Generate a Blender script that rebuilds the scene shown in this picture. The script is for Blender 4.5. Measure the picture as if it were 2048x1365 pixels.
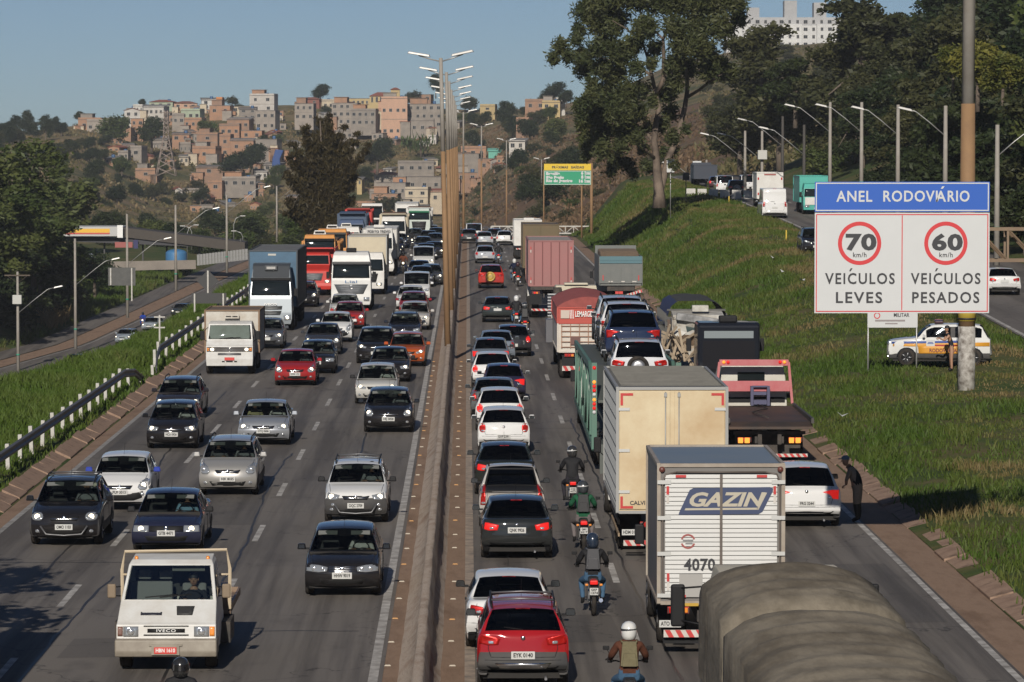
import bpy,bmesh,math,random
import numpy as np
from mathutils import Vector,Matrix
from mathutils.bvhtree import BVHTree
R=random.Random(7)
sc=bpy.context.scene
col=sc.collection
for o in list(bpy.data.objects):
 bpy.data.objects.remove(o)
 # ------ camera, sky, sun, exposure
F,CH,VU,VV=7530.0,9.9,935.0,285.0
cam=bpy.data.cameras.new('camera');cam_o=bpy.data.objects.new('camera',cam);col.objects.link(cam_o)
cam.sensor_width=36.0;cam.lens=F/2048*36.0
cam.clip_start=1.0;cam.clip_end=12000
cam_o.location=(0,0,CH)
cam_o.rotation_euler=(math.radians(90)-math.atan((682.5-VV)/F),0,-math.atan((1024-VU)/F))
sc.camera=cam_o
SUN_EL,SUN_AZ=math.radians(27),math.radians(187)
world=bpy.data.worlds.new('World');sc.world=world;world.use_nodes=True
wn=world.node_tree.nodes;wl=world.node_tree.links;wn.clear()
sky=wn.new('ShaderNodeTexSky');sky.sky_type='NISHITA';sky.sun_disc=False
sky.sun_elevation=SUN_EL;sky.sun_rotation=SUN_AZ;sky.air_density=0.6;sky.dust_density=0.4;sky.ozone_density=4.0;sky.altitude=850
bg=wn.new('ShaderNodeBackground');bg.inputs['Strength'].default_value=0.054
wo=wn.new('ShaderNodeOutputWorld');wl.new(sky.outputs[0],bg.inputs[0]);wl.new(bg.outputs[0],wo.inputs[0])
sl=bpy.data.lights.new('sun','SUN');sl.energy=4.6;sl.angle=math.radians(0.5);sl.color=(1.0,0.93,0.83)
so=bpy.data.objects.new('sun',sl);col.objects.link(so)
sdir=Vector((math.sin(SUN_AZ)*math.cos(SUN_EL),math.cos(SUN_AZ)*math.cos(SUN_EL),math.sin(SUN_EL)))
so.rotation_euler=sdir.to_track_quat('Z','Y').to_euler();so.location=(0,-50,60)
sc.view_settings.view_transform='Standard';sc.view_settings.look='None'
sc.view_settings.exposure=-0.05;sc.view_settings.gamma=1.0
sc.view_settings.use_curve_mapping=False
try:
 sc.cycles.max_bounces=6;sc.cycles.diffuse_bounces=2;sc.cycles.glossy_bounces=3
 sc.cycles.transparent_max_bounces=12;sc.cycles.transmission_bounces=4;sc.cycles.volume_bounces=0
 sc.cycles.use_denoising=True;sc.cycles.volume_step_rate=1.0
 sc.cycles.caustics_reflective=False;sc.cycles.caustics_refractive=False
except Exception:pass
# ------ helpers
def gx(u,v):
 'ground point (x, distance) on the flat highway under photo pixel u, v'
 d=F*CH/(v-VV);return (u-VU)*d/F,d
def px(u,d):return (u-VU)*d/F
def pz(v,d):return CH-(v-VV)*d/F
def lerp(a,b,t):return a+(b-a)*t
def interp(x,pts):
 if x<=pts[0][0]:return pts[0][1]
 for (a,b),(c,d) in zip(pts,pts[1:]):
  if x<=c:return b+(d-b)*(x-a)/(c-a)
 return pts[-1][1]
def sstep(a,b,x):
 t=min(1,max(0,(x-a)/(b-a)));return t*t*(3-2*t)
MATS={}
def mat(name,color=(.5,.5,.5),rough=.6,metal=0.0,coat=0.0,emit=None,es=0.0,noise=0.0,nscale=3.0,color2=None,bump=0.0,spec=.5):
 if name in MATS:return MATS[name]
 m=bpy.data.materials.new(name);m.use_nodes=True;MATS[name]=m
 nt=m.node_tree;b=nt.nodes['Principled BSDF']
 b.inputs['Base Color'].default_value=(*color,1);b.inputs['Roughness'].default_value=rough
 b.inputs['Metallic'].default_value=metal;b.inputs['Coat Weight'].default_value=coat;b.inputs['Coat Roughness'].default_value=.035
 b.inputs['Specular IOR Level'].default_value=spec
 if emit:b.inputs['Emission Color'].default_value=(*emit,1);b.inputs['Emission Strength'].default_value=es
 if noise or bump:
  tc=nt.nodes.new('ShaderNodeTexCoord');n=nt.nodes.new('ShaderNodeTexNoise');n.inputs['Scale'].default_value=nscale;n.inputs['Detail'].default_value=6
  n.inputs['Roughness'].default_value=.65
  nt.links.new(tc.outputs['Object'],n.inputs['Vector'])
  if noise:
   r=nt.nodes.new('ShaderNodeValToRGB');c2=color2 or tuple(c*.55 for c in color)
   r.color_ramp.elements[0].position=.35;r.color_ramp.elements[1].position=.68
   r.color_ramp.elements[0].color=(*color,1);r.color_ramp.elements[1].color=(*[lerp(a,c,noise) for a,c in zip(color,c2)],1)
   nt.links.new(n.outputs['Fac'],r.inputs['Fac']);nt.links.new(r.outputs[0],b.inputs['Base Color'])
  if bump:
   bp=nt.nodes.new('ShaderNodeBump');bp.inputs['Strength'].default_value=bump;bp.inputs['Distance'].default_value=.05
   nt.links.new(n.outputs['Fac'],bp.inputs['Height']);nt.links.new(bp.outputs[0],b.inputs['Normal'])
 return m
def paint(color,metallic=False):
 k='car_paint_%.3f_%.3f_%.3f_%d'%(*color,metallic)
 if k in MATS:return MATS[k]
 m=mat(k,color,rough=.33,metal=.45 if metallic else 0.0,coat=1.0,spec=.03)
 nt=m.node_tree;b=nt.nodes['Principled BSDF']
 tc=nt.nodes.new('ShaderNodeTexCoord');sp=nt.nodes.new('ShaderNodeSeparateXYZ');nt.links.new(tc.outputs['Object'],sp.inputs[0])
 n=nt.nodes.new('ShaderNodeTexNoise');n.inputs['Scale'].default_value=2.5;n.inputs['Detail'].default_value=5;nt.links.new(tc.outputs['Object'],n.inputs['Vector'])
 mr=nt.nodes.new('ShaderNodeMapRange');mr.inputs['From Min'].default_value=.15;mr.inputs['From Max'].default_value=.95;mr.inputs['To Min'].default_value=.30 if max(color)>.1 else .13;mr.inputs['To Max'].default_value=.012
 nt.links.new(sp.outputs['Z'],mr.inputs['Value'])
 mu=nt.nodes.new('ShaderNodeMath');mu.operation='MULTIPLY';nt.links.new(mr.outputs[0],mu.inputs[0]);nt.links.new(n.outputs['Fac'],mu.inputs[1])
 mx=nt.nodes.new('ShaderNodeMix');mx.data_type='RGBA';mx.inputs['A'].default_value=(*color,1);mx.inputs['B'].default_value=(.16,.125,.095,1)
 nt.links.new(mu.outputs[0],mx.inputs['Factor']);nt.links.new(mx.outputs['Result'],b.inputs['Base Color'])
 m2=nt.nodes.new('ShaderNodeMapRange');m2.inputs['To Min'].default_value=.22;m2.inputs['To Max'].default_value=.5;nt.links.new(n.outputs['Fac'],m2.inputs['Value']);nt.links.new(m2.outputs[0],b.inputs['Roughness'])
 return m
def glass_mat(name,tint,gl=1.0):
 if name in MATS:return MATS[name]
 m=bpy.data.materials.new(name);m.use_nodes=True;MATS[name]=m;nt=m.node_tree;nt.nodes.clear()
 t=nt.nodes.new('ShaderNodeBsdfTransparent');t.inputs[0].default_value=(*tint,1)
 g=nt.nodes.new('ShaderNodeBsdfGlossy');g.inputs['Roughness'].default_value=.03;g.inputs['Color'].default_value=(.55,.60,.66,1)
 fr=nt.nodes.new('ShaderNodeFresnel');fr.inputs['IOR'].default_value=1.5
 mx=nt.nodes.new('ShaderNodeMixShader');o=nt.nodes.new('ShaderNodeOutputMaterial')
 nt.links.new(fr.outputs[0],mx.inputs[0]);nt.links.new(t.outputs[0],mx.inputs[1]);nt.links.new(g.outputs[0],mx.inputs[2]);nt.links.new(mx.outputs[0],o.inputs[0])
 return m
GLASS=glass_mat('tinted_glass',(.46,.51,.49));DGLASS=glass_mat('dark_glass',(.10,.11,.11));CGLASS=glass_mat('clear_glass',(.62,.68,.65))
BLK=mat('black_plastic',(.014,.014,.015),.6,spec=.2);RUB=mat('tyre_rubber',(.022,.021,.02),.9,noise=.8,color2=(.06,.05,.042),nscale=6,spec=.15)
CHR=mat('chrome',(.75,.75,.76),.16,1.0);RIM=mat('alloy_rim',(.42,.42,.43),.35,.8);MIRG=mat('mirror_glass',(.10,.11,.12),.1,.9);STL=mat('steel_hubcap',(.22,.22,.23),.45,.6)
LMP=mat('headlamp_reflector',(.72,.74,.76),.12,.75,coat=1.0);LON=mat('lit_lamp',(.9,.85,.7),.3,emit=(1,.86,.6),es=3.0)
RED=mat('red_lamp_lens',(.52,.014,.010),.3,.5,coat=.5);CLAD=mat('grey_cladding',(.050,.050,.052),.6,spec=.2,noise=.5,nscale=3,color2=(.09,.08,.07));BRK=mat('lit_brake_lamp',(.40,.01,.01),.3,emit=(1,.02,.012),es=.5)
AMB=mat('amber_lamp_lens',(.75,.25,.03),.25,coat=1.0);AMO=mat('lit_amber_lamp',(.9,.35,.05),.3,emit=(1,.26,.03),es=.75)
PLT=mat('plate_grey',(.50,.50,.48),.5);PRD=mat('plate_red',(.55,.05,.04),.5);INK=mat('ink_black',(.012,.012,.013),.6);WHT=mat('paint_white',(.72,.72,.70),.5)
SEAT=mat('seat_fabric',(.05,.05,.053),.9);DIRT=mat('under_body',(.022,.02,.018),.9);SKIN=mat('skin',(.34,.19,.12),.55)
GRN_DK=mat('frame_dark',(.03,.028,.026),.75,noise=.7,color2=(.09,.07,.055),nscale=4)
class MB:
 def __init__(s):s.v=[];s.f=[];s.m=[];s.sm=[]
 def quad(s,pts,mi=0,smooth=False):
  n=len(s.v);s.v+=[tuple(p) for p in pts];s.f.append(tuple(range(n,n+len(pts))));s.m.append(mi);s.sm.append(smooth)
 def box(s,cx,cy,cz,sx,sy,sz,mi=0,rot=None,taper=1.0,taperx=None):
  hx,hy,hz=sx/2,sy/2,sz/2;tx=taper if taperx is None else taperx;P=[]
  for z in (-hz,hz):
   k=taper if z>0 else 1;kx=tx if z>0 else 1
   for x,y in ((-hx,-hy),(hx,-hy),(hx,hy),(-hx,hy)):
    p=Vector((x*kx,y*k,z))
    if rot is not None:p=rot@p
    P.append((cx+p.x,cy+p.y,cz+p.z))
  n=len(s.v);s.v+=P
  for f in ((0,3,2,1),(4,5,6,7),(0,1,5,4),(1,2,6,5),(2,3,7,6),(3,0,4,7)):
   s.f.append(tuple(n+i for i in f));s.m.append(mi);s.sm.append(False)
  return s
 def tube(s,pts,rad,mi=0,n=8,cap=True,smooth=True):
  pts=[Vector(p) for p in pts];rads=rad if isinstance(rad,(list,tuple)) else [rad]*len(pts)
  base=len(s.v);up=None
  for i,p in enumerate(pts):
   t=(pts[min(i+1,len(pts)-1)]-pts[max(i-1,0)]).normalized()
   if up is None:up=Vector((0,0,1)) if abs(t.z)<.9 else Vector((1,0,0))
   a=t.cross(up)
   if a.length<1e-4:a=t.cross(Vector((0,1,.1)))
   a.normalize();b=a.cross(t).normalized();up=b
   for k in range(n):
    q=2*math.pi*k/n;w=p+(a*math.cos(q)+b*math.sin(q))*rads[i];s.v.append((w.x,w.y,w.z))
  for i in range(len(pts)-1):
   for k in range(n):
    k2=(k+1)%n;s.f.append((base+i*n+k,base+i*n+k2,base+(i+1)*n+k2,base+(i+1)*n+k));s.m.append(mi);s.sm.append(smooth)
  if cap:
   s.f.append(tuple(base+k for k in range(n))[::-1]);s.m.append(mi);s.sm.append(False)
   s.f.append(tuple(base+(len(pts)-1)*n+k for k in range(n)));s.m.append(mi);s.sm.append(False)
  return s
 def lathe(s,prof,c=(0,0,0),axis='z',n=16,mi=0,smooth=True):
  'prof: list of (radius, height) or (radius, height, mat index of the band that follows)'
  base=len(s.v)
  for r in prof:
   for k in range(n):
    q=2*math.pi*k/n;x,y,z=r[0]*math.cos(q),r[0]*math.sin(q),r[1]
    if axis=='x':x,y,z=z,x,y
    elif axis=='y':x,y,z=y,z,x
    s.v.append((c[0]+x,c[1]+y,c[2]+z))
  for i in range(len(prof)-1):
   mm=prof[i][2] if len(prof[i])>2 else mi
   for k in range(n):
    k2=(k+1)%n;s.f.append((base+i*n+k,base+i*n+k2,base+(i+1)*n+k2,base+(i+1)*n+k));s.m.append(mm);s.sm.append(smooth)
  return s
 def prism(s,poly,x0,x1,mi=0,axis='x'):
  'poly: (y, z) outline swept from x0 to x1 (axis y: (x, z) outline, axis z: (x, y))'
  def P(a,b,t):return (t,a,b) if axis=='x' else ((a,t,b) if axis=='y' else (a,b,t))
  n=len(s.v);k=len(poly);s.v+=[P(a,b,x0) for a,b in poly]+[P(a,b,x1) for a,b in poly]
  s.f.append(tuple(range(n,n+k))[::-1]);s.m.append(mi);s.sm.append(False);s.f.append(tuple(range(n+k,n+2*k)));s.m.append(mi);s.sm.append(False)
  for i in range(k):
   j=(i+1)%k;s.f.append((n+i,n+j,n+k+j,n+k+i));s.m.append(mi);s.sm.append(False)
  return s
 def join(s,o,off=(0,0,0)):
  n=len(s.v);s.v+=[(a+off[0],b+off[1],c+off[2]) for a,b,c in o.v]
  s.f+=[tuple(n+i for i in f) for f in o.f];s.m+=o.m;s.sm+=o.sm;return s
 def mesh(s,name,mats,bevel=0.0,fix=True):
  me=bpy.data.meshes.new(name);me.from_pydata(s.v,[],s.f)
  for m in (mats if isinstance(mats,(list,tuple)) else [mats]):me.materials.append(m)
  me.polygons.foreach_set('material_index',s.m);me.polygons.foreach_set('use_smooth',s.sm)
  if bevel or fix:
   bm=bmesh.new();bm.from_mesh(me)
   if fix:bmesh.ops.recalc_face_normals(bm,faces=bm.faces)
   if bevel:
    bmesh.ops.bevel(bm,geom=[e for e in bm.edges if len(e.link_faces)==2 and e.calc_face_angle(0)>.35],offset=bevel,segments=2,affect='EDGES',profile=.5,clamp_overlap=True)
   bm.to_mesh(me);bm.free()
  me.update();return me
 def build(s,name,mats,parent=None,bevel=0.0,**kw):
  return add(name,s.mesh(name,mats,bevel),parent,**kw)
def add(name,me,parent=None,loc=None,rz=None,over=None):
 o=bpy.data.objects.new(name,me);col.objects.link(o)
 if parent is not None:o.parent=parent
 if loc is not None:o.location=loc
 if rz is not None:o.rotation_euler=(0,0,rz)
 if over is not None:
  for i,m in over.items():
   o.material_slots[i].link='OBJECT';o.material_slots[i].material=m
 return o
def thing(name,label,cat,loc=(0,0,0),rz=0.0,group=None,rot=None):
 o=bpy.data.objects.new(name,None);col.objects.link(o);o.location=loc
 o.rotation_euler=rot if rot is not None else (0,0,rz);o.empty_display_size=.2
 o['label']=label;o['category']=cat
 if len(label.split())>16:print('LONG',len(label.split()),label)
 if group:o['group']=group
 return o
def tag(o,label,cat,group=None):
 o['label']=label;o['category']=cat
 if group:o['group']=group
 return o
def struct(o,kind='structure',label=None):
 o['kind']=kind
 if label:o['label']=label
 return o
TXT={}
def text_mesh(s,size,mt,bold=0.0,depth=.004,spacing=1.0,shear=0.0):
 k=(s,size,mt.name,bold,spacing,shear)
 if k in TXT:return TXT[k]
 c=bpy.data.curves.new('lettering','FONT');c.body=s;c.size=size;c.align_x='CENTER';c.align_y='CENTER';c.extrude=depth;c.offset=bold
 c.space_character=spacing;c.shear=shear;c.resolution_u=3
 o=bpy.data.objects.new('lettering',c);col.objects.link(o);bpy.context.view_layer.update()
 me=bpy.data.meshes.new_from_object(o.evaluated_get(bpy.context.evaluated_depsgraph_get()))
 bpy.data.objects.remove(o);me.materials.clear();me.materials.append(mt);TXT[k]=me;return me
def lettering(s,size,mt,parent,loc,facing='front',name='lettering',fit=None,**kw):
 'facing front: read from -Y; rear: read from +Y'
 me=text_mesh(s,size,mt,**kw);o=add(name,me,parent,loc)
 o.rotation_euler=(math.pi/2,0,0 if facing=='front' else math.pi)
 if fit:
  xs=[v.co.x for v in me.vertices];w=max(xs)-min(xs)
  if w>0:o.scale=(fit/w,1,1)
 return o
 # ------ the lie of the land
from mathutils import noise as mn
def ordw(n):
 a=['','nearest','second','third','fourth','fifth','sixth','seventh','eighth','ninth','tenth','eleventh','twelfth','thirteenth','fourteenth','fifteenth','sixteenth','seventeenth','eighteenth','nineteenth','twentieth']
 return a[n] if n<=20 else 'twenty '+(a[n-20] if n>21 else 'first')
def cx(d):return 0 if d<400 else (.042*(d-430)+1.25 if d>460 else .00035*(d-400)**2)
def zc(d):return 0 if d<380 else -.018*(d-380)*sstep(380,430,d)
def RP(x,d,z=0):return (x+cx(d),d,z+zc(d))
ZR=[(40,.5),(120,.6),(150,.9),(176,1.6),(190,2.0),(273,3.5),(300,3.95),(356,4.8),(400,5.3),(480,5.9)]
def zr(d):return interp(d,ZR)
def right_z(x,d):
 h=zr(d);b=zc(d)
 return interp(x-cx(d)*.6,[(11.3,.02+b),(11.85,.16+b),(13.2,.38+b),(18.2,h*.93),(22,h+.12),(24.2,h),(33.6,h),(36,h+.4),(46,h+5),(70,h+17),(110,h+33)])
LRD=[(200,-66,-13.2),(250,-57,-12.6),(300,-48,-12.1),(350,-40.7,-11.5),(385,-35,-10.8),(420,-31.5,-9.4),(470,-27.8,-7.9),(520,-24.5,-6.8),(600,-19,-6)]
def lrx(d):return interp(d,[(a,b) for a,b,c in LRD])
def lrz(d):return interp(d,[(a,c) for a,b,c in LRD])
XC=[(60,-20),(110,-19.6),(149,-18.4),(168,-16.2),(190,-15.3),(222,-15.4),(244,-15.1),(400,-14.8)]
def left_z(x,d):
 xc=interp(d,XC);rx=lrx(d)+4.6;rz=lrz(d);b=zc(d)
 if xc-12<rx+1:mid=[(rx,rz),(xc-2.5,-1.7+b)]
 else:mid=[(rx,rz),(rx+1.2,rz+.1),(xc-12,-7.2),(xc-2.5,-1.7+b)]
 return interp(x,[(rx-30,rz-.3)]+mid+[(xc,.42+b),(-13.7,.25+b),(-13.1,.12+b),(-12.4,.0+b)])
COLS=[(-700,[(560,420),(480,520),(400,700),(300,1000),(262,1300),(300,1900)]),(0,[(640,400),(575,450),(440,700),(330,1000),(272,1300),(300,1900)]),(150,[(622,400),(556,480),(460,700),(345,1050),(252,1300),(290,1900)]),(300,[(610,430),(530,520),(470,800),(405,1100),(218,1400),(270,2000)]),(450,[(590,470),(510,600),(460,850),(432,1100),(208,1400),(270,2000)]),(600,[(550,520),(490,650),(455,900),(432,1100),(208,1400),(270,2000)]),(750,[(530,560),(480,700),(455,900),(438,1100),(204,1400),(270,2000)]),(900,[(530,560),(475,700),(458,900),(432,1100),(216,1400),(270,2000)]),(1000,[(520,520),(478,640),(425,800),(332,1050),(219,1400),(260,2000)]),(1100,[(505,480),(470,560),(392,700),(292,950),(212,1350),(250,2000)]),(1200,[(480,450),(455,500),(400,600),(290,900),(195,1300),(240,2000)]),(1350,[(430,430),(405,470),(330,600),(222,900),(125,1300),(200,2000)]),(1500,[(398,430),(380,470),(300,560),(190,850),(97,1300),(180,2000)]),(1650,[(388,430),(340,470),(215,600),(130,900),(88,1300),(180,2000)]),(1800,[(372,430),(330,460),(160,600),(90,800),(70,1300),(180,2000)]),(2048,[(350,430),(310,460),(110,600),(60,800),(60,1300),(180,2000)]),(2900,[(330,430),(290,460),(90,600),(50,800),(60,1300),(180,2000)])]
def colz(pts,d):
 if d<=pts[0][1]:return pz(pts[0][0],pts[0][1])-(pts[0][1]-d)*.01
 if d>=pts[-1][1]:return pz(pts[-1][0],pts[-1][1])
 return interp(d,[(dd,pz(v,dd)) for v,dd in pts])
def far_z(x,d):
 u=VU+x*F/d
 if u<=COLS[0][0]:return colz(COLS[0][1],d)
 for (u0,a),(u1,b) in zip(COLS,COLS[1:]):
  if u<=u1:return lerp(colz(a,d),colz(b,d),(u-u0)/(u1-u0))
 return colz(COLS[-1][1],d)
def far_at(u,v,lo=420,hi=1900):
 'distance at which the far land shows under photo pixel (u, v), seen from in front'
 d=lo;best=None
 while d<hi:
  if VV+(CH-far_z(px(u,d),d))*F/d<=v:return d
  d+=4
 return hi
 # ------ ground materials
def ground_mat(name,cols,scale,stretch=(1,1,1),bump=.4,rough=.95,dist=.12):
 m=bpy.data.materials.new(name);m.use_nodes=True;MATS[name]=m;nt=m.node_tree;b=nt.nodes['Principled BSDF'];L=nt.links
 b.inputs['Roughness'].default_value=rough;b.inputs['Specular IOR Level'].default_value=.2
 tc=nt.nodes.new('ShaderNodeTexCoord');mp=nt.nodes.new('ShaderNodeMapping');mp.inputs['Scale'].default_value=stretch;L.new(tc.outputs['Object'],mp.inputs[0])
 n=nt.nodes.new('ShaderNodeTexNoise');n.inputs['Scale'].default_value=scale;n.inputs['Detail'].default_value=9;n.inputs['Roughness'].default_value=.68;L.new(mp.outputs[0],n.inputs['Vector'])
 r=nt.nodes.new('ShaderNodeValToRGB');e=r.color_ramp.elements
 while len(e)<len(cols):e.new(.5)
 for i,c in enumerate(cols):e[i].position=.32+.38*i/(len(cols)-1);e[i].color=(*c,1)
 L.new(n.outputs['Fac'],r.inputs['Fac']);L.new(r.outputs[0],b.inputs['Base Color'])
 n2=nt.nodes.new('ShaderNodeTexNoise');n2.inputs['Scale'].default_value=scale*14;n2.inputs['Detail'].default_value=5;L.new(mp.outputs[0],n2.inputs['Vector'])
 bp=nt.nodes.new('ShaderNodeBump');bp.inputs['Strength'].default_value=bump;bp.inputs['Distance'].default_value=dist;L.new(n2.outputs['Fac'],bp.inputs['Height']);L.new(bp.outputs[0],b.inputs['Normal'])
 return m
G_FAR=ground_mat('hill_ground',[(.035,.05,.018),(.075,.08,.03),(.17,.135,.065),(.24,.17,.10),(.05,.06,.022)],.035,bump=.9,dist=1.5)
G_SLOPE=ground_mat('scrub_ground',[(.045,.05,.02),(.12,.085,.05),(.17,.10,.06),(.10,.09,.045),(.2,.13,.08)],.05,bump=.9,dist=1.0)
G_BANK=ground_mat('bank_ground',[(.03,.05,.012),(.05,.075,.018),(.09,.085,.03),(.13,.095,.05)],.22,bump=.7)
G_SOIL=ground_mat('shoulder_soil',[(.17,.11,.075),(.25,.17,.12),(.19,.125,.085)],1.2,(1,.25,1),bump=.5,dist=.03)
G_KERB=ground_mat('kerb_concrete',[(.22,.145,.105),(.30,.205,.15),(.15,.10,.072)],1.6,bump=.5,dist=.03)
G_MED=ground_mat('median_concrete',[(.27,.19,.14),(.40,.33,.27),(.22,.155,.115)],1.1,(1.5,.5,1),bump=.6,dist=.04)
def asphalt(name,base,dark,light):
 m=bpy.data.materials.new(name);m.use_nodes=True;MATS[name]=m;nt=m.node_tree;b=nt.nodes['Principled BSDF'];L=nt.links
 tc=nt.nodes.new('ShaderNodeTexCoord');b.inputs['Specular IOR Level'].default_value=.35
 def nz(sc_,stretch,det=6,rough=.6):
  mp=nt.nodes.new('ShaderNodeMapping');mp.inputs['Scale'].default_value=stretch;L.new(tc.outputs['Object'],mp.inputs[0])
  n=nt.nodes.new('ShaderNodeTexNoise');n.inputs['Scale'].default_value=sc_;n.inputs['Detail'].default_value=det;n.inputs['Roughness'].default_value=rough;L.new(mp.outputs[0],n.inputs['Vector']);return n.outputs['Fac']
 def rng(s,a,bb,c,d):
  r=nt.nodes.new('ShaderNodeMapRange');r.inputs['From Min'].default_value=a;r.inputs['From Max'].default_value=bb;r.inputs['To Min'].default_value=c;r.inputs['To Max'].default_value=d;L.new(s,r.inputs['Value']);return r.outputs[0]
 def mix(f,a,bb):
  x=nt.nodes.new('ShaderNodeMix');x.data_type='RGBA'
  L.new(f,x.inputs['Factor'])
  for s,k in ((a,'A'),(bb,'B')):
   if isinstance(s,tuple):x.inputs[k].default_value=(*s,1)
   else:L.new(s,x.inputs[k])
  return x.outputs['Result']
 c=mix(rng(nz(.16,(1,.3,1)),.38,.66,0,1),base,light)
 c=mix(rng(nz(1.0,(1.4,.035,1),5),.44,.60,0,.95),c,dark)
 c=mix(rng(nz(.5,(1,.55,1),4),.60,.70,0,.5),c,dark)
 c=mix(rng(nz(26,(1,1,1),3),.5,.8,0,.35),c,(.2,.18,.16))
 vo=nt.nodes.new('ShaderNodeTexVoronoi');vo.feature='DISTANCE_TO_EDGE';vo.inputs['Scale'].default_value=.22
 mp=nt.nodes.new('ShaderNodeMapping');mp.inputs['Scale'].default_value=(1,.6,1);wn_=nt.nodes.new('ShaderNodeTexNoise');wn_.inputs['Scale'].default_value=.8;wn_.inputs['Detail'].default_value=5
 L.new(tc.outputs['Object'],wn_.inputs['Vector']);va=nt.nodes.new('ShaderNodeVectorMath');va.operation='MULTIPLY_ADD';va.inputs[1].default_value=(3,3,0)
 L.new(wn_.outputs['Color'],va.inputs[0]);L.new(tc.outputs['Object'],va.inputs[2]);L.new(va.outputs[0],mp.inputs[0]);L.new(mp.outputs[0],vo.inputs['Vector'])
 crk=rng(vo.outputs['Distance'],0,.006,.75,0);c=mix(crk,c,(.02,.018,.016))
 L.new(c,b.inputs['Base Color']);L.new(rng(nz(.5,(1,.1,1)),.3,.7,.62,.85),b.inputs['Roughness'])
 bp=nt.nodes.new('ShaderNodeBump');bp.inputs['Strength'].default_value=.35;bp.inputs['Distance'].default_value=.01;L.new(nz(40,(1,1,1),2),bp.inputs['Height']);L.new(bp.outputs[0],b.inputs['Normal'])
 return m
ASPH=asphalt('asphalt',(.132,.118,.104),(.075,.066,.059),(.168,.150,.132));ASPH2=asphalt('old_asphalt',(.13,.116,.104),(.095,.084,.076),(.16,.142,.124))
def line_mat(name,c):
 m=mat(name,c,.7,noise=.9,nscale=2.2,color2=(.13,.115,.10));return m
LINE=line_mat('worn_line_paint',(.50,.48,.45));TAN=line_mat('dusty_line_paint',(.42,.33,.25));LINE2=line_mat('thin_line_paint',(.34,.33,.31))
def rows(d0,d1):
 out=[];d=d0
 while d<d1:out.append(d);d+=2+d*.012
 return out+[d1]
def strip(name,x0,x1,z,m,d0,d1,nx=1,fn=None,kind='structure'):
 mb=MB();ds=rows(d0,d1);n=nx+1
 for d in ds:
  for i in range(n):
   x=lerp(x0,x1,i/nx);mb.v.append(RP(x,d,z) if fn is None else fn(x,d))
 for a in range(len(ds)-1):
  for i in range(nx):
   k=a*n+i;mb.f.append((k,k+1,k+n+1,k+n));mb.m.append(0);mb.sm.append(True)
 o=mb.build(name,m);o['kind']=kind;return o
strip('road_shoulder',-13.0,12.0,0.0,G_SOIL,30,900)
strip('highway_northbound',-11.98,-1.58,.006,ASPH,30,900)
strip('highway_southbound',.02,10.32,.006,ASPH,30,900)
strip('edge_line',-1.84,-1.66,.012,LINE,30,700);strip('edge_line',-11.98,-11.82,.012,LINE2,30,480)
strip('edge_line',-.06,.14,.012,TAN,30,700);strip('edge_line',10.1,10.25,.012,LINE,30,480)
mb=MB()
def dash(x,d,ln=4.0,w=.15):
 a,b,c,e=RP(x-w/2,d,.012),RP(x+w/2,d,.012),RP(x+w/2,d+ln,.012),RP(x-w/2,d+ln,.012);mb.quad([a,b,c,e])
for x,ph in ((-5.29,93.1),(-8.7,92.0),(3.35,84.2),(6.75,86.0)):
 k=-4
 while ph+12*k<500:dash(x,ph+12*k);k+=1
struct(mb.build('lane_markings',LINE))
mb=MB()
mb.quad([(-10.6,110.2,.012),(-9.8,110.4,.012),(-9.6,113.2,.012),(-10.3,113.6,.012)]);struct(mb.build('lane_arrow',LINE2))
SEAL=mat('crack_sealant',(.028,.025,.023),.5);PAT=asphalt('patched_asphalt',(.10,.09,.08),(.06,.054,.05),(.125,.112,.10));mb=MB()
for x0,d0,d1,ph in ((3.75,58,135,0),(-5.6,66,120,2),(-9.6,84,150,4),(-3.4,96,128,5),(1.2,130,190,1),(-8.2,60,86,7),(8.4,60,84,8)):
 d=d0;prev=None
 while d<d1:
  x=x0+.35*mn.noise(Vector((d*.05,ph,0)))+.09*mn.noise(Vector((d*.5,ph,3)));w=.03+.02*mn.noise(Vector((d*.3,ph,5)))
  if prev:mb.quad([(prev[0]-prev[2],prev[1],.0095),(prev[0]+prev[2],prev[1],.0095),(x+w,d,.0095),(x-w,d,.0095)])
  prev=(x,d,w);d+=.8
for d,x0,x1 in ((88.5,-11.8,-5.6),(133,-8.4,-1.9),(104,.3,6.4),(76,-5.0,-1.9)):
 x=x0;prev=None
 while x<x1:
  y=d+.25*mn.noise(Vector((x*.6,d,0)))
  if prev:mb.quad([(prev[0],prev[1]-.03,.0096),(x,y-.03,.0096),(x,y+.03,.0096),(prev[0],prev[1]+.03,.0096)])
  prev=(x,y);x+=.4
struct(mb.build('crack_sealing',SEAL));mb=MB()
for x0,x1,d0,d1 in ((-8.5,-5.5,97,108),(-4.9,-2.1,140,162),(.3,3.1,74,78.5),(-11.6,-9.0,120,129),(7.1,9.9,77,88),(-7.9,-6.3,72,75)):mb.quad([(x0,d0,.0085),(x1,d0+.2,.0085),(x1-.1,d1,.0085),(x0+.05,d1-.2,.0085)])
struct(mb.build('asphalt_patches',PAT))
us=np.concatenate([np.arange(-700,2900,22)]);mb=MB();ds=[];d=400.0
while d<2000:ds.append(d);d+=8+(d-400)*.02
ds+=[2600,3600,6000]
for d in ds:
 for u in us:
  x=px(float(u),d);z=far_z(x,d)
  if abs(x)>18 or d>620:z+=mn.noise(Vector((x*.03,d*.03,0)))*(min(2.0,(d-400)*.008) if d<950 else .7)+mn.noise(Vector((x*.11,d*.11,4)))*.35
  if x<-13 and d<640:z=lerp(min(z,lrz(d)-1.4),z,sstep(545,640,d))
  mb.v.append((x,d,z))
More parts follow.
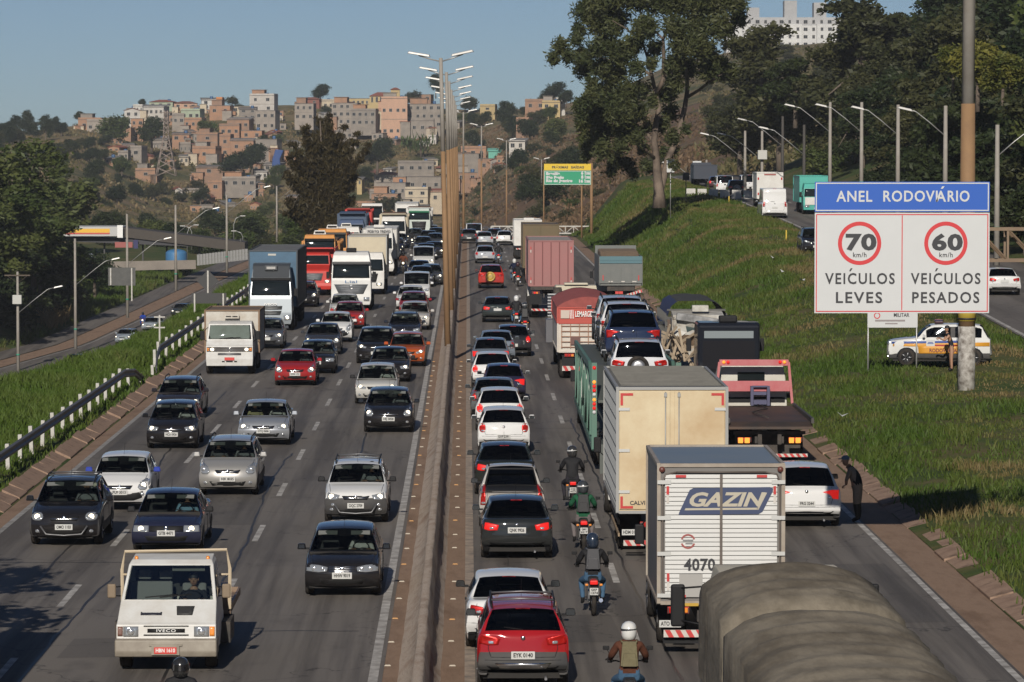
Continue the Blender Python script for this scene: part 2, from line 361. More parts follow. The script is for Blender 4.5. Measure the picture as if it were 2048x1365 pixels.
nu=len(us)
def land_mi(u,d):return 1 if (930<u<1560 and d<900) else 0
for a in range(len(ds)-1):
 for i in range(nu-1):
  k=a*nu+i;mb.f.append((k,k+1,k+nu+1,k+nu));mb.m.append(land_mi(us[i],ds[a]));mb.sm.append(True)
struct(mb.build('hills',[G_FAR,G_SLOPE]))
def nbank(x,d):return mn.noise(Vector((x*.45,d*.3,1.5)))*.16+mn.noise(Vector((x*1.7,d*1.2,7)))*.05
def rb(x,d):
 z=right_z(x,d);e=sstep(12.3,14,x)*(1-sstep(22.6,24,x))+sstep(34,38,x)
 return (x,d,z+nbank(x,d)*e)
mb=MB();xs=[11.3,11.8,12.2,12.7,13.2]+[13.9+.8*i for i in range(11)]+[22.8,23.5,24.2,28.9,33.6,34.6,36,38.5,42,46,52,60,70,85,110];ds=rows(30,470)
for d in ds:
 for x in xs:mb.v.append(rb(x,d))
n=len(xs)
for a in range(len(ds)-1):
 for i in range(n-1):k=a*n+i;mb.f.append((k,k+1,k+n+1,k+n));mb.m.append(0);mb.sm.append(True)
struct(mb.build('grass_bank',G_BANK))
strip('side_road',24.4,33.2,0,ASPH2,30,470,1,lambda x,d:(x,d,zr(d)+.03))
strip('edge_line',24.55,24.75,0,LINE,30,470,1,lambda x,d:(x,d,zr(d)+.036))
mb=MB();d=130
while d<440:mb.quad([(28.7,d,zr(d)+.036),(28.85,d,zr(d)+.036),(28.85,d+4,zr(d+4)+.036),(28.7,d+4,zr(d+4)+.036)]);d+=12
struct(mb.build('lane_markings',LINE))
def lb(i,d):
 xc=interp(d,XC);rx=lrx(d)+4.6
 pts=[rx-60,rx-26,rx-16,rx-14.4,rx,rx+1.2];a=xc-13
 if a<rx+3:a=rx+3
 pts+=[lerp(rx+1.2,a,.33),lerp(rx+1.2,a,.66),a,lerp(a,xc-2.5,.5),xc-2.5,xc-1.2,xc,lerp(xc,-13.7,.33),lerp(xc,-13.7,.66),-13.7,-13.1,-12.4]
 x=pts[i]
 if i<4:
  e=[11,5.0,.7,0][i]*sstep(300,360,d)*lerp(1,.2,sstep(388,425,d));return (x,d,lrz(d)-.05+e+nbank(x,d)*2)
 z=left_z(x,d);e=1 if 5<i<15 else 0
 return (x,d,z+nbank(x,d)*e-(.06 if i in (4,5) else 0))
mb=MB();ds=rows(30,560);n=18
for d in ds:
 for i in range(n):mb.v.append(lb(i,d))
for a in range(len(ds)-1):
 for i in range(n-1):k=a*n+i;mb.f.append((k,k+1,k+n+1,k+n));mb.m.append(0);mb.sm.append(True)
struct(mb.build('grass_verge',G_BANK))
strip('lower_road',0,1,0,ASPH2,200,600,1,lambda t,d:(lrx(d)+lerp(-4.2,4.2,t),d,lrz(d)+.05))
strip('edge_line',0,1,0,LINE2,200,600,1,lambda t,d:(lrx(d)-3.9+.18*t,d,lrz(d)+.058))
strip('footpath',0,1,0,ASPH2,200,560,1,lambda t,d:(lrx(d)-9.6+3.0*t,d,lrz(d)+.16))
strip('dirt_verge',0,1,0,G_SOIL,200,560,1,lambda t,d:(lrx(d)-6.6+2.4*t,d,lrz(d)+.10))
mb=MB();d=300
while d<470:mb.quad([(lrx(d)-.07,d,lrz(d)+.058),(lrx(d)+.1,d,lrz(d)+.058),(lrx(d+4)+.1,d+4,lrz(d+4)+.058),(lrx(d+4)-.07,d+4,lrz(d+4)+.058)]);d+=12
struct(mb.build('lane_markings',LINE2))
def kerb(name,label,xi,xo,zi,zo,d0,d1,ln,broken=()):
 base=struct(strip(name,min(xi,xo),max(xi,xo),0,G_SOIL,d0,d1,1,lambda x,d:RP(x,d,lerp(zi,zo,(x-xi)/(xo-xi))-.06)),'structure')
 meshes=[]
 for k in range(5):
  m=MB();h=.1;j=[R.uniform(-.05,.05) for _ in range(8)]
  a,b=0.0,ln-R.uniform(.02,.05)
  lo=[(xi,a,zi),(xo,a+j[0],zo),(xo,b+j[1],zo+j[2]),(xi,b,zi)]
  P=[(x,y,z-.08) for x,y,z in lo]+[(x+j[3]*.4,y,z+.012+j[4]*.4) for x,y,z in lo]
  m.v=P;m.f=[(0,3,2,1),(4,5,6,7),(0,1,5,4),(1,2,6,5),(2,3,7,6),(3,0,4,7)];m.m=[0]*6;m.sm=[False]*6
  meshes.append(m.mesh('kerb_stone',G_KERB,.015))
 d=d0
 while d<d1:
  if R.random()>.02:
   o=add('kerb_stone',meshes[R.randrange(5)],base,(R.uniform(-.05,.05),d,R.uniform(-.03,.02)))
   pass
  d+=ln
kerb('gutter','left',-12.45,-12.95,.03,.26,72,300,1.9);kerb('gutter','right',11.3,11.85,.03,.17,60,330,1.9)
def barrier():
 ds=[];d=40
 while d<560:ds.append(d);d+=.8+d*.004
 prof=[(-1.30,0),(-1.24,.05),(-1.16,.12),(-.99,.30),(-.95,.74),(-.93,.79),(-.79,.80),(-.76,.76),(-.70,.30),(-.60,.10),(-.55,.04),(-.5,0)]
 mb=MB();n=len(prof)
 for d in ds:
  for i,(x,z) in enumerate(prof):
   w=mn.noise(Vector((i*.7,d*.55,2)))*.028+mn.noise(Vector((i*1.1,d*1.9,9)))*.016
   mb.v.append(RP(x+w,d,max(0,z+w*.5 if z else 0)))
 for a in range(len(ds)-1):
  for i in range(n-1):k=a*n+i;mb.f.append((k,k+1,k+n+1,k+n));mb.m.append(0);mb.sm.append(True)
 o=mb.build('concrete_barrier',G_MED);tag(o,'long weathered concrete barrier down the middle of the highway, carrying the tall double lamp posts','barrier')
barrier()
stud=MB().box(0,0,.012,.13,.06,.024,0,taper=.7).mesh('road_stud',mat('stud_white',(.40,.35,.28),.6),0);stud2=MB().box(0,0,.012,.13,.06,.024,0,taper=.7).mesh('road_stud',mat('stud_orange',(.42,.21,.06),.6),0)
for side,x,lab in ((0,-.30,'right'),(1,-1.5,'left')):
 d=71.0;k=0
 cnt=[0,0]
 while d<172:
  orange=k%3==2;cnt[orange]+=1;o=add('road_stud',stud2 if orange else stud,None,RP(x+R.uniform(-.03,.03),d+R.uniform(-.2,.2),.005))
  tag(o,ordw(cnt[orange])+(' orange' if orange else ' white')+' road stud from the viewer between the barrier and '+('the queue seen from behind' if not side else 'the oncoming cars'),'road stud',('orange' if orange else 'white')+(' studs beside the queue seen from behind' if not side else ' studs beside the oncoming cars'));d+=3.4;k+=1
def grass_mat(name,a,b,c):
 m=bpy.data.materials.new(name);m.use_nodes=True;nt=m.node_tree;L=nt.links;p=nt.nodes['Principled BSDF'];p.inputs['Roughness'].default_value=.6;p.inputs['Specular IOR Level'].default_value=.25
 at=nt.nodes.new('ShaderNodeAttribute');at.attribute_name='tint';r=nt.nodes.new('ShaderNodeValToRGB');e=r.color_ramp.elements;e.new(.5)
 e[0].position=0;e[1].position=.55;e[2].position=1
 for q,cc in zip(e,(a,b,c)):q.color=(*cc,1)
 L.new(at.outputs['Fac'],r.inputs['Fac']);L.new(r.outputs[0],p.inputs['Base Color'])
 t=nt.nodes.new('ShaderNodeBsdfTranslucent');L.new(r.outputs[0],t.inputs[0]);mx=nt.nodes.new('ShaderNodeMixShader');mx.inputs[0].default_value=.3
 L.new(p.outputs[0],mx.inputs[1]);L.new(t.outputs[0],mx.inputs[2]);L.new(mx.outputs[0],nt.nodes['Material Output'].inputs[0]);return m
def blades(name,label,pts,m,seed=3):
 'pts: (x, y, z, height, tint, width) tufts'
 g=np.random.default_rng(seed);P=np.array(pts);nb=5;N=len(P)*nb;P=np.repeat(P,nb,0)
 bx=P[:,0]+g.normal(0,.13,N);by=P[:,1]+g.normal(0,.13,N);bz=P[:,2]-.03;h=P[:,3]*g.uniform(.55,1.25,N);w=P[:,5]*g.uniform(.7,1.3,N)
 a=g.uniform(0,2*np.pi,N);lean=h*g.uniform(.15,.75,N);la=g.uniform(0,2*np.pi,N);sx,sy=np.cos(a)*w,np.sin(a)*w;lx,ly=np.cos(la)*lean,np.sin(la)*lean
 V=np.zeros((N,5,3));V[:,0]=np.c_[bx-sx,by-sy,bz];V[:,1]=np.c_[bx+sx,by+sy,bz]
 V[:,2]=np.c_[bx+sx*.8+lx*.35,by+sy*.8+ly*.35,bz+h*.62];V[:,3]=np.c_[bx-sx*.8+lx*.35,by-sy*.8+ly*.35,bz+h*.62];V[:,4]=np.c_[bx+lx,by+ly,bz+h]
 me=bpy.data.meshes.new(name);me.vertices.add(N*5);me.vertices.foreach_set('co',V.reshape(-1));i=np.arange(N)*5
 loops=np.c_[i,i+1,i+2,i+3,i+3,i+2,i+4].reshape(-1);me.loops.add(N*7);me.loops.foreach_set('vertex_index',loops.astype(np.int32))
 st=np.c_[np.arange(N)*7,np.arange(N)*7+4].reshape(-1);tot=np.tile([4,3],N);me.polygons.add(N*2);me.polygons.foreach_set('loop_start',st.astype(np.int32));me.polygons.foreach_set('loop_total',tot.astype(np.int32))
 me.update(calc_edges=True);at=me.attributes.new('tint','FLOAT','FACE');at.data.foreach_set('value',np.repeat(np.clip(P[:,4]+g.normal(0,.08,N),0,1),2).astype(np.float32))
 me.materials.append(m);o=add(name,me);o['kind']='stuff';o['label']=label;return o
GM=grass_mat('grass_blades',(.060,.108,.014),(.095,.125,.024),(.20,.15,.065));GM2=grass_mat('verge_blades',(.066,.118,.014),(.10,.14,.026),(.22,.17,.075))
DRY=grass_mat('dry_reeds',(.28,.19,.09),(.36,.26,.13),(.20,.16,.07))
pts=[]
for _ in range(36000):
 d=62+370*R.random()**1.2;x=R.uniform(11.8,24.0)+cx(d)*.6
 c=mn.noise(Vector((x*.22,d*.12,3)));c2=mn.noise(Vector((x*.6,d*.4,13)))
 toe=1-sstep(12.3,20,x);h=.10+.22*max(0,c+.15)*(1 if d>120 else .5)+.22*max(0,c2)+toe*.10+sstep(170,230,d)*.12
 t=.30-c*.75+.35*c2+.22*sstep(16,21,x)+.5*max(0,mn.noise(Vector((x*.5,d*.16,51))))
 if mn.noise(Vector((x*.35,d*.2,21)))>.34 and R.random()<.8:continue
 pts.append((x,d,right_z(x,d)+nbank(x,d)*sstep(12.3,14,x),h,t,.010+.00009*d))
blades('grass','green and drying grass on the bank between the highway and the side road',pts,GM)
pts=[]
for _ in range(24000):
 d=66+230*R.random()**1.15;xc=interp(d,XC);s=R.random();x=lerp(-13.15,xc-2.2,s)
 c=mn.noise(Vector((x*.5,d*.18,31)));h=(.2 if x>-14.0 else .38+.3*max(-.4,c))+sstep(190,240,d)*.1
 pts.append((x,d,left_z(x,d)+nbank(x,d)*.9,h,.25+c*.5,.011+.00009*d))
blades('grass','bright green grass on the verge behind the guard rail',pts,GM2,5)
pts=[]
for _ in range(6500):
 d=R.uniform(335,408);rx=lrx(d);x=rx-10.6-4.5*R.random()**1.2
 if mn.noise(Vector((x*.1,d*.045,41)))<-.15:continue
 pts.append((x,d,lrz(d)+.2,R.uniform(.9,2.2),R.random(),.05))
pts2=[]
for _ in range(9000):
 d=R.uniform(370,500);x=lrx(d)-10.2-14*R.random();pts2.append((x,d,lrz(d)+.1+.05*(lrx(d)-10-x),R.uniform(.4,1.0),.35+.6*mn.noise(Vector((x*.2,d*.1,61))),.05))
blades('weeds','weeds between the far footpath and the grey station wall',pts2,GM,8)
blades('reeds','tall straw coloured reeds on the slope beyond the lower road',pts,DRY,6)
# ------ lamp posts, guard rail, signs
CONC=mat('concrete_post',(.30,.28,.25),.8,noise=.6,nscale=1.5,color2=(.20,.17,.14));RUSTP=mat('stained_post',(.26,.155,.075),.8,noise=.6,nscale=1.2,color2=(.17,.10,.055));LAMPW=mat('lamp_housing',(.42,.41,.39),.4,.2);GALV=mat('galvanised_steel',(.38,.38,.37),.45,.6)
def post_mesh(h,r0,r1,split,key,ribs=False):
 mb=MB();mb.tube([(0,0,0),(0,0,split)],[r0,lerp(r0,r1,split/h)],0,10);mb.tube([(0,0,split+.002),(0,0,h)],[lerp(r0,r1,split/h),r1],1,10);return mb.mesh('post',[RUSTP,CONC],0)
PM1=post_mesh(13.75,.15,.085,9.3,'a')
def arm_mesh(s):
 return MB().tube([(s*.08,0,13.6),(s*.5,0,13.72),(s*1.0,0,13.9)],.035,0,6).mesh('lamp_arm',GALV,0)
LAMPM={s:MB().box(s*.98*1.0,0,13.96,1.05,.26,.12,0,rot=Matrix.Rotation(-s*.2,3,'Y'),taper=.7,taperx=.9).mesh('lamp_head',LAMPW,.03) for s in (-1,1)}
ARM={s:arm_mesh(s) for s in (-1,1)}
ords=['nearest','second','third','fourth','fifth','sixth','seventh','eighth','ninth','tenth']
def double_lamp(x,d,z,label,sc_=1.0,rz=0):
 t=thing('street_lamp',label,'street lamp',(x,d,z),rz,'tall double armed lamp posts along the highway');t.scale=(sc_,sc_,sc_*(.945 if d<400 else 1))
 add('post',PM1,t)
 for s in (-1,1):a=add('lamp_arm',ARM[s],t);add('lamp_head',LAMPM[s],a)
 return t
for i,d in enumerate((170,204.5,235,272,306,342,380)):
 o=double_lamp(-.88+.015*(i%3-1),d,.7,'%s tall lamp post from the viewer in the row standing on the median barrier'%ords[i],rz=R.uniform(-.25,.25));o.rotation_euler=(0,-.022+R.uniform(-.003,.003),R.uniform(-.12,.12))
 if i==0:q=o.children[0];q.material_slots[0].link='OBJECT';q.material_slots[0].material=CONC
for i,(u,vt,vb,lab) in enumerate(((927,225,482,'double lamp post just right of the median row, where the highway bends'),(963,252,468,'double lamp post behind the crest, between the median row and the white gantry'),(1013,281,462,'double lamp post rising from the scrub slope left of the green sign'),(1083,319,470,'double lamp post beside the left edge of the green sign'),(1253,400,470,'small far double lamp post right of the green sign, before the scrub slope'))):
 dd=13.75*F/(vb-vt) if i<4 else 620;double_lamp(px(u,dd),dd,pz(vb,dd),lab,sc_=1.0 if i<4 else .45)
t=thing('lighting_mast','very tall thick lamp mast behind the speed sign, brown below and grey above','lamp mast',(px(1936,140),140,.35));m=MB()
zb_=pz(745,140)-.35;zs=pz(208,140)-.35
WB=mat('peeling_white_paint',(.52,.50,.46),.8,noise=1.0,nscale=3.2,color2=(.09,.07,.055))
m.tube([(0,0,-.3),(0,0,2.7)],[.33,.32],0,16);m.build('painted_foot',WB,t);MB().tube([(0,0,2.702),(0,0,zs)],[.315,.26],0,16).build('lower_shaft',RUSTP,t);MB().tube([(0,0,zs+.002),(0,0,26)],[.245,.16],0,16).tube([(.2,0,zs-1),(.2,0,22)],.04,0,6).build('upper_shaft',CONC,t)
MB().lathe([(.335,2.9),(.345,2.9),(.345,3.75),(.335,3.75)],(0,0,0),'z',16).build('yellow_band',mat('band_yellow',(.45,.33,.05),.6),t)
MB().lathe([(.35,3.42),(.355,3.42),(.355,3.5),(.35,3.5)],(0,0,0),'z',16).lathe([(.35,2.95),(.355,2.95),(.355,3.02),(.35,3.02)],(0,0,0),'z',16).build('band_strap',INK,t)
RAIL=mat('guard_rail_steel',(.20,.19,.18),.5,.5,noise=.5,nscale=2,color2=(.10,.08,.07));PW=mat('post_whitewash',(.50,.49,.46),.8,noise=.6,nscale=4,color2=(.33,.30,.25))
def guard(label,pts,post_step,h=.78,name='guard_rail',posts=True):
 t=thing(name,label,'guard rail',pts[0]);o0=Vector(pts[0]);prof=[(0,.16),(.05,.12),(.05,.06),(0,.02),(0,-.02),(.05,-.06),(.05,-.12),(0,-.16)];P=[Vector(p)-o0 for p in pts];mb=MB()
 for p in P:
  for a,b in prof:mb.v.append((p.x+a,p.y,p.z+h-.16+b))
  for a,b in prof[::-1]:mb.v.append((p.x+a-.012,p.y,p.z+h-.16+b))
 n=16
 for i in range(len(P)-1):
  for k in range(n):k2=(k+1)%n;mb.f.append((i*n+k,i*n+k2,(i+1)*n+k2,(i+1)*n+k));mb.m.append(0);mb.sm.append(False)
 mb.f.append(tuple(range(n)));mb.m.append(0);mb.sm.append(False);mb.f.append(tuple((len(P)-1)*n+k for k in range(n)));mb.m.append(0);mb.sm.append(False)
 mb.build('rail_beam',RAIL,t)
 pm_=MB().box(0,0,.2,.12,.14,1.10).mesh('rail_post',PW,.01);acc=0
 for a,b in zip(P,P[1:]):
  L_=(b-a).length
  while acc<L_:
   p=a+(b-a)*(acc/L_);o=add('rail_post',pm_,t,(p.x-.12,p.y,p.z+.08+R.uniform(-.04,.04)));o.rotation_euler=(R.uniform(-.04,.04),R.uniform(-.05,.05),0);acc+=post_step
  acc-=L_
 return t
gp=[(-13.45,d,.22) for d in range(66,146,4)]+[(-13.5,148,.2),(-13.35,151,.05),(-13.2,153,-.35)]
guard('long steel guard rail on white posts at the verge, nearer than its gap',gp,3.0)
guard('farther guard rail on white posts, beginning past the gap beside the white box truck',[(-13.1,158,-.25),(-13.3,161,.12)]+[(-13.5,d,.25) for d in range(165,300,5)],4.0)
SGN=mat('sign_white',(.52,.53,.53),.45,noise=.25,nscale=1.5,color2=(.44,.45,.45));SBL=mat('sign_blue',(.015,.09,.42),.42,noise=.2,nscale=1.2,color2=(.02,.10,.36));SRD=mat('sign_red',(.52,.03,.035),.45);SBK=mat('sign_black',(.025,.026,.03),.5)
ds_=85.5;X0,X1=px(1630,ds_),px(1980.5,ds_);ZT,ZM,ZB=pz(364,ds_),pz(425,ds_),pz(627,ds_)
t=thing('speed_limit_sign','large blue and white ANEL RODOVIARIO sign with 70 and 60 km/h speed limits','road sign',((X0+X1)/2,ds_,0));W2=(X1-X0)/2
def plate(name,x0,x1,z0,z1,y,m,par,th=.03,bev=.02):
 return MB().box((x0+x1)/2,y+th/2,(z0+z1)/2,x1-x0,th,z1-z0).build(name,m,par,bevel=0)
def frame_(name,x0,x1,z0,z1,w,y,m,par):
 b=MB();b.box((x0+x1)/2,y,z0+w/2,x1-x0,.004,w).box((x0+x1)/2,y,z1-w/2,x1-x0,.004,w).box(x0+w/2,y,(z0+z1)/2,w,.004,z1-z0-2*w-.002).box(x1-w/2,y,(z0+z1)/2,w,.004,z1-z0-2*w-.002);return b.build(name,m,par)
bp=plate('header_panel',-W2,W2,ZM+.01,ZT,0,SBL,t);frame_('panel_border',-W2+.02,W2-.02,ZM+.03,ZT-.02,.025,-.004,SGN,bp)
wp_=plate('limit_panel',-W2,W2,ZB,ZM-.01,0,SGN,t);frame_('panel_border',-W2+.03,W2-.03,ZB+.03,ZM-.04,.022,-.004,SRD,wp_);MB().box(0,-.004,(ZB+ZM)/2,.022,.004,ZM-ZB-.14).build('panel_divider',SRD,wp_)
def sx_(u):return px(u,ds_)-(X0+X1)/2
def sz_(v):return pz(v,ds_)
def stext(s,u0,u1,v0,v1,mt,par,bold=.01,gap=1.12,yo=-.006):
 'flat capitals fitted into a photo box (u0..u1 wide, capital height v0..v1)'
 me=text_mesh(s,1.0,mt,bold=bold/max(.01,(v1-v0)*ds_/F),depth=.002,spacing=gap);xs=[v.co.x for v in me.vertices];ys=[v.co.y for v in me.vertices]
 ref=text_mesh('E' if s.isupper() or s.isdigit() else 'x',1.0,mt,bold=bold/max(.01,(v1-v0)*ds_/F),depth=.002,spacing=gap);ry=[v.co.y for v in ref.vertices];rh=max(ry)-min(ry)
 o=add('lettering',me,par);kx=(sx_(u1)-sx_(u0))/(max(xs)-min(xs));kz=(sz_(v0)-sz_(v1))/rh;o.scale=(kx,kz,1);o.rotation_euler=(math.pi/2,0,0)
 o.location=(sx_((u0+u1)/2)-kx*(max(xs)+min(xs))/2,yo,sz_(v1)-kz*min(ys));return o
stext('ANEL',1673,1745,382,404,SGN,bp,.005);stext('RODOVI',1767,1876,382,404,SGN,bp,.005);stext('A',1872,1893,382,404,SGN,bp,.005);stext('RIO',1896,1940,382,404,SGN,bp,.005)
bp.children[-1]
MB().prism([(sx_(1882),sz_(378)),(sx_(1886),sz_(378)),(sx_(1890),sz_(373)),(sx_(1885),sz_(373))],-.008,-.004,0,'y').build('accent',SGN,bp)
for o in [c for c in bp.children if c.name.startswith('lettering')][1:3]:pass
def ring(cu,cv,ro,ri,mt,par,y=-.006):
 mb=MB();N=40;c=(sx_(cu),sz_(cv));k=ds_/F
 for i in range(N):
  a,b=2*math.pi*i/N,2*math.pi*(i+1)/N;mb.quad([(c[0]+ri*k*math.cos(a),y,c[1]+ri*k*math.sin(a)),(c[0]+ro*k*math.cos(a),y,c[1]+ro*k*math.sin(a)),(c[0]+ro*k*math.cos(b),y,c[1]+ro*k*math.sin(b)),(c[0]+ri*k*math.cos(b),y,c[1]+ri*k*math.sin(b))])
 return mb.build('limit_ring',mt,par)
for cu,big,l1,lb,l2,l2b in ((1720,'70','VEICULOS',(1651,1791),'LEVES',(1673,1766)),(1893,'60','VEICULOS',(1823,1963),'PESADOS',(1826,1961))):
 ring(cu,487,43.5,35.5,SRD,wp_);stext(big,cu-28,cu+34,469,502,SBK,wp_,.016,1.08);stext('km/h',cu-13,cu+14,508.5,515,SBK,wp_,.001,1.15)
 stext(l1,*lb,547,569,SBK,wp_,.005,1.2);ia=lb[0]+(lb[1]-lb[0])*.345;MB().prism([(sx_(ia),sz_(543)),(sx_(ia+3),sz_(543)),(sx_(ia+7),sz_(537)),(sx_(ia+3),sz_(537))],-.008,-.004,0,'y').build('accent',SBK,wp_)
 stext(l2,*l2b,585,607,SBK,wp_,.005,1.2)
TR=mat('lattice_brown',(.20,.14,.09),.7,noise=.5,nscale=2,color2=(.11,.07,.045));mb=MB();x0=-W2+.3;x1=px(2200,ds_)-(X0+X1)/2;za,zb2=pz(522,ds_),pz(459,ds_)
for yy in (.12,.62):
 for z in (za,zb2):mb.box((x0+x1)/2,yy,z,x1-x0,.07,.07)
 n=9
 for i in range(n+1):x=lerp(x0,x1,i/n);mb.box(x,yy+.001,(za+zb2)/2,.05,.05,zb2-za-.07);
 for i in range(n):a,b=lerp(x0,x1,i/n),lerp(x0,x1,(i+1)/n);mb.tube([(a,yy,zb2),(b,yy,za)],.028,0,4,smooth=False)
for i in range(10):x=lerp(x0,x1,i/9);mb.box(x,.37,za,.05,.43,.05);mb.box(x,.37,zb2,.05,.43,.05)
mb.build('lattice_arm',TR,t);MB().box(x1+.3,.37,4.6,.6,.55,9.2).build('gantry_post',TR,t,bevel=.02)
ds_=385.0;X0,X1=px(1088,ds_),px(1182,ds_);sx0=(X0+X1)/2;SGR=mat('sign_green',(.01,.26,.13),.5);SYE=mat('sign_yellow',(.62,.43,.02),.5)
t=thing('direction_sign','green and yellow overhead direction sign reading PROXIMAS SAIDAS, Brasilia, Sao Paulo, Rio de Janeiro','road sign',(sx0,ds_,0));W2=(X1-X0)/2
gpn=plate('green_panel',-W2,W2,pz(370,ds_),pz(341.5,ds_),0,SGR,t,.08);frame_('panel_border',-W2+.03,W2-.03,pz(370,ds_)+.03,pz(341.5,ds_)-.03,.05,-.005,SGN,gpn);ypn=plate('yellow_panel',-W2,W2,pz(341,ds_),pz(328,ds_),0,SYE,t,.08)
stext('PR\u00d3XIMAS',1104,1136,332.5,337.5,SBK,ypn,.012,yo=-.01);stext('SA\u00cdDAS',1142,1168,332.5,337.5,SBK,ypn,.012,yo=-.01)
for s,a,b,v in (('Bras\u00edlia',1092,1120,346),('S\u00e3o Paulo',1092,1128,354),('Rio de Janeiro',1092,1145,362)):stext(s,a,b,v,v+4.5,SGN,gpn,.02,yo=-.01)
for s,a,v in (('6 km',1162,345),('8 km',1162,353),('16 km',1158,361)):stext(s,a,1180,v,v+4.8,SGN,gpn,.02,yo=-.01)
MB().tube([(W2+.05,.2,-.5),(W2+.05,.2,pz(326,ds_))],.16,0,8).tube([(W2-.95,.2,-.5),(W2-.95,.2,pz(330,ds_))],.09,0,8).tube([(-W2-.02,.2,-.5),(-W2-.02,.2,pz(340,ds_))],.07,0,8).build('sign_post',RUSTP,t)
dg=430;t=thing('gantry','long white lattice gantry spanning the far bend of the highway','gantry',(px(1085,dg),dg,0));mb=MB();x0,x1=px(983,dg)-px(1085,dg),px(1180,dg)-px(1085,dg);z0,z1=pz(467,dg),pz(453,dg)
for z in (z0,z1):mb.box((x0+x1)/2,0,z,x1-x0,.12,.12);mb.box((x0+x1)/2,.8,z,x1-x0,.12,.12)
for i in range(12):a,b=lerp(x0,x1,i/12),lerp(x0,x1,(i+1)/12);mb.tube([(a,0,z0),(b,0,z1)] if i%2 else [(a,0,z1),(b,0,z0)],.05,0,4);mb.box(a,0,(z0+z1)/2,.08,.1,z1-z0-.12)
mb.build('lattice_beam',PW,t)
for x in (x0,x1):MB().box(x,.4,(z1-2)/2,.22,.22,z1+2).build('gantry_post',PW,t)
dk=mat('sign_back',(.045,.045,.045),.7)
t=thing('notice_board','small white MILITAR notice board on thin posts, half hidden under the speed sign','sign',(px(1787,150),150,.75));b=plate('board',-1.0,1.0,pz(656,150)-.75,pz(615,150)-.75,0,SGN,t)
lettering('MILITAR',.22,SBK,b,(.35,-.01,pz(631,150)-.75),fit=.62,bold=.004,name='lettering');MB().box(-.1,-.006,pz(642,150)-.75,1.2,.004,.07).box(-.05,-.006,pz(648,150)-.75,.5,.004,.05).build('print_line',mat('faded_print',(.25,.22,.22),.6),b)
ro=MB()
for i in range(16):
 a,c=2*math.pi*i/16,2*math.pi*(i+1)/16;k=.13;zc_=pz(632,150)-.75;ro.quad([(-.62+k*math.cos(a),-.006,zc_+k*math.sin(a)),(-.62+.7*k*math.cos(a),-.006,zc_+.7*k*math.sin(a)),(-.62+.7*k*math.cos(c),-.006,zc_+.7*k*math.sin(c)),(-.62+k*math.cos(c),-.006,zc_+k*math.sin(c))])
ro.build('emblem',SRD,b);MB().tube([(-.97,.05,-.7),(-.97,.05,pz(620,150)-.75)],.035,0,6).tube([(.97,.05,-.7),(.97,.05,pz(620,150)-.75)],.035,0,6).build('sign_post',GALV,t)
t=thing('advert_sign','yellow sign board behind the teal truck, above the side road','sign',(px(1649,400),400,5.2));b=plate('board',-1.25,1.25,pz(361,400)-5.2,pz(349,400)-5.2,0,SYE,t);lettering('RODOVIA',.4,SBK,b,(0,-.01,pz(355.5,400)-5.2),fit=1.6,name='lettering');MB().tube([(-1,.1,-1),(-1,.1,.9)],.06).tube([(1,.1,-1),(1,.1,.9)],.06).build('sign_post',GALV,t)
t=thing('sign_plate','small white and black advert board fixed beside the big tree trunk','sign',(px(1341,318),318,0));b=plate('board',-.32,.32,pz(345,318),pz(319,318),0,SGN,t);MB().box(0,-.006,pz(332,318),.5,.006,.45).build('printed_panel',mat('printed_dark',(.12,.11,.05),.6),b);MB().tube([(0,.08,3.5),(0,.08,pz(322,318))],.04).build('sign_post',GALV,t)
t=thing('back_of_sign','dark back of a small square sign on the crest of the grass bank','sign',(px(1372,340),340,4.6));plate('board',-.3,.3,pz(361,340)-4.6,pz(345,340)-4.6,0,dk,t);MB().tube([(0,.06,-.3),(0,.06,pz(347,340)-4.6)],.045).build('sign_post',dk,t)
for i,(u,v,d) in enumerate(((1458,417,330),(1573,468,255))):
 t=MB().box(0,0,.3,.09,.09,.8).build('marker_post',mat('post_yellow',(.5,.36,.04),.7),None);t.location=(px(u,d),d,right_z(px(u,d),d));tag(t,['far','nearer'][i]+' small yellow marker post in the grass by the side road','marker post')
t=thing('crash_barrier','short pale concrete crash barrier where the side road disappears','barrier',(px(1388,345),345,0))
for i in range(7):MB().prism([(-.3,0),(.3,0),(.12,.8),(-.12,.8)],0,.85,0,'y' if False else 'x').build('barrier_block',PW,t).location=(i*.0+.9*i*.33+(i*.6),12-i*2.6,right_z(px(1400,345),345)+.05)
def zv(x,d):return left_z(x,d)
d=174;x=px(319,d);t=thing('cross_post','thin white post with two short cross bars standing behind the guard rail','sign post',(x,d,zv(x,d)));z0=zv(x,d);MB().box(0,0,(pz(630,d)-z0)/2,.07,.06,pz(630,d)-z0).box(0,-.001,pz(634,d)-z0,.5,.07,.06).box(0,-.001,pz(655,d)-z0,.5,.07,.06).build('post',PW,t)
d=222;x=px(416,d);z0=zv(x,d);t=thing('back_of_sign','dark diamond sign seen from the back on a tall white post','sign',(x,d,z0));MB().box(0,-.04,(pz(541,d)-z0)/2,.09,.07,pz(541,d)-z0).build('sign_post',PW,t);zc_=pz(562,d)-z0;MB().prism([(-.65,zc_),(0,zc_+.65),(.65,zc_),(0,zc_-.65)],0,.03,0,'y').build('board',dk,t)
d=205;x=px(418,d);z0=zv(x,d);t=thing('back_of_sign','dark rectangular sign seen from the back on two white posts','sign',(x,d,z0));plate('board',-.95,.95,pz(607,d)-z0,pz(586,d)-z0,0,dk,t)
for s,a in ((-1,645),(1,618)):MB().box(s*.78,-.05,(pz(587,d)-z0)/2,.08,.07,pz(587,d)-z0).build('sign_post',PW,t)
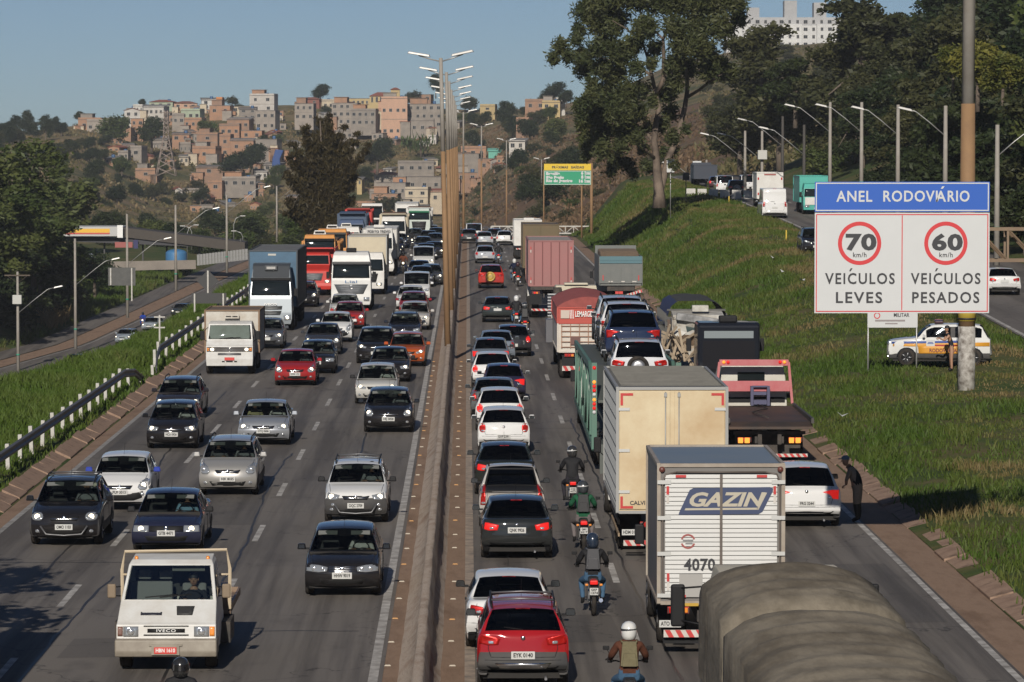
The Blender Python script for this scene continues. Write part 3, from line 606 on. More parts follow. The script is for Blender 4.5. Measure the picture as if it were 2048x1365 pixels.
d=372;z0=lrz(d)+1.0;x=px(244,d);t=thing('billboard_back','weathered back of a billboard on white posts beyond the lower road','billboard',(x,d,z0));plate('board',-1.35,1.35,pz(571,d)-z0,pz(535,d)-z0,0,mat('board_grey',(.10,.10,.095),.8,noise=.6,nscale=2),t)
for a,b in ((222,570),(264,602)):MB().box(px(a,d)-x,-.08,(pz(536,d)+pz(b,d))/2-z0,.13,.1,pz(536,d)-pz(b,d)).build('sign_post',PW,t)
POLE={}
def pole(u,vb,vt,d,label,side=1,arm=True,tx=False,arm_v=None,group='concrete lamp poles',cross=False,dark=False,band=True):
 x,z0,h=px(u,d),pz(vb,d),(vb-vt)*d/F;t=thing('lamp_pole',label,'lamp pole',(x,d,z0-.3),0,group);h+=.3
 MB().tube([(0,0,0),(0,0,h)],[.17,.11],0,8).build('post',mat('dark_post',(.06,.055,.05),.8) if dark else CONC,t)
 if band:MB().lathe([(.165,1.9),(.17,1.9),(.17,2.05),(.165,2.05)],(0,0,0),'z',10).build('painted_band',mat('band_teal',(.03,.25,.16),.6),t)
 if arm:
  za=h-(arm_v or 45)*d/F;L_=75*d/F*side;a=MB().tube([(.1*side,0,za),(L_*.45,0,za+abs(L_)*.35),(L_*.8,0,za+abs(L_)*.62),(L_*.95,0,za+abs(L_)*.66)],.035,0,6).build('lamp_arm',GALV,t)
  MB().box(L_*1.08,0,za+abs(L_)*.69,.95,.25,.14,0,rot=Matrix.Rotation(-side*.22 if side>0 else .22,3,'Y'),taper=.75).build('lamp_head',LAMPW,a,bevel=.03)
 if cross:MB().box(0,-.1,h-.35,2.4,.1,.12).tube([(-1.0,-.1,h-.35),(-.1,-.1,h-1.0)],.02,0,4).tube([(1.0,-.1,h-.35),(.1,-.1,h-1.0)],.02,0,4).build('cross_arm',mat('timber_dark',(.10,.08,.06),.9),t)
 if tx:MB().box(0,-.32,h-tx,.85,.55,.85).build('transformer',mat('transformer_grey',(.45,.45,.42),.6),t,bevel=.04)
 return t
pole(36,745,543,352,'leftmost concrete pole, with a cross arm and a pale transformer box',cross=True,tx=2.6,arm_v=82)
pole(151,692,477,372,'concrete lamp pole nearest the left footpath after the transformer pole',arm_v=92)
pole(255,630,428,400,'concrete lamp pole beside the billboard back',arm_v=100)
pole(352,577,410,432,'concrete lamp pole in front of the blue water tank',arm_v=58)
pole(454,541,390,462,'concrete lamp pole right of the petrol station wall',arm_v=35)
pole(554,480,372,540,'thin far lamp pole left of the brown tree',arm_v=30,band=False)
for i,(u,vb,vt,d) in enumerate(((1413,388,320,400),(1490,388,262,350),(1524,370,262,345),(1565,362,233,330),(1608,380,250,315),(1660,372,205,300),(1723,372,205,270),(1796,390,210,245),(1891,390,212,222),(1995,480,250,200))):
 pole(u,vb+40,vt,d,['farthest','second farthest','third farthest','fourth farthest','fifth farthest','fifth nearest','fourth nearest','third nearest','second nearest','nearest'][i]+' concrete pole along the side road under the dark trees',side=-1 if i<9 else 1,arm_v=58 if i<9 else 60,tx=2.2 if i==2 else False,dark=i in (3,4),band=i not in (3,4),group='poles along the side road')
d=480;t=thing('petrol_station','petrol station canopy with a white, yellow and red fascia and long dark roof','petrol station',(px(300,d),d,-5));bx=px(300,d)
def pb(name,u0,u1,v0,v1,y0,y1,m,bev=0,sl=0):
 a,b=px(u0,d)-bx,px(u1,d)-bx;z1,z0=pz(v0,d)+5,pz(v1,d)+5;mb=MB().prism([(a,z0),(b,z0-sl),(b,z1-sl),(a,z1)],y0,y1,0,'y');return mb.build(name,m,t,bevel=bev)
fw=pb('fascia',30,247,453,472,-1,6,mat('fascia_white',(.42,.42,.41),.6));pb('fascia_stripe',118,222,457,465,-1.03,-1.0,mat('fascia_yellow',(.70,.40,.03),.5));pb('fascia_stripe',118,222,465.5,468,-1.03,-1.0,mat('fascia_red',(.5,.05,.03),.5));pb('fascia_end',237,248,450,475,-1.05,-1.01,WHT)
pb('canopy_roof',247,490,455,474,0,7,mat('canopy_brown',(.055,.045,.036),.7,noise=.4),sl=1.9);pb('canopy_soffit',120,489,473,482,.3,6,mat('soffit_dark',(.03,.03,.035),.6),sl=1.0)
for u in (140,205,282,330,395,440,478):pb('canopy_column',u,u+3,478,522,2,2.5,mat('column_dark',(.06,.06,.06),.7))
pb('price_banner',231,266,484,495,-.2,-.15,mat('banner_red',(.30,.09,.08),.7));pb('wall_panel',268,277,480,497,-.2,-.1,mat('panel_navy',(.03,.03,.10),.7));pb('wall_panel',158,192,506,522,.5,.6,mat('panel_blue_grey',(.25,.28,.34),.7))
t=MB().prism([(px(165,470),pz(545,470)),(px(300,470),pz(540,470)),(px(392,470),pz(538,470)),(px(392,470),pz(520,470)),(px(165,470),pz(524,470))],470,470.3,0,'y').build('boundary_wall',mat('wall_render',(.24,.21,.18),.9,noise=.6,nscale=.5),None);tag(t,'grey rendered wall in front of the petrol station','wall')
t=thing('pale_fence','pale slatted fence continuing from the petrol station wall towards the blue truck','fence',(px(395,478),478,0))
fm=MB().box(0,0,0,.34,.06,1.4).mesh('fence_panel',mat('fence_pale',(.25,.25,.245),.8,noise=.4),.01)
for i in range(17):u=397+i*6;add('fence_panel',fm,t,(px(u,478)-px(395,478),0,pz(lerp(520,508,i/17),478)))
MB().lathe([(1.35,0),(1.35,1.0),(1.3,1.15),(1.0,1.35),(.4,1.5),(.001,1.52)],(0,0,0),'z',20).build('water_tank',mat('tank_blue',(.05,.16,.32),.5),None);o=col.objects[-1];o.location=(px(353,476),476,pz(522,476));tag(o,'round blue water tank behind the grey station wall','water tank')
for i,(u,vt,vb) in enumerate(((384,452,500),(468,432,500),(486,462,510),(375,450,520))):
 dd=500;t=thing('station_lamp',['curved','tall curved','short curved','thin curved'][i]+' galvanised lamp at the %s of the petrol station forecourt'%['middle','right','far right end','back'][i],'street lamp',(px(u,dd),dd,pz(vb,dd)));h=(vb-vt)*dd/F;s=-1 if i in (0,2) else 1
 MB().tube([(0,0,0),(0,0,h*.75),(s*.25,0,h*.92),(s*.9,0,h)],.05,0,6).build('post',GALV,t);MB().box(s*1.2,0,h,.7,.2,.12).build('lamp_head',LAMPW,t,bevel=.02)
d=1120;t=thing('pylon','grey steel lattice electricity pylon among the hillside trees','pylon',(px(334,d),d,pz(352,d)));H_=(352-222)*d/F;mb=MB();def_w=lambda z:interp(z,[(0,2.9),(H_*.62,.75),(H_,.45)])
lv=[0,.12,.24,.36,.46,.55,.63,.70,.77,.84,.91,1.0]
for a,b in zip(lv,lv[1:]):
 za,zb3=a*H_,b*H_;wa,wb=def_w(za),def_w(zb3)
 for s in (-1,1):
  for q in (-1,1):mb.tube([(s*wa,q*wa,za),(s*wb,q*wb,zb3)],.13,0,4)
  mb.tube([(-wa*s,-wa,za),(wb*s,-wb,zb3)],.08,0,4);mb.tube([(-wa*s,wa,za),(wb*s,wb,zb3)],.08,0,4)
for k in (.70,.84,.97):mb.tube([(-2.0,0,H_*k),(2.0,0,H_*k)],.1,0,4)
mb.build('lattice_frame',mat('pylon_steel',(.30,.24,.20),.7),t)
# ------ hillside houses
def brickm(name,a,b,sc_=1.0):
 if name in MATS:return MATS[name]
 m=bpy.data.materials.new(name);m.use_nodes=True;MATS[name]=m;nt=m.node_tree;p=nt.nodes['Principled BSDF'];p.inputs['Roughness'].default_value=.9
 tc=nt.nodes.new('ShaderNodeTexCoord');n=nt.nodes.new('ShaderNodeTexNoise');n.inputs['Scale'].default_value=.55;n.inputs['Detail'].default_value=7;nt.links.new(tc.outputs['Object'],n.inputs['Vector'])
 oi=nt.nodes.new('ShaderNodeObjectInfo');ad=nt.nodes.new('ShaderNodeMath');ad.operation='MULTIPLY_ADD';ad.inputs[1].default_value=.35;nt.links.new(oi.outputs['Random'],ad.inputs[0]);nt.links.new(n.outputs['Fac'],ad.inputs[2])
 r=nt.nodes.new('ShaderNodeValToRGB');r.color_ramp.elements[0].position=.45;r.color_ramp.elements[1].position=.85;r.color_ramp.elements[0].color=(*a,1);r.color_ramp.elements[1].color=(*b,1);nt.links.new(ad.outputs[0],r.inputs[0]);nt.links.new(r.outputs[0],p.inputs['Base Color'])
 w=nt.nodes.new('ShaderNodeTexBrick');w.inputs['Scale'].default_value=1;w.inputs['Brick Width'].default_value=.6;w.inputs['Row Height'].default_value=.28;w.inputs['Mortar Size'].default_value=.03
 bp_=nt.nodes.new('ShaderNodeBump');bp_.inputs['Strength'].default_value=.5;bp_.inputs['Distance'].default_value=.03;nt.links.new(w.outputs['Fac'],bp_.inputs['Height']);return m
BR=brickm('brick_terracotta',(.36,.20,.12),(.24,.155,.11));CR=brickm('cement_render',(.30,.26,.22),(.21,.185,.16));CRM=brickm('cream_paint',(.52,.44,.32),(.40,.34,.26));WHH=brickm('white_wall',(.55,.53,.49),(.42,.39,.35));PK=brickm('pink_paint',(.48,.30,.21),(.42,.27,.19));YL=brickm('yellow_paint',(.46,.35,.17),(.38,.29,.15));GRH=brickm('pale_green_paint',(.36,.42,.30),(.30,.34,.25));ORG=brickm('orange_paint',(.62,.22,.05),(.5,.2,.06));TEAL=brickm('turquoise_paint',(.15,.42,.34),(.14,.38,.30))
TILE=brickm('clay_tiles',(.26,.08,.05),(.19,.08,.06));SLAB=brickm('roof_slab',(.20,.175,.155),(.14,.12,.11));TIN=brickm('tin_sheet',(.22,.21,.20),(.12,.11,.10));WGL=mat('house_window',(.02,.024,.028),.2);FRM=mat('window_frame',(.30,.28,.25),.7);TANKB=mat('tank_polyblue',(.03,.09,.20),.5)
WINM={}
def win_mesh(w,h):
 k=(round(w,1),round(h,1))
 if k not in WINM:
  WINM[k]=(MB().box(0,-.06,0,w,.05,.08).box(0,-.06,h-.08,w,.05,.08).box(-w/2+.04,-.06,h/2-.04,.08,.05,h-.16).box(w/2-.04,-.06,h/2-.04,.08,.05,h-.16).box(0,-.06,h/2-.04,.06,.04,h-.16).mesh('window',FRM,0),MB().quad([(-w/2,-.035,0),(w/2,-.035,0),(w/2,-.035,h-.04),(-w/2,-.035,h-.04)]))
  mb=MB();mb.quad([(-w/2,-.035,0),(w/2,-.035,0),(w/2,-.035,h-.04),(-w/2,-.035,h-.04)]);WINM[k]=(WINM[k][0],mb.mesh('pane',WGL,0))
 return WINM[k]
def house(label,u0,u1,vt,vb,m,nx=2,fl=None,roof='flat',roofm=None,depth=7,d=None,tank=0,rz=None,side=None,band=None,cat='house',name='house',open_=False,group=None,wh=1.0):
 uc=(u0+u1)/2;d=d or far_at(uc,vb);k=d/F;w=(u1-u0)*k;h=(vb-vt)*k;z0=pz(vb,d)
 t=thing(name,label,cat,(px(uc,d),d,z0),rz if rz is not None else R.uniform(-.22,.1),group)
 hw=w/2;zh=h
 if roof in ('gable','hip'):zh=h*.86 if h>5 else h*.7
 body=MB().box(0,depth/2,zh/2-1.5,w,depth,zh+3).build('wall',m,t)
 rm=roofm or {'flat':SLAB,'gable':TILE,'hip':TILE,'shed':TIN}[roof if roof in ('flat','gable','hip','shed') else 'flat'];e=.35
 if roof=='flat':MB().box(0,depth/2,zh+.06,w+.3,depth+.3,.12).build('roof',rm,t);q=MB().box(0,.08,zh+.42,w,.14,.6).box(hw-.07,depth/2,zh+.42,.14,depth-.3,.6).box(-hw+.07,depth/2,zh+.42,.14,depth-.3,.6).build('parapet',m,t) if R.random()<.5 else None
 elif roof=='gable':MB().prism([(-hw-e,zh),(0,h),(hw+e,zh),(hw+e,zh+.12),(0,h+.14),(-hw-e,zh+.12)],-e,depth+e,0,'y').build('roof',rm,t);MB().prism([(-hw,zh-.01),(hw,zh-.01),(0,h-.04)],.0,.15,0,'y').build('gable_wall',m,t)
 elif roof=='hip':
  mb=MB();a=[(-hw-e,-e,zh),(hw+e,-e,zh),(hw+e,depth+e,zh),(-hw-e,depth+e,zh)];r0,r1=(-hw*.35,depth/2,h),(hw*.35,depth/2,h);mb.quad([a[0],a[1],r1,r0]);mb.quad([a[1],a[2],r1]);mb.quad([a[2],a[3],r0,r1]);mb.quad([a[3],a[0],r0]);mb.quad(a[::-1]);mb.build('roof',rm,t)
 elif roof=='shed':MB().prism([(-e,zh-.3),(depth+e,zh+.5),(depth+e,zh+.62),(-e,zh-.18)],-hw-e,hw+e).build('roof',rm,t)
 fl=fl or max(1,round(zh/2.8));fh=zh/fl
 for f in range(fl):
  if f:MB().box(0,-.03,f*fh,w+.04,.09,.16).build('floor_band',band or CR,t)
  for i in range(nx):
   x=-hw+w*(i+.5)/nx+R.uniform(-.15,.15);ww=min(1.25,w/nx*.5)*R.uniform(.8,1.1);me,pn=win_mesh(ww,min(1.15,fh*.42)*wh);o=add('window',me,t,(x,-.02,f*fh+fh*.36));add('pane',pn,o)
 if w>5.5 and cat=='house' and nx:
  for _ in range(R.choice([0,1,1,2])):
   aw,ah,s_=R.uniform(.25,.5)*w,R.uniform(.3,.6)*zh,R.choice([-1,1]);MB().box(s_*(hw-aw*.2),-1.0,ah/2-1.2,aw,2.2,ah+2.4).build('annex',R.choice([BR,BR,CR,CRM]),t);MB().box(s_*(hw-aw*.2),-1.0,ah+.06,aw+.5,2.7,.10).build('annex_roof',R.choice([TIN,SLAB,TILE]),t)
  if roof=='flat' and R.random()<.45:MB().box(-hw*.35,depth*.45,zh+1.1,w*.5,depth*.6,1.9).box(-hw*.35,depth*.45,zh+2.1,w*.6,depth*.7,.1).build('roof_room',R.choice([BR,CR]),t)
  if R.random()<.4:MB().lathe([(.55,0),(.6,.75),(.5,.9),(.001,.98)],(hw*.55,depth*.4,zh+.15),'z',10).build('water_tank',TANKB,t)
 for i in range(tank):MB().lathe([(.55,0),(.6,.75),(.5,.9),(.001,.98)],(hw*(.3+.5*i)*(-1)**i,depth*.4,zh+.12),'z',12).build('water_tank',TANKB,t)
 return t
H=house
H('pink painted house of five floors with a gable roof, tallest on the hill',763,815,198,280,PK,4,2,'flat',d=1290,depth=9,rz=0)
H('upper gabled part of the tall pink building with balconies',757,813,198,246,PK,3,3,'gable',d=1296,depth=8,rz=0,band=TILE)
H('cream villa with arcade and red hip roof on the ridge',740,786,185,212,YL,5,1,'hip',d=1345,rz=0,wh=1.7)
H('slim yellow tower with a small red roof on the ridge villa',782,800,176,206,YL,1,1,'hip',d=1350,rz=0,depth=4)
H('long low yellow house on the ridge left of the villa',694,740,198,214,YL,5,1,'flat',d=1370)
H('long grey rendered building of three floors right of the pink house',815,884,209,258,CR,5,3,'flat',d=1300)
H('lower grey house with two large windows below the pink gable',822,868,242,268,CR,3,1,'flat',d=1285)
H('grey and white row house with balcony left of the pink house',664,716,207,252,CR,4,3,'flat',d=1300)
H('rendered grey house on stilts beside the brown treetop',702,752,222,254,CR,4,2,'flat',d=1285)
H('grey house with turquoise balcony rails behind the brown tree',590,628,208,243,CR,3,2,'flat',d=1300)
H('cream two storey house on the skyline left of the round tree',500,550,192,226,WHH,2,2,'flat',d=1360,tank=1)
H('grey house with open balconies under the cream skyline house',512,552,222,262,CR,3,2,'flat',d=1310)
H('house with red tiled roof behind the round skyline tree',598,640,195,210,TILE,2,1,'hip',d=1380)
H('white gabled two storey house at the left end of the ridge',251,282,217,253,WHH,2,2,'gable',d=1290)
H('raw brick house with open stilts at the left end of the ridge',158,206,240,262,BR,2,1,'flat',d=1290)
H('grey and brick house beside the leftmost brick house',176,208,243,266,CR,2,1,'flat',d=1282)
H('brick tower house beside the white gabled house',264,288,238,274,BR,2,2,'flat',d=1275)
H('white low house with veranda under the red skyline roof',288,330,213,235,WHH,4,1,'shed',d=1330)
H('long house with dark red tiled roof on the skyline',300,348,200,216,GRH,3,1,'hip',d=1385)
H('low house with maroon roof on the skyline, middle left',350,396,203,218,PK,3,1,'hip',d=1380)
H('white house with bright orange end wall on the ridge',405,436,199,214,WHH,2,1,'shed',d=1370,tank=1)
H('bright orange block on the ridge',434,446,199,213,ORG,1,1,'flat',d=1368)
H('pale green painted house of two windows',363,402,222,242,GRH,3,1,'flat',d=1320,tank=1)
H('brick house below the pale green house',370,405,240,258,BR,3,1,'flat',d=1300)
H('small grey house right of the pylon top',346,370,231,252,CR,2,1,'flat',d=1310)
H('brick house with one white window, upper right of the orange block',420,462,212,232,BR,2,1,'flat',d=1345)
H('cream house on the ridge next to the grey terrace',462,500,214,228,CRM,2,1,'flat',d=1350)
H('grey house with dark shed roof left of the balcony house',480,514,218,240,CR,2,2,'shed',d=1330)
H('tall raw brick house in the middle of the brick cluster',394,437,270,300,BR,1,2,'flat',d=1235)
H('low raw brick house in front of the tall brick house',386,433,297,320,BR,1,1,'flat',d=1215)
H('brick house of two floors with small windows, right of the cluster',440,462,273,316,BR,1,2,'flat',d=1225)
H('brick house with tarpaulin roof edge, right end of cluster',462,508,280,306,BR,2,1,'shed',d=1220)
H('long brick terrace above the brick cluster',440,480,252,274,BR,3,1,'flat',d=1265)
H('brick and white house above the cluster',455,500,238,262,BR,3,1,'shed',d=1285)
H('small brick house with white window frame beside dark trees',483,525,262,280,BR,2,1,'flat',d=1265)
H('pale rendered house standing before the blue tarpaulin',512,555,279,308,CR,2,1,'flat',d=1210)
H('brick house half hidden by trees below the ridge left',232,264,256,282,BR,2,1,'flat',d=1265)
H('low brick house by the pylon, upper side',346,380,268,286,BR,2,1,'shed',d=1255)
H('brick shed low on the slope left of the pylon foot',272,312,341,357,BR,1,1,'flat',d=1150)
H('reddish house with dark tin roof below the cluster',393,447,334,352,BR,1,1,'shed',d=1160)
H('grey stone retaining wall house in the left trees',262,285,296,316,CR,1,1,'flat',d=1200)
H('ruined brick house above the far road, left',381,427,412,428,BR,3,1,'flat',d=1090)
H('low broken brick wall house under the ruined house',400,445,424,442,BR,2,1,'flat',d=1080)
H('small brick house on the long retaining wall',417,445,366,383,BR,1,1,'flat',d=1130)
H('long grey retaining wall building across the slope',352,482,381,394,CR,0,1,'flat',depth=2)
H('brick and grey terrace at the end of the retaining wall',445,512,358,376,CR,4,1,'flat',d=1135)
H('grey house of three windows behind the lamp posts, middle of the lower cluster',796,868,326,368,CR,4,2,'flat',d=1150)
H('low house with clay tile roof and awning, left of lower cluster',748,798,344,362,CR,3,1,'hip',d=1160)
H('small yellow ended house at the left of the lower cluster',714,724,358,374,YL,1,1,'shed',d=1150)
H('long unplastered grey house with five small windows',752,812,366,396,CR,5,1,'flat',d=1120)
H('brick house of three dark openings above the trucks',743,796,388,408,BR,3,1,'flat',d=1095)
H('cream house of two floors on stilts, front of the lower cluster',810,856,379,412,CRM,2,2,'flat',d=1092)
H('cream house with tile edge beside the stilt house',856,884,382,408,CRM,1,1,'shed',d=1096,roofm=TILE)
H('grey wall house in the middle of the lower cluster',814,884,354,384,CR,3,1,'flat',d=1125)
H('brick lean-to at the bottom of the lower cluster',822,850,414,432,BR,1,1,'shed',d=1075)
H('pale warehouse wall right of the lamp posts',902,958,308,346,CR,0,1,'flat',d=1110)
H('brick topped house behind the pale warehouse',922,972,297,316,BR,3,1,'flat',d=1150)
H('turquoise painted wall house',977,1001,301,318,TEAL,0,1,'shed',d=1120,roofm=TEAL)
H('low brick and render terrace under the turquoise wall',956,1004,318,344,BR,2,1,'flat',d=1100)
H('grey house right of the median lamp posts',884,925,334,368,CR,2,1,'flat',d=1105)
H('brick house below the pale warehouse',912,955,346,366,BR,2,1,'flat',d=1085)
H('small yellow house with flat roof among the ridge trees',960,990,213,224,YL,1,1,'flat',d=1330)
H('brick house on the ridge left of the yellow wall',1050,1090,203,222,BR,2,1,'flat',d=1200)
H('white and yellow house on the ridge by the big tree',1084,1120,206,222,YL,2,1,'flat',d=1190)
H('white end house at the foot of the big tree crown',1112,1130,200,213,WHH,1,1,'flat',d=1195)
H('small white fronted house below the ridge on the right',1032,1058,240,262,BR,1,1,'flat',d=1120)
H('low white shed at the right edge of the far houses',1018,1050,281,303,WHH,2,1,'shed',d=1030)
H('brick red house above the round trees on the ridge',835,862,190,206,BR,2,1,'flat',d=1370)
for i,(u,v) in enumerate(((340,250),(228,270),(470,330),(560,262),(575,330),(640,262),(590,410),(700,300),(735,262),(905,262),(775,425),(880,428),(720,425),(545,345),(488,345),(320,300))):
 w=R.uniform(22,36);H('small %s house %s'%(['raw brick','grey rendered'][i%2],['left of the pylon top','in the trees at the left of the ridge','below the brick cluster','behind the left edge of the brown tree','beside the blue tarpaulin','behind the brown treetop','low behind the brown tree trunk','behind the right side of the brown tree','under the stilted grey houses','just right of the lamp post row','at the bottom left of the lower cluster','hidden behind the lamp post bases','above the cement truck','left of the blue tarpaulin by dark trees','between dark trees under the brick cluster','at the side of the pylon'][i]),u-w/2,u+w/2,v-R.uniform(14,22),v,[BR,CR][i%2],2,1,R.choice(['flat','shed','flat']))
ADJH={'hb':(BR,'raw brick'),'hc':(CR,'grey rendered'),'hw':(WHH,'whitewashed'),'hm':(CRM,'cream')};HQ=random.Random(31);HS=[]
for n_,ur,vr in ((64,(215,560),(222,345)),(24,(590,880),(212,300)),(24,(735,890),(335,430)),(9,(895,1010),(318,350)),(20,(350,560),(345,432))):
 for _ in range(n_):
  kk=HQ.choice(['hb','hb','hb','hc','hc','hw','hm']);u=HQ.uniform(*ur);v=HQ.uniform(*vr);w=HQ.uniform(13,27);h_=HQ.uniform(10,20);m_,a_=ADJH[kk]
  HS.append((H('small '+a_+' house',u-w/2,u+w/2,v-h_,v,m_,HQ.choice([1,2,2,3]),1,HQ.choice(['flat','flat','shed','gable']),depth=HQ.uniform(4,7),rz=HQ.uniform(-.5,.4),tank=HQ.random()<.25,group='small houses of the hillside'),kk,u,v))
o=MB().prism([(-1.4,0),(1.5,0),(1.2,3.4),(2.4,6.2),(-.2,6.5),(-1.2,3.4)],0,1.2,0,'y').build('tarpaulin',mat('tarp_blue',(.015,.06,.22),.6,noise=.4),None,bevel=.2);o.location=(px(553,1195),1195,pz(340,1195));tag(o,'bright blue tarpaulin sheet hanging left of the brown tree','tarpaulin')
dB=1400;t=thing('apartment_block','white apartment block with rooftop towers on the hill at the upper right','apartment building',(px(1575,dB),dB,pz(120,dB)));GW=brickm('block_white',(.60,.60,.58),(.50,.50,.49));GG=brickm('block_grey',(.40,.40,.40),(.34,.34,.34));k=dB/F
def ab(name,u0,u1,v0,v1,y0,y1,m,par=None):
 return MB().box((px((u0+u1)/2,dB)-px(1575,dB)),(y0+y1)/2,pz((v0+v1)/2,dB)-pz(120,dB),(u1-u0)*k,y1-y0,(v1-v0)*k).build(name,m,par or t)
ab('wall',1452,1700,52,128,0,14,GW)
for u0,u1 in ((1484,1502),(1560,1602),(1632,1662)):ab('bay',u0,u1,50,128,-1.6,-.01,GW)
ab('parapet',1452,1700,36,51.8,.1,14,GG)
for u0,u1,v0 in ((1495,1519,16),(1569,1594,2),(1628,1653,6)):ab('rooftop_tower',u0,u1,v0,35.8,3,10,GG)
for r_ in range(5):
 for c_ in range(15):
  u=1466+c_*16;v=41+r_*15
  if c_ in (1,):continue
  bay=any(a-2<u+3<b+2 for a,b in ((1484,1502),(1560,1602),(1632,1662))) and r_>0;me,pn=win_mesh(1.0 if c_%3 else 1.5,1.3);o=add('window',me,t,(px(u,dB)-px(1575,dB),(-1.62 if bay else -.02),pz(v+7,dB)-pz(120,dB)));add('pane',pn,o)
  # ------ trees
def leaf_mat(name,a,b,trans=.25,sc_=.35,c=None):
 m=bpy.data.materials.new(name);m.use_nodes=True;MATS[name]=m;nt=m.node_tree;L=nt.links;p=nt.nodes['Principled BSDF'];p.inputs['Roughness'].default_value=.55;p.inputs['Specular IOR Level'].default_value=.25
 tc=nt.nodes.new('ShaderNodeTexCoord');n=nt.nodes.new('ShaderNodeTexNoise');n.inputs['Scale'].default_value=sc_;n.inputs['Detail'].default_value=5;L.new(tc.outputs['Object'],n.inputs['Vector'])
 oi=nt.nodes.new('ShaderNodeObjectInfo');ad=nt.nodes.new('ShaderNodeMath');ad.operation='MULTIPLY_ADD';ad.inputs[1].default_value=.3;L.new(oi.outputs['Random'],ad.inputs[0]);L.new(n.outputs['Fac'],ad.inputs[2])
 r=nt.nodes.new('ShaderNodeValToRGB');e=r.color_ramp.elements;e[0].position=.42;e[1].position=.85;e[0].color=(*a,1);e[1].color=(*b,1)
 if c:q=e.new(.64);q.color=(*c,1)
 L.new(ad.outputs[0],r.inputs[0]);L.new(r.outputs[0],p.inputs['Base Color'])
 t=nt.nodes.new('ShaderNodeBsdfTranslucent');L.new(r.outputs[0],t.inputs[0]);mx=nt.nodes.new('ShaderNodeMixShader');mx.inputs[0].default_value=trans
 L.new(p.outputs[0],mx.inputs[1]);L.new(t.outputs[0],mx.inputs[2]);L.new(mx.outputs[0],nt.nodes['Material Output'].inputs[0]);return m
LF=leaf_mat('leaves_dark',(.016,.030,.011),(.040,.053,.017));LF2=leaf_mat('leaves_mid',(.045,.072,.018),(.10,.115,.034));LEU=leaf_mat('leaves_eucalyptus',(.030,.048,.018),(.085,.092,.034),.25,.5)
LBR=leaf_mat('leaves_bronze',(.044,.033,.013),(.105,.064,.024),.2,.6,(.055,.044,.016));LYE=leaf_mat('leaves_yellowing',(.06,.085,.018),(.19,.175,.035),.3,.7);LBG=leaf_mat('leaves_banana',(.06,.10,.03),(.12,.16,.05))
LOL=leaf_mat('leaves_olive',(.030,.038,.015),(.072,.072,.026));BARK=mat('bark',(.14,.11,.085),.9,noise=.7,nscale=3);BARKP=mat('bark_pale',(.19,.145,.11),.85,noise=1.0,nscale=.8,color2=(.06,.045,.035))
def leaf_cloud(g,lobes,n,size,droop=0.0,flat=1.0,shell=.55):
 'lobes: (x, y, z, rx, ry, rz); leaf faces through each volume, denser to the skin'
 vol=np.array([l[3]*l[4]*l[5] for l in lobes])**.7;cnt=(vol/vol.sum()*n).astype(int)+1;C=[];
 for l,k in zip(lobes,cnt):
  nt_=max(3,k//14);d=g.normal(size=(nt_,3));d/=np.linalg.norm(d,axis=1)[:,None];rr_=g.uniform(shell,1.08,nt_)**.8
  tc=np.array(l[:3])+d*rr_[:,None]*np.array(l[3:6]);idx=g.integers(0,nt_,k);ts=.17*min(l[3:6])+size*.5
  C.append(tc[idx]+g.normal(size=(k,3))*ts*np.array([1,1,.75+droop]))
 C=np.concatenate(C);N=len(C);a=g.normal(size=(N,3));a[:,2]*=.45;a[:,2]-=droop;a/=np.linalg.norm(a,axis=1)[:,None];b=np.cross(a,g.normal(size=(N,3)));b/=np.linalg.norm(b,axis=1)[:,None]
 s=size*g.uniform(.6,1.4,N)[:,None];V=np.stack([C-a*s,C+b*s*.42*flat,C+a*s,C-b*s*.42*flat],1);return V
def quads_mesh(name,V,m):
 N=len(V);me=bpy.data.meshes.new(name);me.vertices.add(N*4);me.vertices.foreach_set('co',V.reshape(-1));me.loops.add(N*4);me.loops.foreach_set('vertex_index',np.arange(N*4,dtype=np.int32))
 me.polygons.add(N);me.polygons.foreach_set('loop_start',np.arange(0,N*4,4,dtype=np.int32));me.polygons.foreach_set('loop_total',np.full(N,4,dtype=np.int32));me.update(calc_edges=True);me.materials.append(m);return me
def trunk_mesh(g,h,r,lobes,nb=7,mt=None,wob=.04):
 mb=MB();top=Vector((g.uniform(-.3,.3),g.uniform(-.3,.3),h));fk=Vector((top.x*.4,top.y*.4,h*.45));mb.tube([(0,0,-.6),(g.normal()*wob*h*.3,0,h*.22),fk,top],[r*1.25,r,r*.8,r*.25],0,8)
 for l in list(lobes)[:nb]:
  p=Vector(l[:3]);s=fk.lerp(top,g.uniform(0,.5));m=s.lerp(p,.5)+Vector((g.normal()*.3,g.normal()*.3,.1*h*g.uniform(0,1)));mb.tube([s,m,p],[r*.5,r*.3,r*.1],0,6)
 return mb.mesh('trunk',mt or BARK,0)
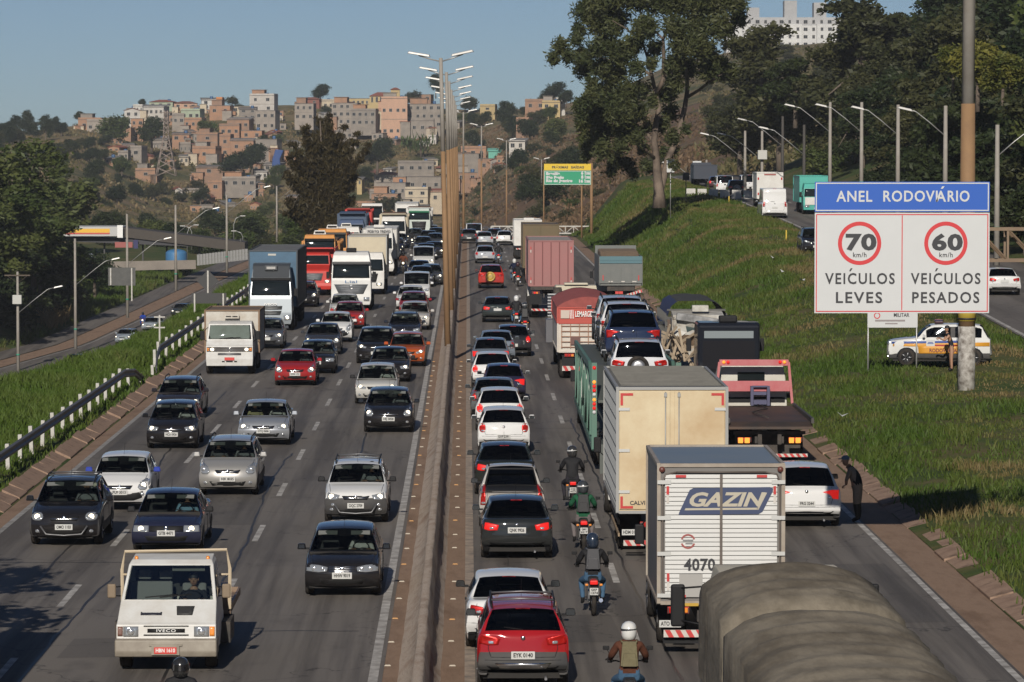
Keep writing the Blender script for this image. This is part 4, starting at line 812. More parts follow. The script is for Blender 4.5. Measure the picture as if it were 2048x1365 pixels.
def proto(seed,h,rad,n,size,lm,kind='round'):
 g=np.random.default_rng(seed);lobes=[]
 if kind=='round':
  for i in range(11):a=g.uniform(0,6.28);q=g.uniform(.15,.72)*rad;s=g.uniform(.30,.5)*rad;lobes.append((math.cos(a)*q,math.sin(a)*q,h*g.uniform(.42,.86),s,s,s*.8))
  lobes.append((0,0,h*.68,rad*.6,rad*.6,h*.24))
 elif kind=='tall':
  for i in range(12):z=g.uniform(.28,.95);q=rad*(1-abs(z-.55))*.6;a=g.uniform(0,6.28);s=g.uniform(.28,.45)*rad;lobes.append((math.cos(a)*q,math.sin(a)*q,h*z,s,s,s*1.1))
 elif kind=='tier':
  for i in range(15):z=g.uniform(.22,.97);q=rad*g.uniform(.1,.85)*(1.15-z*.6);a=g.uniform(0,6.28);s=g.uniform(.28,.5)*rad;lobes.append((math.cos(a)*q,math.sin(a)*q,h*z,s*1.25,s*1.25,s*.38))
 elif kind=='bush':
  for i in range(9):a=g.uniform(0,6.28);q=g.uniform(0,.7)*rad;s=g.uniform(.35,.55)*rad;lobes.append((math.cos(a)*q,math.sin(a)*q,h*g.uniform(.2,.7),s,s,s*.75))
 V=leaf_cloud(g,lobes,n,size,.1);return dict(h=h,crown=quads_mesh('crown',V,lm),trunk=trunk_mesh(g,h*.8,rad*.07,lobes))
PR={'r0':proto(1,8,4.2,5200,.30,LF),'r1':proto(2,8,4.0,5200,.30,LF2),'r2':proto(3,7,4.6,5200,.30,LOL),'t0':proto(4,12,4.2,6000,.32,LF,'tall'),'i0':proto(5,12,5.2,8000,.30,LF,'tier'),'i1':proto(6,11,5.0,8000,.30,LOL,'tier'),'i2':proto(7,12,5.0,8000,.28,LF2,'tier'),'b0':proto(8,3,2.6,2200,.24,LF,'bush'),'b1':proto(9,3,2.6,2200,.24,LOL,'bush'),'b2':proto(10,3,2.4,2200,.24,LF2,'bush'),'y0':proto(11,9,4.0,3800,.36,LYE),'d0':proto(12,8,3.6,1500,.26,LBR)}
def tree(k,x,y,z,s,label,cat='tree',group=None,name='tree',sz=1.0):
 t=thing(name,label,cat,(x,y,z),R.uniform(0,6.28),group);t.scale=(s,s,s*sz);add('trunk',PR[k]['trunk'],t);add('crown',PR[k]['crown'],t);return t
def tree_px(k,u,vt,vb,d,label,**kw):
 'from its top and foot in the photo'
 h=(vb-vt)*d/F;return tree(k,px(u,d),d,pz(vb,d),h/PR[k]['h']*1.0,label,**kw)
dE=318;kE=dE/F
def E3(u,v,dy=0):return (px(u,dE),dE+dy,pz(v,dE))
root=E3(1319,412);t=thing('eucalyptus_tree','very large eucalyptus with pale forked trunk and ragged dark crown on the grass bank crest','tree',root);r0=Vector(root)
mb=MB()
def limb(pts,r):
 mb.tube([Vector(E3(*p))-r0 for p in pts],r,0,8)
limb([(1319,416),(1318,385),(1314,345),(1312,310),(1308,280),(1313,240),(1318,215),(1310,185),(1305,160),(1296,120),(1285,90),(1282,40),(1275,-40)],[.62,.46,.36,.30,.26,.23,.20,.17,.15,.12,.09,.06,.04])
limb([(1318,385,0),(1330,350,1),(1336,320,1),(1350,290,1),(1360,262,1.5),(1372,215,2),(1377,180,2),(1374,120,2),(1370,60,2),(1372,-30,2)],[.38,.32,.27,.25,.24,.22,.19,.15,.12,.06])
limb([(1376,195,2),(1400,180,1),(1430,155,0),(1450,146,0)],[.16,.13,.09,.04]);limb([(1312,190),(1325,160,-1),(1326,120,-1),(1323,80,-2),(1345,40,-2),(1350,0,-2)],[.22,.2,.17,.14,.1,.06])
limb([(1312,320),(1290,300,-1),(1265,285,-2),(1240,272,-2)],[.16,.12,.09,.04]);limb([(1309,285),(1290,260,2),(1255,240,3),(1200,225,3)],[.2,.16,.12,.06]);limb([(1300,150),(1270,130,1),(1220,120,2),(1170,108,2)],[.14,.11,.08,.03])
limb([(1286,90),(1250,60,-2),(1222,45,-3)],[.10,.07,.03]);limb([(1322,80,-2),(1300,50,2),(1310,10,2)],[.1,.08,.05]);limb([(1372,100,2),(1400,60,3),(1430,30,3),(1465,20,2)],[.13,.1,.07,.04]);limb([(1316,370),(1302,357,1)],[.10,.05])
mb.build('trunk',BARKP,t)
lob=[];g=np.random.default_rng(77)
for u,v,r in ((1180,20,26),(1215,5,26),(1250,-10,32),(1290,-10,34),(1335,0,34),(1380,0,34),(1425,5,30),(1462,10,22),(1475,40,15),(1160,60,13),(1198,48,20),(1235,40,20),(1150,85,10),(1120,95,14),(1108,115,11),(1140,108,12),(1168,132,20),(1190,100,17),(1215,90,20),(1240,110,22),(1205,140,20),(1262,95,18),(1230,150,18),(1270,140,14),(1285,60,24),(1310,95,14),(1345,60,22),(1395,55,24),(1430,60,20),(1450,60,15),(1360,95,24),(1390,100,22),(1415,100,18),(1345,130,18),(1380,135,18),(1412,138,18),(1445,125,13),(1462,140,11),(1425,155,8),(1352,160,14),(1300,130,10),(1190,178,14),(1180,200,16),(1215,190,22),(1250,190,24),(1285,180,14),(1160,215,15),(1200,225,24),(1240,225,24),(1275,225,18),(1170,245,16),(1210,260,22),(1250,260,20),(1180,285,18),(1205,300,16),(1240,290,14),(1270,275,14),(1175,312,8),(1300,205,10),(1335,190,16),(1345,225,14),(1350,170,12),(1325,250,12),(1340,275,12),(1365,260,7),(1300,255,9),(1285,300,9),(1235,325,15),(1260,330,13),(1225,345,9),(1270,350,7),(1352,300,8),(1330,305,8),(1225,60,14),(1170,108,14),(1450,148,12),(1300,335,8),(1285,330,8),(1345,330,7),(1180,165,8)):
 p=Vector(E3(u,v,float(g.uniform(-5,5))))-r0;s=r*kE;lob.append((*p,s,s*1.3,s*.85))
add('crown',quads_mesh('crown',leaf_cloud(g,lob,80000,.235,.55,.62,.25),LEU),t)
dC=405;kC=dC/F;root=(px(652,dC),dC,pz(474,dC));t=thing('casuarina_tree','broad bronze brown casuarina with pointed feathery plumes, standing alone left of the trucks','tree',root);r0=Vector(root)
mb=MB();mb.tube([(0,0,-1),(.1,0,3),(-.3,0,7),(-.6,0,12.5)],[.34,.28,.2,.05],0,8);lob=[];g=np.random.default_rng(5)
for u0,v0,u1,v1,w in ((650,420,640,232,15),(645,380,618,250,14),(655,360,660,245,13),(660,380,690,245,10),(665,370,722,262,10),(670,380,748,282,9),(640,400,590,280,12),(640,410,578,310,13),(645,420,572,345,13),(665,400,700,320,14),(665,420,712,350,12),(640,440,580,400,15),(665,440,706,400,13),(650,460,610,440,17),(655,460,690,440,16),(640,330,605,262,8),(665,330,700,280,9),(655,300,655,225,8),(620,440,575,425,10),(650,440,650,360,20)):
 y=float(g.uniform(-3.5,3.5));mb.tube([(px(u0,dC)-r0.x,0,pz(v0,dC)-r0.z),(px(u1,dC)-r0.x,y,pz(v1,dC)-r0.z)],[.13,.03],0,5)
 for q in range(7):
  tt=(q+.5)/7;u,v=lerp(u0,u1,tt),lerp(v0,v1,tt);s=w*kC*(1.5-1.1*tt);lob.append((px(u,dC)-r0.x+g.normal()*.15,y*tt,pz(v,dC)-r0.z,s*.9,s*1.1,s*1.25))
mb.build('trunk',BARK,t);add('crown',quads_mesh('crown',leaf_cloud(g,lob,120000,.29,-1.1,.5,.05),LBR),t)
for u,vt,vb,lab in ((842,255,318,'spiky pale green banana clump below the long grey building'),(425,236,268,'banana clump between the brick house and the pale green house'),(815,268,300,'smaller banana clump left of the large banana clump')):
 d=far_at(u,vb);h=(vb-vt)*d/F;t=thing('banana_clump',lab,'plant',(px(u,d),d,pz(vb,d)));g=np.random.default_rng(int(u));V=[]
 for i in range(90):
  a=g.uniform(0,6.28);el=g.uniform(.35,1.4);L_=h*g.uniform(.35,.6);b0=np.array([g.normal()*h*.16,g.normal()*h*.16,h*g.uniform(.12,.5)]);dr=np.array([math.cos(a)*math.cos(el),math.sin(a)*math.cos(el),math.sin(el)]);sd=np.array([-math.sin(a),math.cos(a),0])*.28
  V.append([b0,b0+dr*L_*.5+sd,b0+dr*L_+np.array([0,0,-.25*L_*math.cos(el)]),b0+dr*L_*.5-sd])
 MB().tube([(0,0,0),(0,0,h*.5)],[.3,.15]).tube([(.8,0,0),(1.1,0,h*.45)],[.25,.12]).build('trunk',BARK,t);add('crown',quads_mesh('crown',np.array(V),LBG),t)
for k,u,vt,vb,d,lab in (('r0',642,170,207,1385,'lone round dark tree on the skyline behind the red roofed house'),('r0',287,199,216,1400,'small dark tree at the left end of the maroon skyline roofs'),('r2',471,200,212,1400,'small flat tree on the skyline left of the cream house'),('t0',872,152,196,1380,'dark irregular tree on the skyline just left of the lamp posts'),('r2',826,185,214,1370,'bushy tree beside the villa tower'),('r0',1108,166,212,1200,'round dark tree on the ridge beside the eucalyptus crown'),('r0',1132,182,215,1190,'lower dark tree touching the eucalyptus crown'),('r0',160,224,245,1310,'dark treetop above the leftmost brick house'),('t0',58,224,262,1320,'thin tall treetop poking above the left skyline'),('r1',228,230,296,1240,'large green tree left of the white gabled house'),('r0',305,236,300,1220,'large dark tree left of the pylon'),('r1',410,240,272,1260,'dark tree under the pale green house'),('r0',505,290,350,1180,'dense dark tree right of the brick cluster'),('r0',470,305,362,1150,'dense dark tree under the brick cluster'),('r0',755,278,345,1150,'dark tree left of the banana clump'),('b1',776,395,425,1060,'grey green shrub above the tanker truck'),('y0',1955,75,215,262,'tree with yellow green leaves behind the tall mast'),('y0',2005,100,215,258,'yellowing tree at the right edge behind the tall mast'),('y0',1905,85,180,266,'yellow green treetop left of the tall mast')):tree_px(k,u,vt,vb,d,lab)
LMK=[(334,290,'the pylon'),(267,235,'the white gabled house'),(180,252,'the leftmost brick house'),(375,208,'the maroon roofs'),(440,206,'the orange block'),(415,285,'the tall brick house'),(485,295,'the brick house right of the cluster'),(552,310,'the blue tarpaulin'),(652,300,'the brown casuarina'),(790,240,'the tall pink house'),(845,230,'the long grey building'),(842,285,'the large banana clump'),(770,398,'the brick house above the trucks'),(833,395,'the cream stilt house'),(930,327,'the pale warehouse'),(989,310,'the turquoise wall'),(1040,250,'the small white fronted house'),(1135,350,'the green sign'),(1013,290,'the lamp post on the scrub slope'),(420,352,'the dark tin roof'),(404,420,'the ruined brick house'),(425,388,'the retaining wall'),(290,350,'the brick shed'),(165,465,'the station fascia'),(440,470,'the station roof'),(1575,60,'the apartment block'),(1320,300,'the eucalyptus'),(1470,375,'the dark off road car'),(1550,395,'the white side road van'),(1649,355,'the yellow sign board'),(1805,380,'the speed sign'),(1950,150,'the yellowing trees'),(1800,210,'the third nearest side road pole'),(642,190,'the lone skyline tree'),(775,195,'the ridge villa'),(975,218,'the small yellow ridge house'),(1100,214,'the white and yellow ridge house'),(2000,360,'the nearest side road pole')]
for o_,kk,u,v in HS:pass
ADJ={'hb':'raw brick','hc':'grey rendered','hw':'whitewashed','hm':'cream','r0':'dark round','r1':'mid green round','r2':'olive round','t0':'tall dark','i0':'dark layered','i1':'olive layered','i2':'green layered','b0':'dark low','b1':'olive low','b2':'bright low','y0':'yellowing','d0':'bronze'}
SCT=[]
def relabel():
 by={}
 for o,k,x,d,z in SCT:
  u=VU+x*F/d;v=VV+(CH-z)*F/d;a,b,nm=min(LMK,key=lambda q:(q[0]-u)**2+(q[1]-v)**2);dx,dy=u-a,v-b
  w=('right of' if dx>0 else 'left of') if abs(dx)>abs(dy) else ('below' if dy>0 else 'above');by.setdefault((ADJ[k]+' '+o['category'],w,nm),[]).append((dx*dx+dy*dy,o.name,o))
 for (kd,w,nm),L_ in by.items():
  for i,(_,_,o) in enumerate(sorted(L_,key=lambda q:q[:2])):o['label']=kd+((' '+w+' ') if len(L_)==1 else ', '+(ordw(i+1) if i==0 else ordw(i+1)+' nearest')+' of those '+w+' ')+nm
def scatter(n,ur,vr,ks,sr,label,group,seed,dens=None,cat='tree',name='tree'):
 q=random.Random(seed);made=0
 while made<n:
  u,v=q.uniform(*ur),q.uniform(*vr)
  if dens and q.random()>dens(u,v):continue
  d=far_at(u,v);x=px(u,d);z=far_z(x,d);kk=q.choice(ks);s_=q.uniform(*sr);SCT.append((tree(kk,x,d,z-.3,s_,label,cat,group,name,q.uniform(.8,1.15)),kk,x,d,z+4*s_));made+=1
scatter(38,(-60,215),(268,335),['r0','r0','r2','b0'],(.38,.72),'dark leafy tree on the wooded hillside left of the houses','trees on the wooded hillside left of the houses',1,lambda u,v:1 if (u<75 or v>310) else .12)
scatter(18,(-60,150),(262,296),['r0','r0','t0','r2'],(.45,.8),'dark tree on the left skyline','trees of the left skyline',14)
scatter(30,(120,345),(300,420),['r0','r1','r2','b0'],(.35,.8),'green tree on the slope below the houses, left of the pylon','trees on the slope around the pylon foot',2)
scatter(24,(345,560),(318,440),['r0','r1','b0','b2','r2'],(.32,.7),'green tree on the slope under the brick cluster','trees on the slope under the brick cluster',3,lambda u,v:.4 if 380<v<430 else 1)
scatter(26,(480,740),(225,400),['b0','b1','r0'],(.5,.9),'dark shrub between the houses behind the brown tree','shrubs between the houses behind the brown tree',4,cat='shrub',name='shrub')
scatter(32,(905,1110),(212,300),['r0','r0','r2','r1'],(.5,.85),'round dark tree on the wooded ridge right of the lamp posts','trees on the wooded ridge right of the lamp posts',5,lambda u,v:1 if u>915+0*v else .2)
scatter(30,(940,1200),(300,420),['r0','b1','r2','b0'],(.45,.85),'dark tree on the slope behind the green sign','trees on the slope behind the green sign',6,lambda u,v:1 if v<345 else .35)
scatter(46,(900,1420),(330,462),['b1','b0','b1','b2'],(.35,.85),'low shrub on the bare brown slope behind the bend','shrubs on the bare brown slope',7,cat='shrub',name='shrub')
scatter(44,(1400,1760),(140,330),['r2','b1','b1','r2'],(.35,.75),'olive shrub on the dry hillside under the white apartment block','shrubs on the dry hillside under the apartment block',8,lambda u,v:1 if u<1680 else .5,cat='shrub',name='shrub')
scatter(7,(1460,1600),(122,136),['r2','i1','r0'],(.4,.6),'tree partly hiding the foot of the white apartment block','trees at the foot of the apartment block',9)
scatter(20,(330,900),(205,300),['b0','b1','b2'],(.6,1.0),'small bush in the yards between the upper houses','bushes between the upper houses',10,cat='shrub',name='shrub')
q=random.Random(21)
def rt(n,xr,dr,ks,sr,lab,grp):
 for _ in range(n):
  d=q.uniform(*dr);x=q.uniform(*xr)+(d-300)*.05;z=right_z(x,d) if d<440 else far_z(x,d);kk=q.choice(ks);s_=q.uniform(*sr);SCT.append((tree(kk,x,d,z-.4,s_,lab,'tree',grp,'tree',q.uniform(.85,1.25)),kk,x,d,z+6*s_))
rt(40,(35.5,42),(232,430),['i0','i1','i0','r0'],(.5,.85),'dark tree in the front row of the wood behind the side road poles','front trees of the wood behind the side road')
rt(40,(41,54),(215,440),['i0','i1','i0','t0','i2'],(.8,1.15),'tall dark tree in the middle of the wood behind the side road','middle trees of the wood behind the side road')
V_=[];g=np.random.default_rng(99);lob=[]
for _ in range(52):
 d=q.uniform(230,450);x=q.uniform(52,80)+(d-300)*.05;z=right_z(x,d) if d<440 else far_z(x,d);h=q.uniform(12,18)
 for i in range(12):a=g.uniform(0,6.28);zz=g.uniform(.2,.97);rr0=6*g.uniform(.1,.85)*(1.15-zz*.6);s=6*g.uniform(.28,.5);lob.append((x+math.cos(a)*rr0,d+math.sin(a)*rr0,z+h*zz,s*1.25,s*1.25,s*.45))
o=add('wood',quads_mesh('wood',leaf_cloud(g,lob,120000,.42,.1),LF));o['kind']='stuff';o['label']='mass of tall dark trees at the back of the wood on the right hill'
for k,u,vt,vb,d,lab in (('i1',1525,55,240,440,'olive tree left of the wood, before the apartment block'),('i0',1590,108,250,430,'dark tiered tree under the apartment block towers'),('i1',1720,5,260,420,'tall tree with ragged top at the right of the apartment block'),('i1',1690,78,250,425,'tree whose top covers the right end of the apartment block'),('b2',1640,290,350,400,'pale olive bush between the side road poles'),('b2',1660,300,355,395,'pale olive bush beside the yellow sign'),('r2',1480,230,340,450,'olive tree on the slope above the vans'),('r2',1560,180,330,440,'dark tree on the slope above the side road bend'),('i1',1500,150,300,470,'dark tiered tree above the side road bend')):tree_px(k,u,vt,vb,d,lab)
for k,u,vt,vb,d,lab in (('i2',30,300,560,400,'large green tree at the left edge, in front of the petrol station'),('i2',-60,320,600,380,'large green tree cut by the left edge of the frame'),('i2',62,330,540,430,'green tree with pale trunk left of the petrol station fascia'),('r1',110,350,520,520,'green tree standing behind the petrol station fascia end'),('i0',-10,420,660,365,'dark tree above the shaded bank at the left edge'),('i0',70,430,640,372,'dark tree above the straw coloured reeds'),('r1',105,478,610,385,'dark green tree beside the footpath pole'),('r1',80,480,620,378,'bushy green tree under the petrol station fascia'),('d0',30,455,590,362,'half bare tree with dry bronze leaves'),('i0',-90,450,720,350,'dark tree at the far left above the footpath'),('b0',15,560,660,356,'dark bush behind the transformer pole'),('b0',60,580,660,360,'dark bush right of the transformer pole'),('b0',105,600,665,365,'dark bush left of the second pole'),('r0',190,500,600,400,'dark tree beside the billboard back'),('b2',20,660,720,345,'bright green bush below the transformer pole')):
 if d<450:
  while px(u,d)>lrx(d)-13.5 and d<470:d+=4
 tree_px(k,u,vt,min(vb,VV+(CH-lrz(d)-.4)*F/d),d,lab)
q=random.Random(5)
for i in range(30):
 u=q.uniform(150,600);d=q.uniform(540,800);x=px(u,d);kk=q.choice(['r0','r0','r1','r2']);SCT.append((tree(kk,x,d,far_z(x,d)-.4,q.uniform(.45,.8),'dark tree in the valley behind the petrol station','tree','trees in the valley behind the petrol station'),kk,x,d,far_z(x,d)+4))
for i in range(16):
 u=q.uniform(570,730);d=q.uniform(440,540);x=px(u,d);kk=q.choice(['b0','b2','r1']);SCT.append((tree(kk,x,d,pz(485,d)-1,q.uniform(.5,.8),'green bush at the foot of the brown casuarina','shrub','bushes at the foot of the brown casuarina','shrub'),kk,x,d,pz(485,d)))
for o_,kk,u,v in HS:d_=o_.location.y;SCT.append((o_,kk,px(u,d_),d_,pz(v-7,d_)))
relabel()
tree('i2',-14.8,70,-.3,.85,'green roadside tree left of the picture, casting leafy shade on the outer lane');
def scrub(name,label,n,ur,vr,size,m,seed,dens=None):
 q=random.Random(seed);C=[]
 while len(C)<n:
  u,v=q.uniform(*ur),q.uniform(*vr)
  if dens and q.random()>dens(u,v):continue
  d=far_at(u,v);x=px(u,d);z=far_z(x,d);s=q.uniform(.4,1.3)
  if mn.noise(Vector((x*.05,d*.03,seed)))<-.12:continue
  for _ in range(12):C.append((x+q.gauss(0,s),d+q.gauss(0,s*1.4),z+abs(q.gauss(0,s*.45))))
 C=np.array(C);g=np.random.default_rng(seed);N=len(C);a=g.normal(size=(N,3));a[:,2]=abs(a[:,2])+.4;a/=np.linalg.norm(a,axis=1)[:,None];b=np.cross(a,g.normal(size=(N,3)));b/=np.linalg.norm(b,axis=1)[:,None];s=size*g.uniform(.6,1.5,N)[:,None]
 o=add(name,quads_mesh(name,np.stack([C-a*s,C+b*s*.4,C+a*s,C-b*s*.4],1),m));o['kind']='stuff';o['label']=label
LSC=leaf_mat('leaves_scrub',(.05,.06,.022),(.22,.16,.08),.2,.12,(.11,.10,.04));LSB=leaf_mat('leaves_dry_scrub',(.07,.06,.028),(.20,.13,.075),.2,.1,(.13,.085,.045))
scrub('undergrowth','dry scrub on the bare brown slopes behind the bend',26000,(880,1420),(235,478),.42,LSB,11)
scrub('undergrowth','green and straw coloured scrub on the hillside between the houses',30000,(-40,900),(225,470),.55,LSC,12)
scrub('undergrowth','olive scrub on the dry hillside below the apartment block',16000,(1400,1720),(90,380),.45,LSC,13)
# ------ cars: one lofted shell, cut into body and glass
def crom(P,k):
 P=np.asarray(P,float);n=len(P);out=[]
 for i in range(n-1):
  p0=P[max(i-1,0)];p1=P[i];p2=P[i+1];p3=P[min(i+2,n-1)]
  for j in range(k):
   t=j/k;m1=(p2-p0)*.42;m2=(p3-p1)*.42;t2=t*t;t3=t2*t
   out.append((2*t3-3*t2+1)*p1+(t3-2*t2+t)*m1+(-2*t3+3*t2)*p2+(t3-t2)*m2)
 out.append(P[-1]);return np.array(out)
KU=3
def car_shell(p):
 L,H,W=p['L'],p['H'],p['W'];zb0=p.get('zb',.20);nz,cz,gz=p['nz'],p['cz'],p['gz'];sed=p.get('deck');wr=p.get('wr',W*.72)
 cy,fy,ry,gy=p['cy'],p['fy'],p['ry'],p['gy'];pk=p.get('pickup')
 def fas(y,z,wf,lo=0):return y,[(.80*W*wf,max(lo,min(zb0,z))),(.97*W*wf,max(lo,min(zb0+.02,z))),(W*wf,min(.46,z)),(.985*W*wf,min(.62,z)),(.95*W*wf,z),(.88*W*wf,z+.004),(.70*W*wf,z+.01),(.38*W*wf,z+.015),(0,z+.015)]
 def hood(y,z,wf):return y,[(.80*W,zb0),(.97*W*wf,zb0+.02),(W*wf,.5),(.992*W*wf,z-.15),(.955*W*wf,z-.055),(.89*W*wf,z-.02),(.72*W*wf,z+.004),(.38*W*wf,z+.02),(0,z+.022)]
 def cab(y,z,zb,r):return y,[(.80*W,zb0),(.97*W,zb0+.02),(W,.52),(.99*W,zb-.11),(.935*W,zb),(r+.05,z-.12),(r-.015,z-.035),(.52*r,z-.004),(0,z+.008)]
 def base(y,z):return y,[(.80*W,zb0),(.97*W,zb0+.02),(W,.52),(.99*W,z-.12),(.935*W,z-.03),(.90*W,z-.005),(.83*W,z),(.45*W,z+.012),(0,z+.016)]
 def mid(a,b,t,bul):
  return lerp(a[0],b[0],t),[(lerp(m[0],n[0],t),lerp(m[1],n[1],t)+(bul if i>4 else 0)) for i,(m,n) in enumerate(zip(a[1],b[1]))]
 S=[fas(.12,.24,.93),fas(.03,.36,.97),fas(0,.50,.985),fas(.035,nz-.12,.985),fas(.12,nz,.975),hood(.34,lerp(nz,cz,.38),.99),hood(.34+(cy-.34)*.5,lerp(nz,cz,.72),1)]
 A,B=base(cy,cz),cab(fy,H-.055,cz+.01,wr);S+=[A,mid(A,B,.5,.03),B];ic=7
 S.append(cab(lerp(fy,ry,.25),H-.01,lerp(cz,gz,.25),wr+.01));S.append(cab(lerp(fy,ry,.62),H,lerp(cz,gz,.62),wr+.01));C=cab(ry,H-.05 if not pk else H-.03,gz,wr-.02);S.append(C)
 D=base(gy,gz);S+=[mid(C,D,.5,.035 if not sed else .02),D]
 if pk:S+=[base(gy+.03,gz-.02),base(L-.06,gz-.03),fas(L-.02,gz-.06,.99,.38),fas(L,.6,.985,.38),fas(L,.48,.98,.38),fas(L-.05,.40,.95,.38)]
 elif sed:S+=[base(lerp(gy,L,.5),sed+.01),hood(L-.12,sed,.98),fas(L-.03,sed-.10,.975,.34),fas(L-.01,.66,.985,.34),fas(L,.50,.985,.34),fas(L-.07,.36,.95,.34)]
 else:S+=[base(lerp(gy,L-.06,.4),gz-.05),fas(L-.07,gz-.14,.975,.34),fas(L-.035,.68,.985,.34),fas(L,.52,.985,.34),fas(L,.44,.98,.34),fas(L-.07,.36,.95,.34)]
 n=len(S);P=np.zeros((n,9,3))
 for s,(y,pts) in enumerate(S):
  for j,(x,z) in enumerate(pts):
   q=min(1,x/W);o=0
   if s<=6:o=p.get('nose',.17)*q**2.6*(1-.12*max(0,s-4))
   elif s==ic:o=.17*q**2
   elif s in (8,9):o=.09*q**2
   elif s>=n-5:o=-.13*q**3
   elif s in (12,13,14) and not pk:o=-.07*q**2
   P[s,j]=(x,y+o,z)
 Q=np.array([crom(P[:,j],KU) for j in range(9)]).transpose(1,0,2)
 Q=np.array([crom(Q[s],KU) for s in range(len(Q))]);ns,nj=Q.shape[:2]
 V=np.concatenate([Q*[-1,1,1],Q[:,::-1][:,1:]],1);nj2=V.shape[1];V=V.reshape(-1,3);faces=[];zone=[]
 last=14 if not sed else 14
 for s in range(ns-1):
  cs=s//KU;sub=s%KU
  for j in range(nj2-1):
   jj=j if j<nj-1 else nj2-2-j;cj=jj//KU;k=s*nj2+j;faces.append((k,k+1,k+nj2+1,k+nj2));z='body'
   if 7<=cs<=8 and (cj>=6 or (cj==5 and jj%KU==2)):z='windshield'
   elif 12<=cs<=13 and cj>=6:z='rear_window' if not (cs==13 and sub==2 and False) else 'body'
   elif cj==4 and 8<=cs<=12:
    z='side_window'
    if cs==10 and sub==1:z='pillar'
    if cs==12 and (sub>0 or not p.get('third',1)):z='body'
    if cs==8 and sub==0:z='body'
   elif cs in (7,) and cj>=6 and False:z='body'
   elif cj<=1 and (p.get('clad') or cj==0):z='trim'
   elif p.get('clad') and (cs<=2 or cs>=n-4) and cj<=p.get('cladj',7):z='trim'
   elif pk and cs==15 and cj>=5:z='bed'
   if p.get('blind') and z in ('rear_window','side_window','pillar') and (cs>8):z='body'
   zone.append(z)
 return V,faces,zone,W
def rr(cx_,cz_,w,h,r=.25,n=4):
 'rounded rectangle outline'
 r=min(w,h)*r;P=[]
 for qx,qz,a0 in ((1,1,0),(-1,1,90),(-1,-1,180),(1,-1,270)):
  for i in range(n):
   a=math.radians(a0+90*i/(n-1));P.append((cx_+qx*(w/2-r)+r*math.cos(a),cz_+qz*(h/2-r)+r*math.sin(a)))
 return P
def dens(poly,k=2):
 out=[]
 for (a,b),(c,d) in zip(poly,poly[1:]+poly[:1]):
  for i in range(k):out.append((lerp(a,c,i/k),lerp(b,d,i/k)))
 return out
def patch(bvh,poly,face='front',off=.008,rings=3,mi=0,mb=None,th=.02,bulge=0.0):
 'a thin piece that lies on the shell, outline poly as seen from the given side'
 mb=mb or MB();poly=dens(poly,2) if len(poly)<12 else poly;n=len(poly);mx=sum(a for a,b in poly)/n;mz=sum(b for a,b in poly)/n
 def hit(a,b):
  if face=='front':o,d=Vector((a,-3,b)),Vector((0,1,0))
  elif face=='rear':o,d=Vector((a,30,b)),Vector((0,-1,0))
  elif face=='right':o,d=Vector((5,a,b)),Vector((-1,0,0))
  elif face=='left':o,d=Vector((-5,a,b)),Vector((1,0,0))
  else:o,d=Vector((a,b,9)),Vector((0,0,-1))
  h=bvh.ray_cast(o,d)
  return None if h[0] is None else h[0]-d*off
 base=len(mb.v);c=hit(mx,mz)
 if c is None:return mb
 V=[c+Vector((0,-bulge,0))]
 for r in range(1,rings+1):
  for a,b in poly:
   t=r/rings;h=hit(mx+(a-mx)*t,mz+(b-mz)*t)
   V.append(h+Vector((0,-bulge*(1-t*t),0)) if h is not None else V[-1])
 dd={'front':Vector((0,th,0)),'rear':Vector((0,-th,0)),'right':Vector((-th,0,0)),'left':Vector((th,0,0)),'top':Vector((0,0,-th))}[face]
 V+=[v+dd for v in V[-n:]]
 mb.v+=[tuple(v) for v in V]
 for i in range(n):
  j=(i+1)%n;mb.f.append((base,base+1+i,base+1+j));mb.m.append(mi);mb.sm.append(True)
  for r in range(rings):
   a=base+1+r*n;mb.f.append((a+i,a+n+i,a+n+j,a+j));mb.m.append(mi);mb.sm.append(r<rings-1)
 return mb
def mir(poly):return [(-a,b) for a,b in poly][::-1]
def disc(mb,c,r,axis='y',mi=0,n=12,th=.015,s=-1):
 mb.lathe([(r,0),(r*.96,s*th),(0.001,s*th)],c,axis,n,mi);return mb
WHEELS={}
def wheel_meshes(r,w,kind):
 k=(r,w,kind)
 if k in WHEELS:return WHEELS[k]
 t=MB().lathe([(r*.62,-w/2),(r*.9,-w/2),(r*.98,-w*.38),(r,-w*.2),(r,w*.2),(r*.98,w*.38),(r*.9,w/2),(r*.62,w/2)],(0,0,0),'x',20).mesh('tyre',RUB,0)
 m=MB();m.lathe([(r*.64,-w*.46),(r*.58,-w*.3),(r*.2,-w*.26),(.001,-w*.3)],(0,0,0),'x',20);m.lathe([(r*.64,w*.46),(r*.58,w*.3),(r*.2,w*.26),(.001,w*.3)],(0,0,0),'x',20)
 for sgn in (-1,1):
  for q in range(5):
   a=q*2*math.pi/5;m.tube([(sgn*w*.40,r*.12*math.cos(a),r*.12*math.sin(a)),(sgn*w*.44,r*.6*math.cos(a),r*.6*math.sin(a))],r*.07,1,5)
 rim=m.mesh('rim',[STL if kind=='steel' else BLK if kind=='dark' else mat('rim_back',(.06,.06,.06),.5),RIM if kind!='steel' else STL],0)
 WHEELS[k]=(t,rim);return WHEELS[k]
def add_wheel(parent,x,y,r,w,kind='alloy',z=None):
 t,rm=wheel_meshes(r,w,kind);e=bpy.data.objects.new('wheel',None);col.objects.link(e);e.parent=parent;e.location=(x,y,r if z is None else z)
 add('tyre',t,e);add('rim',rm,e)
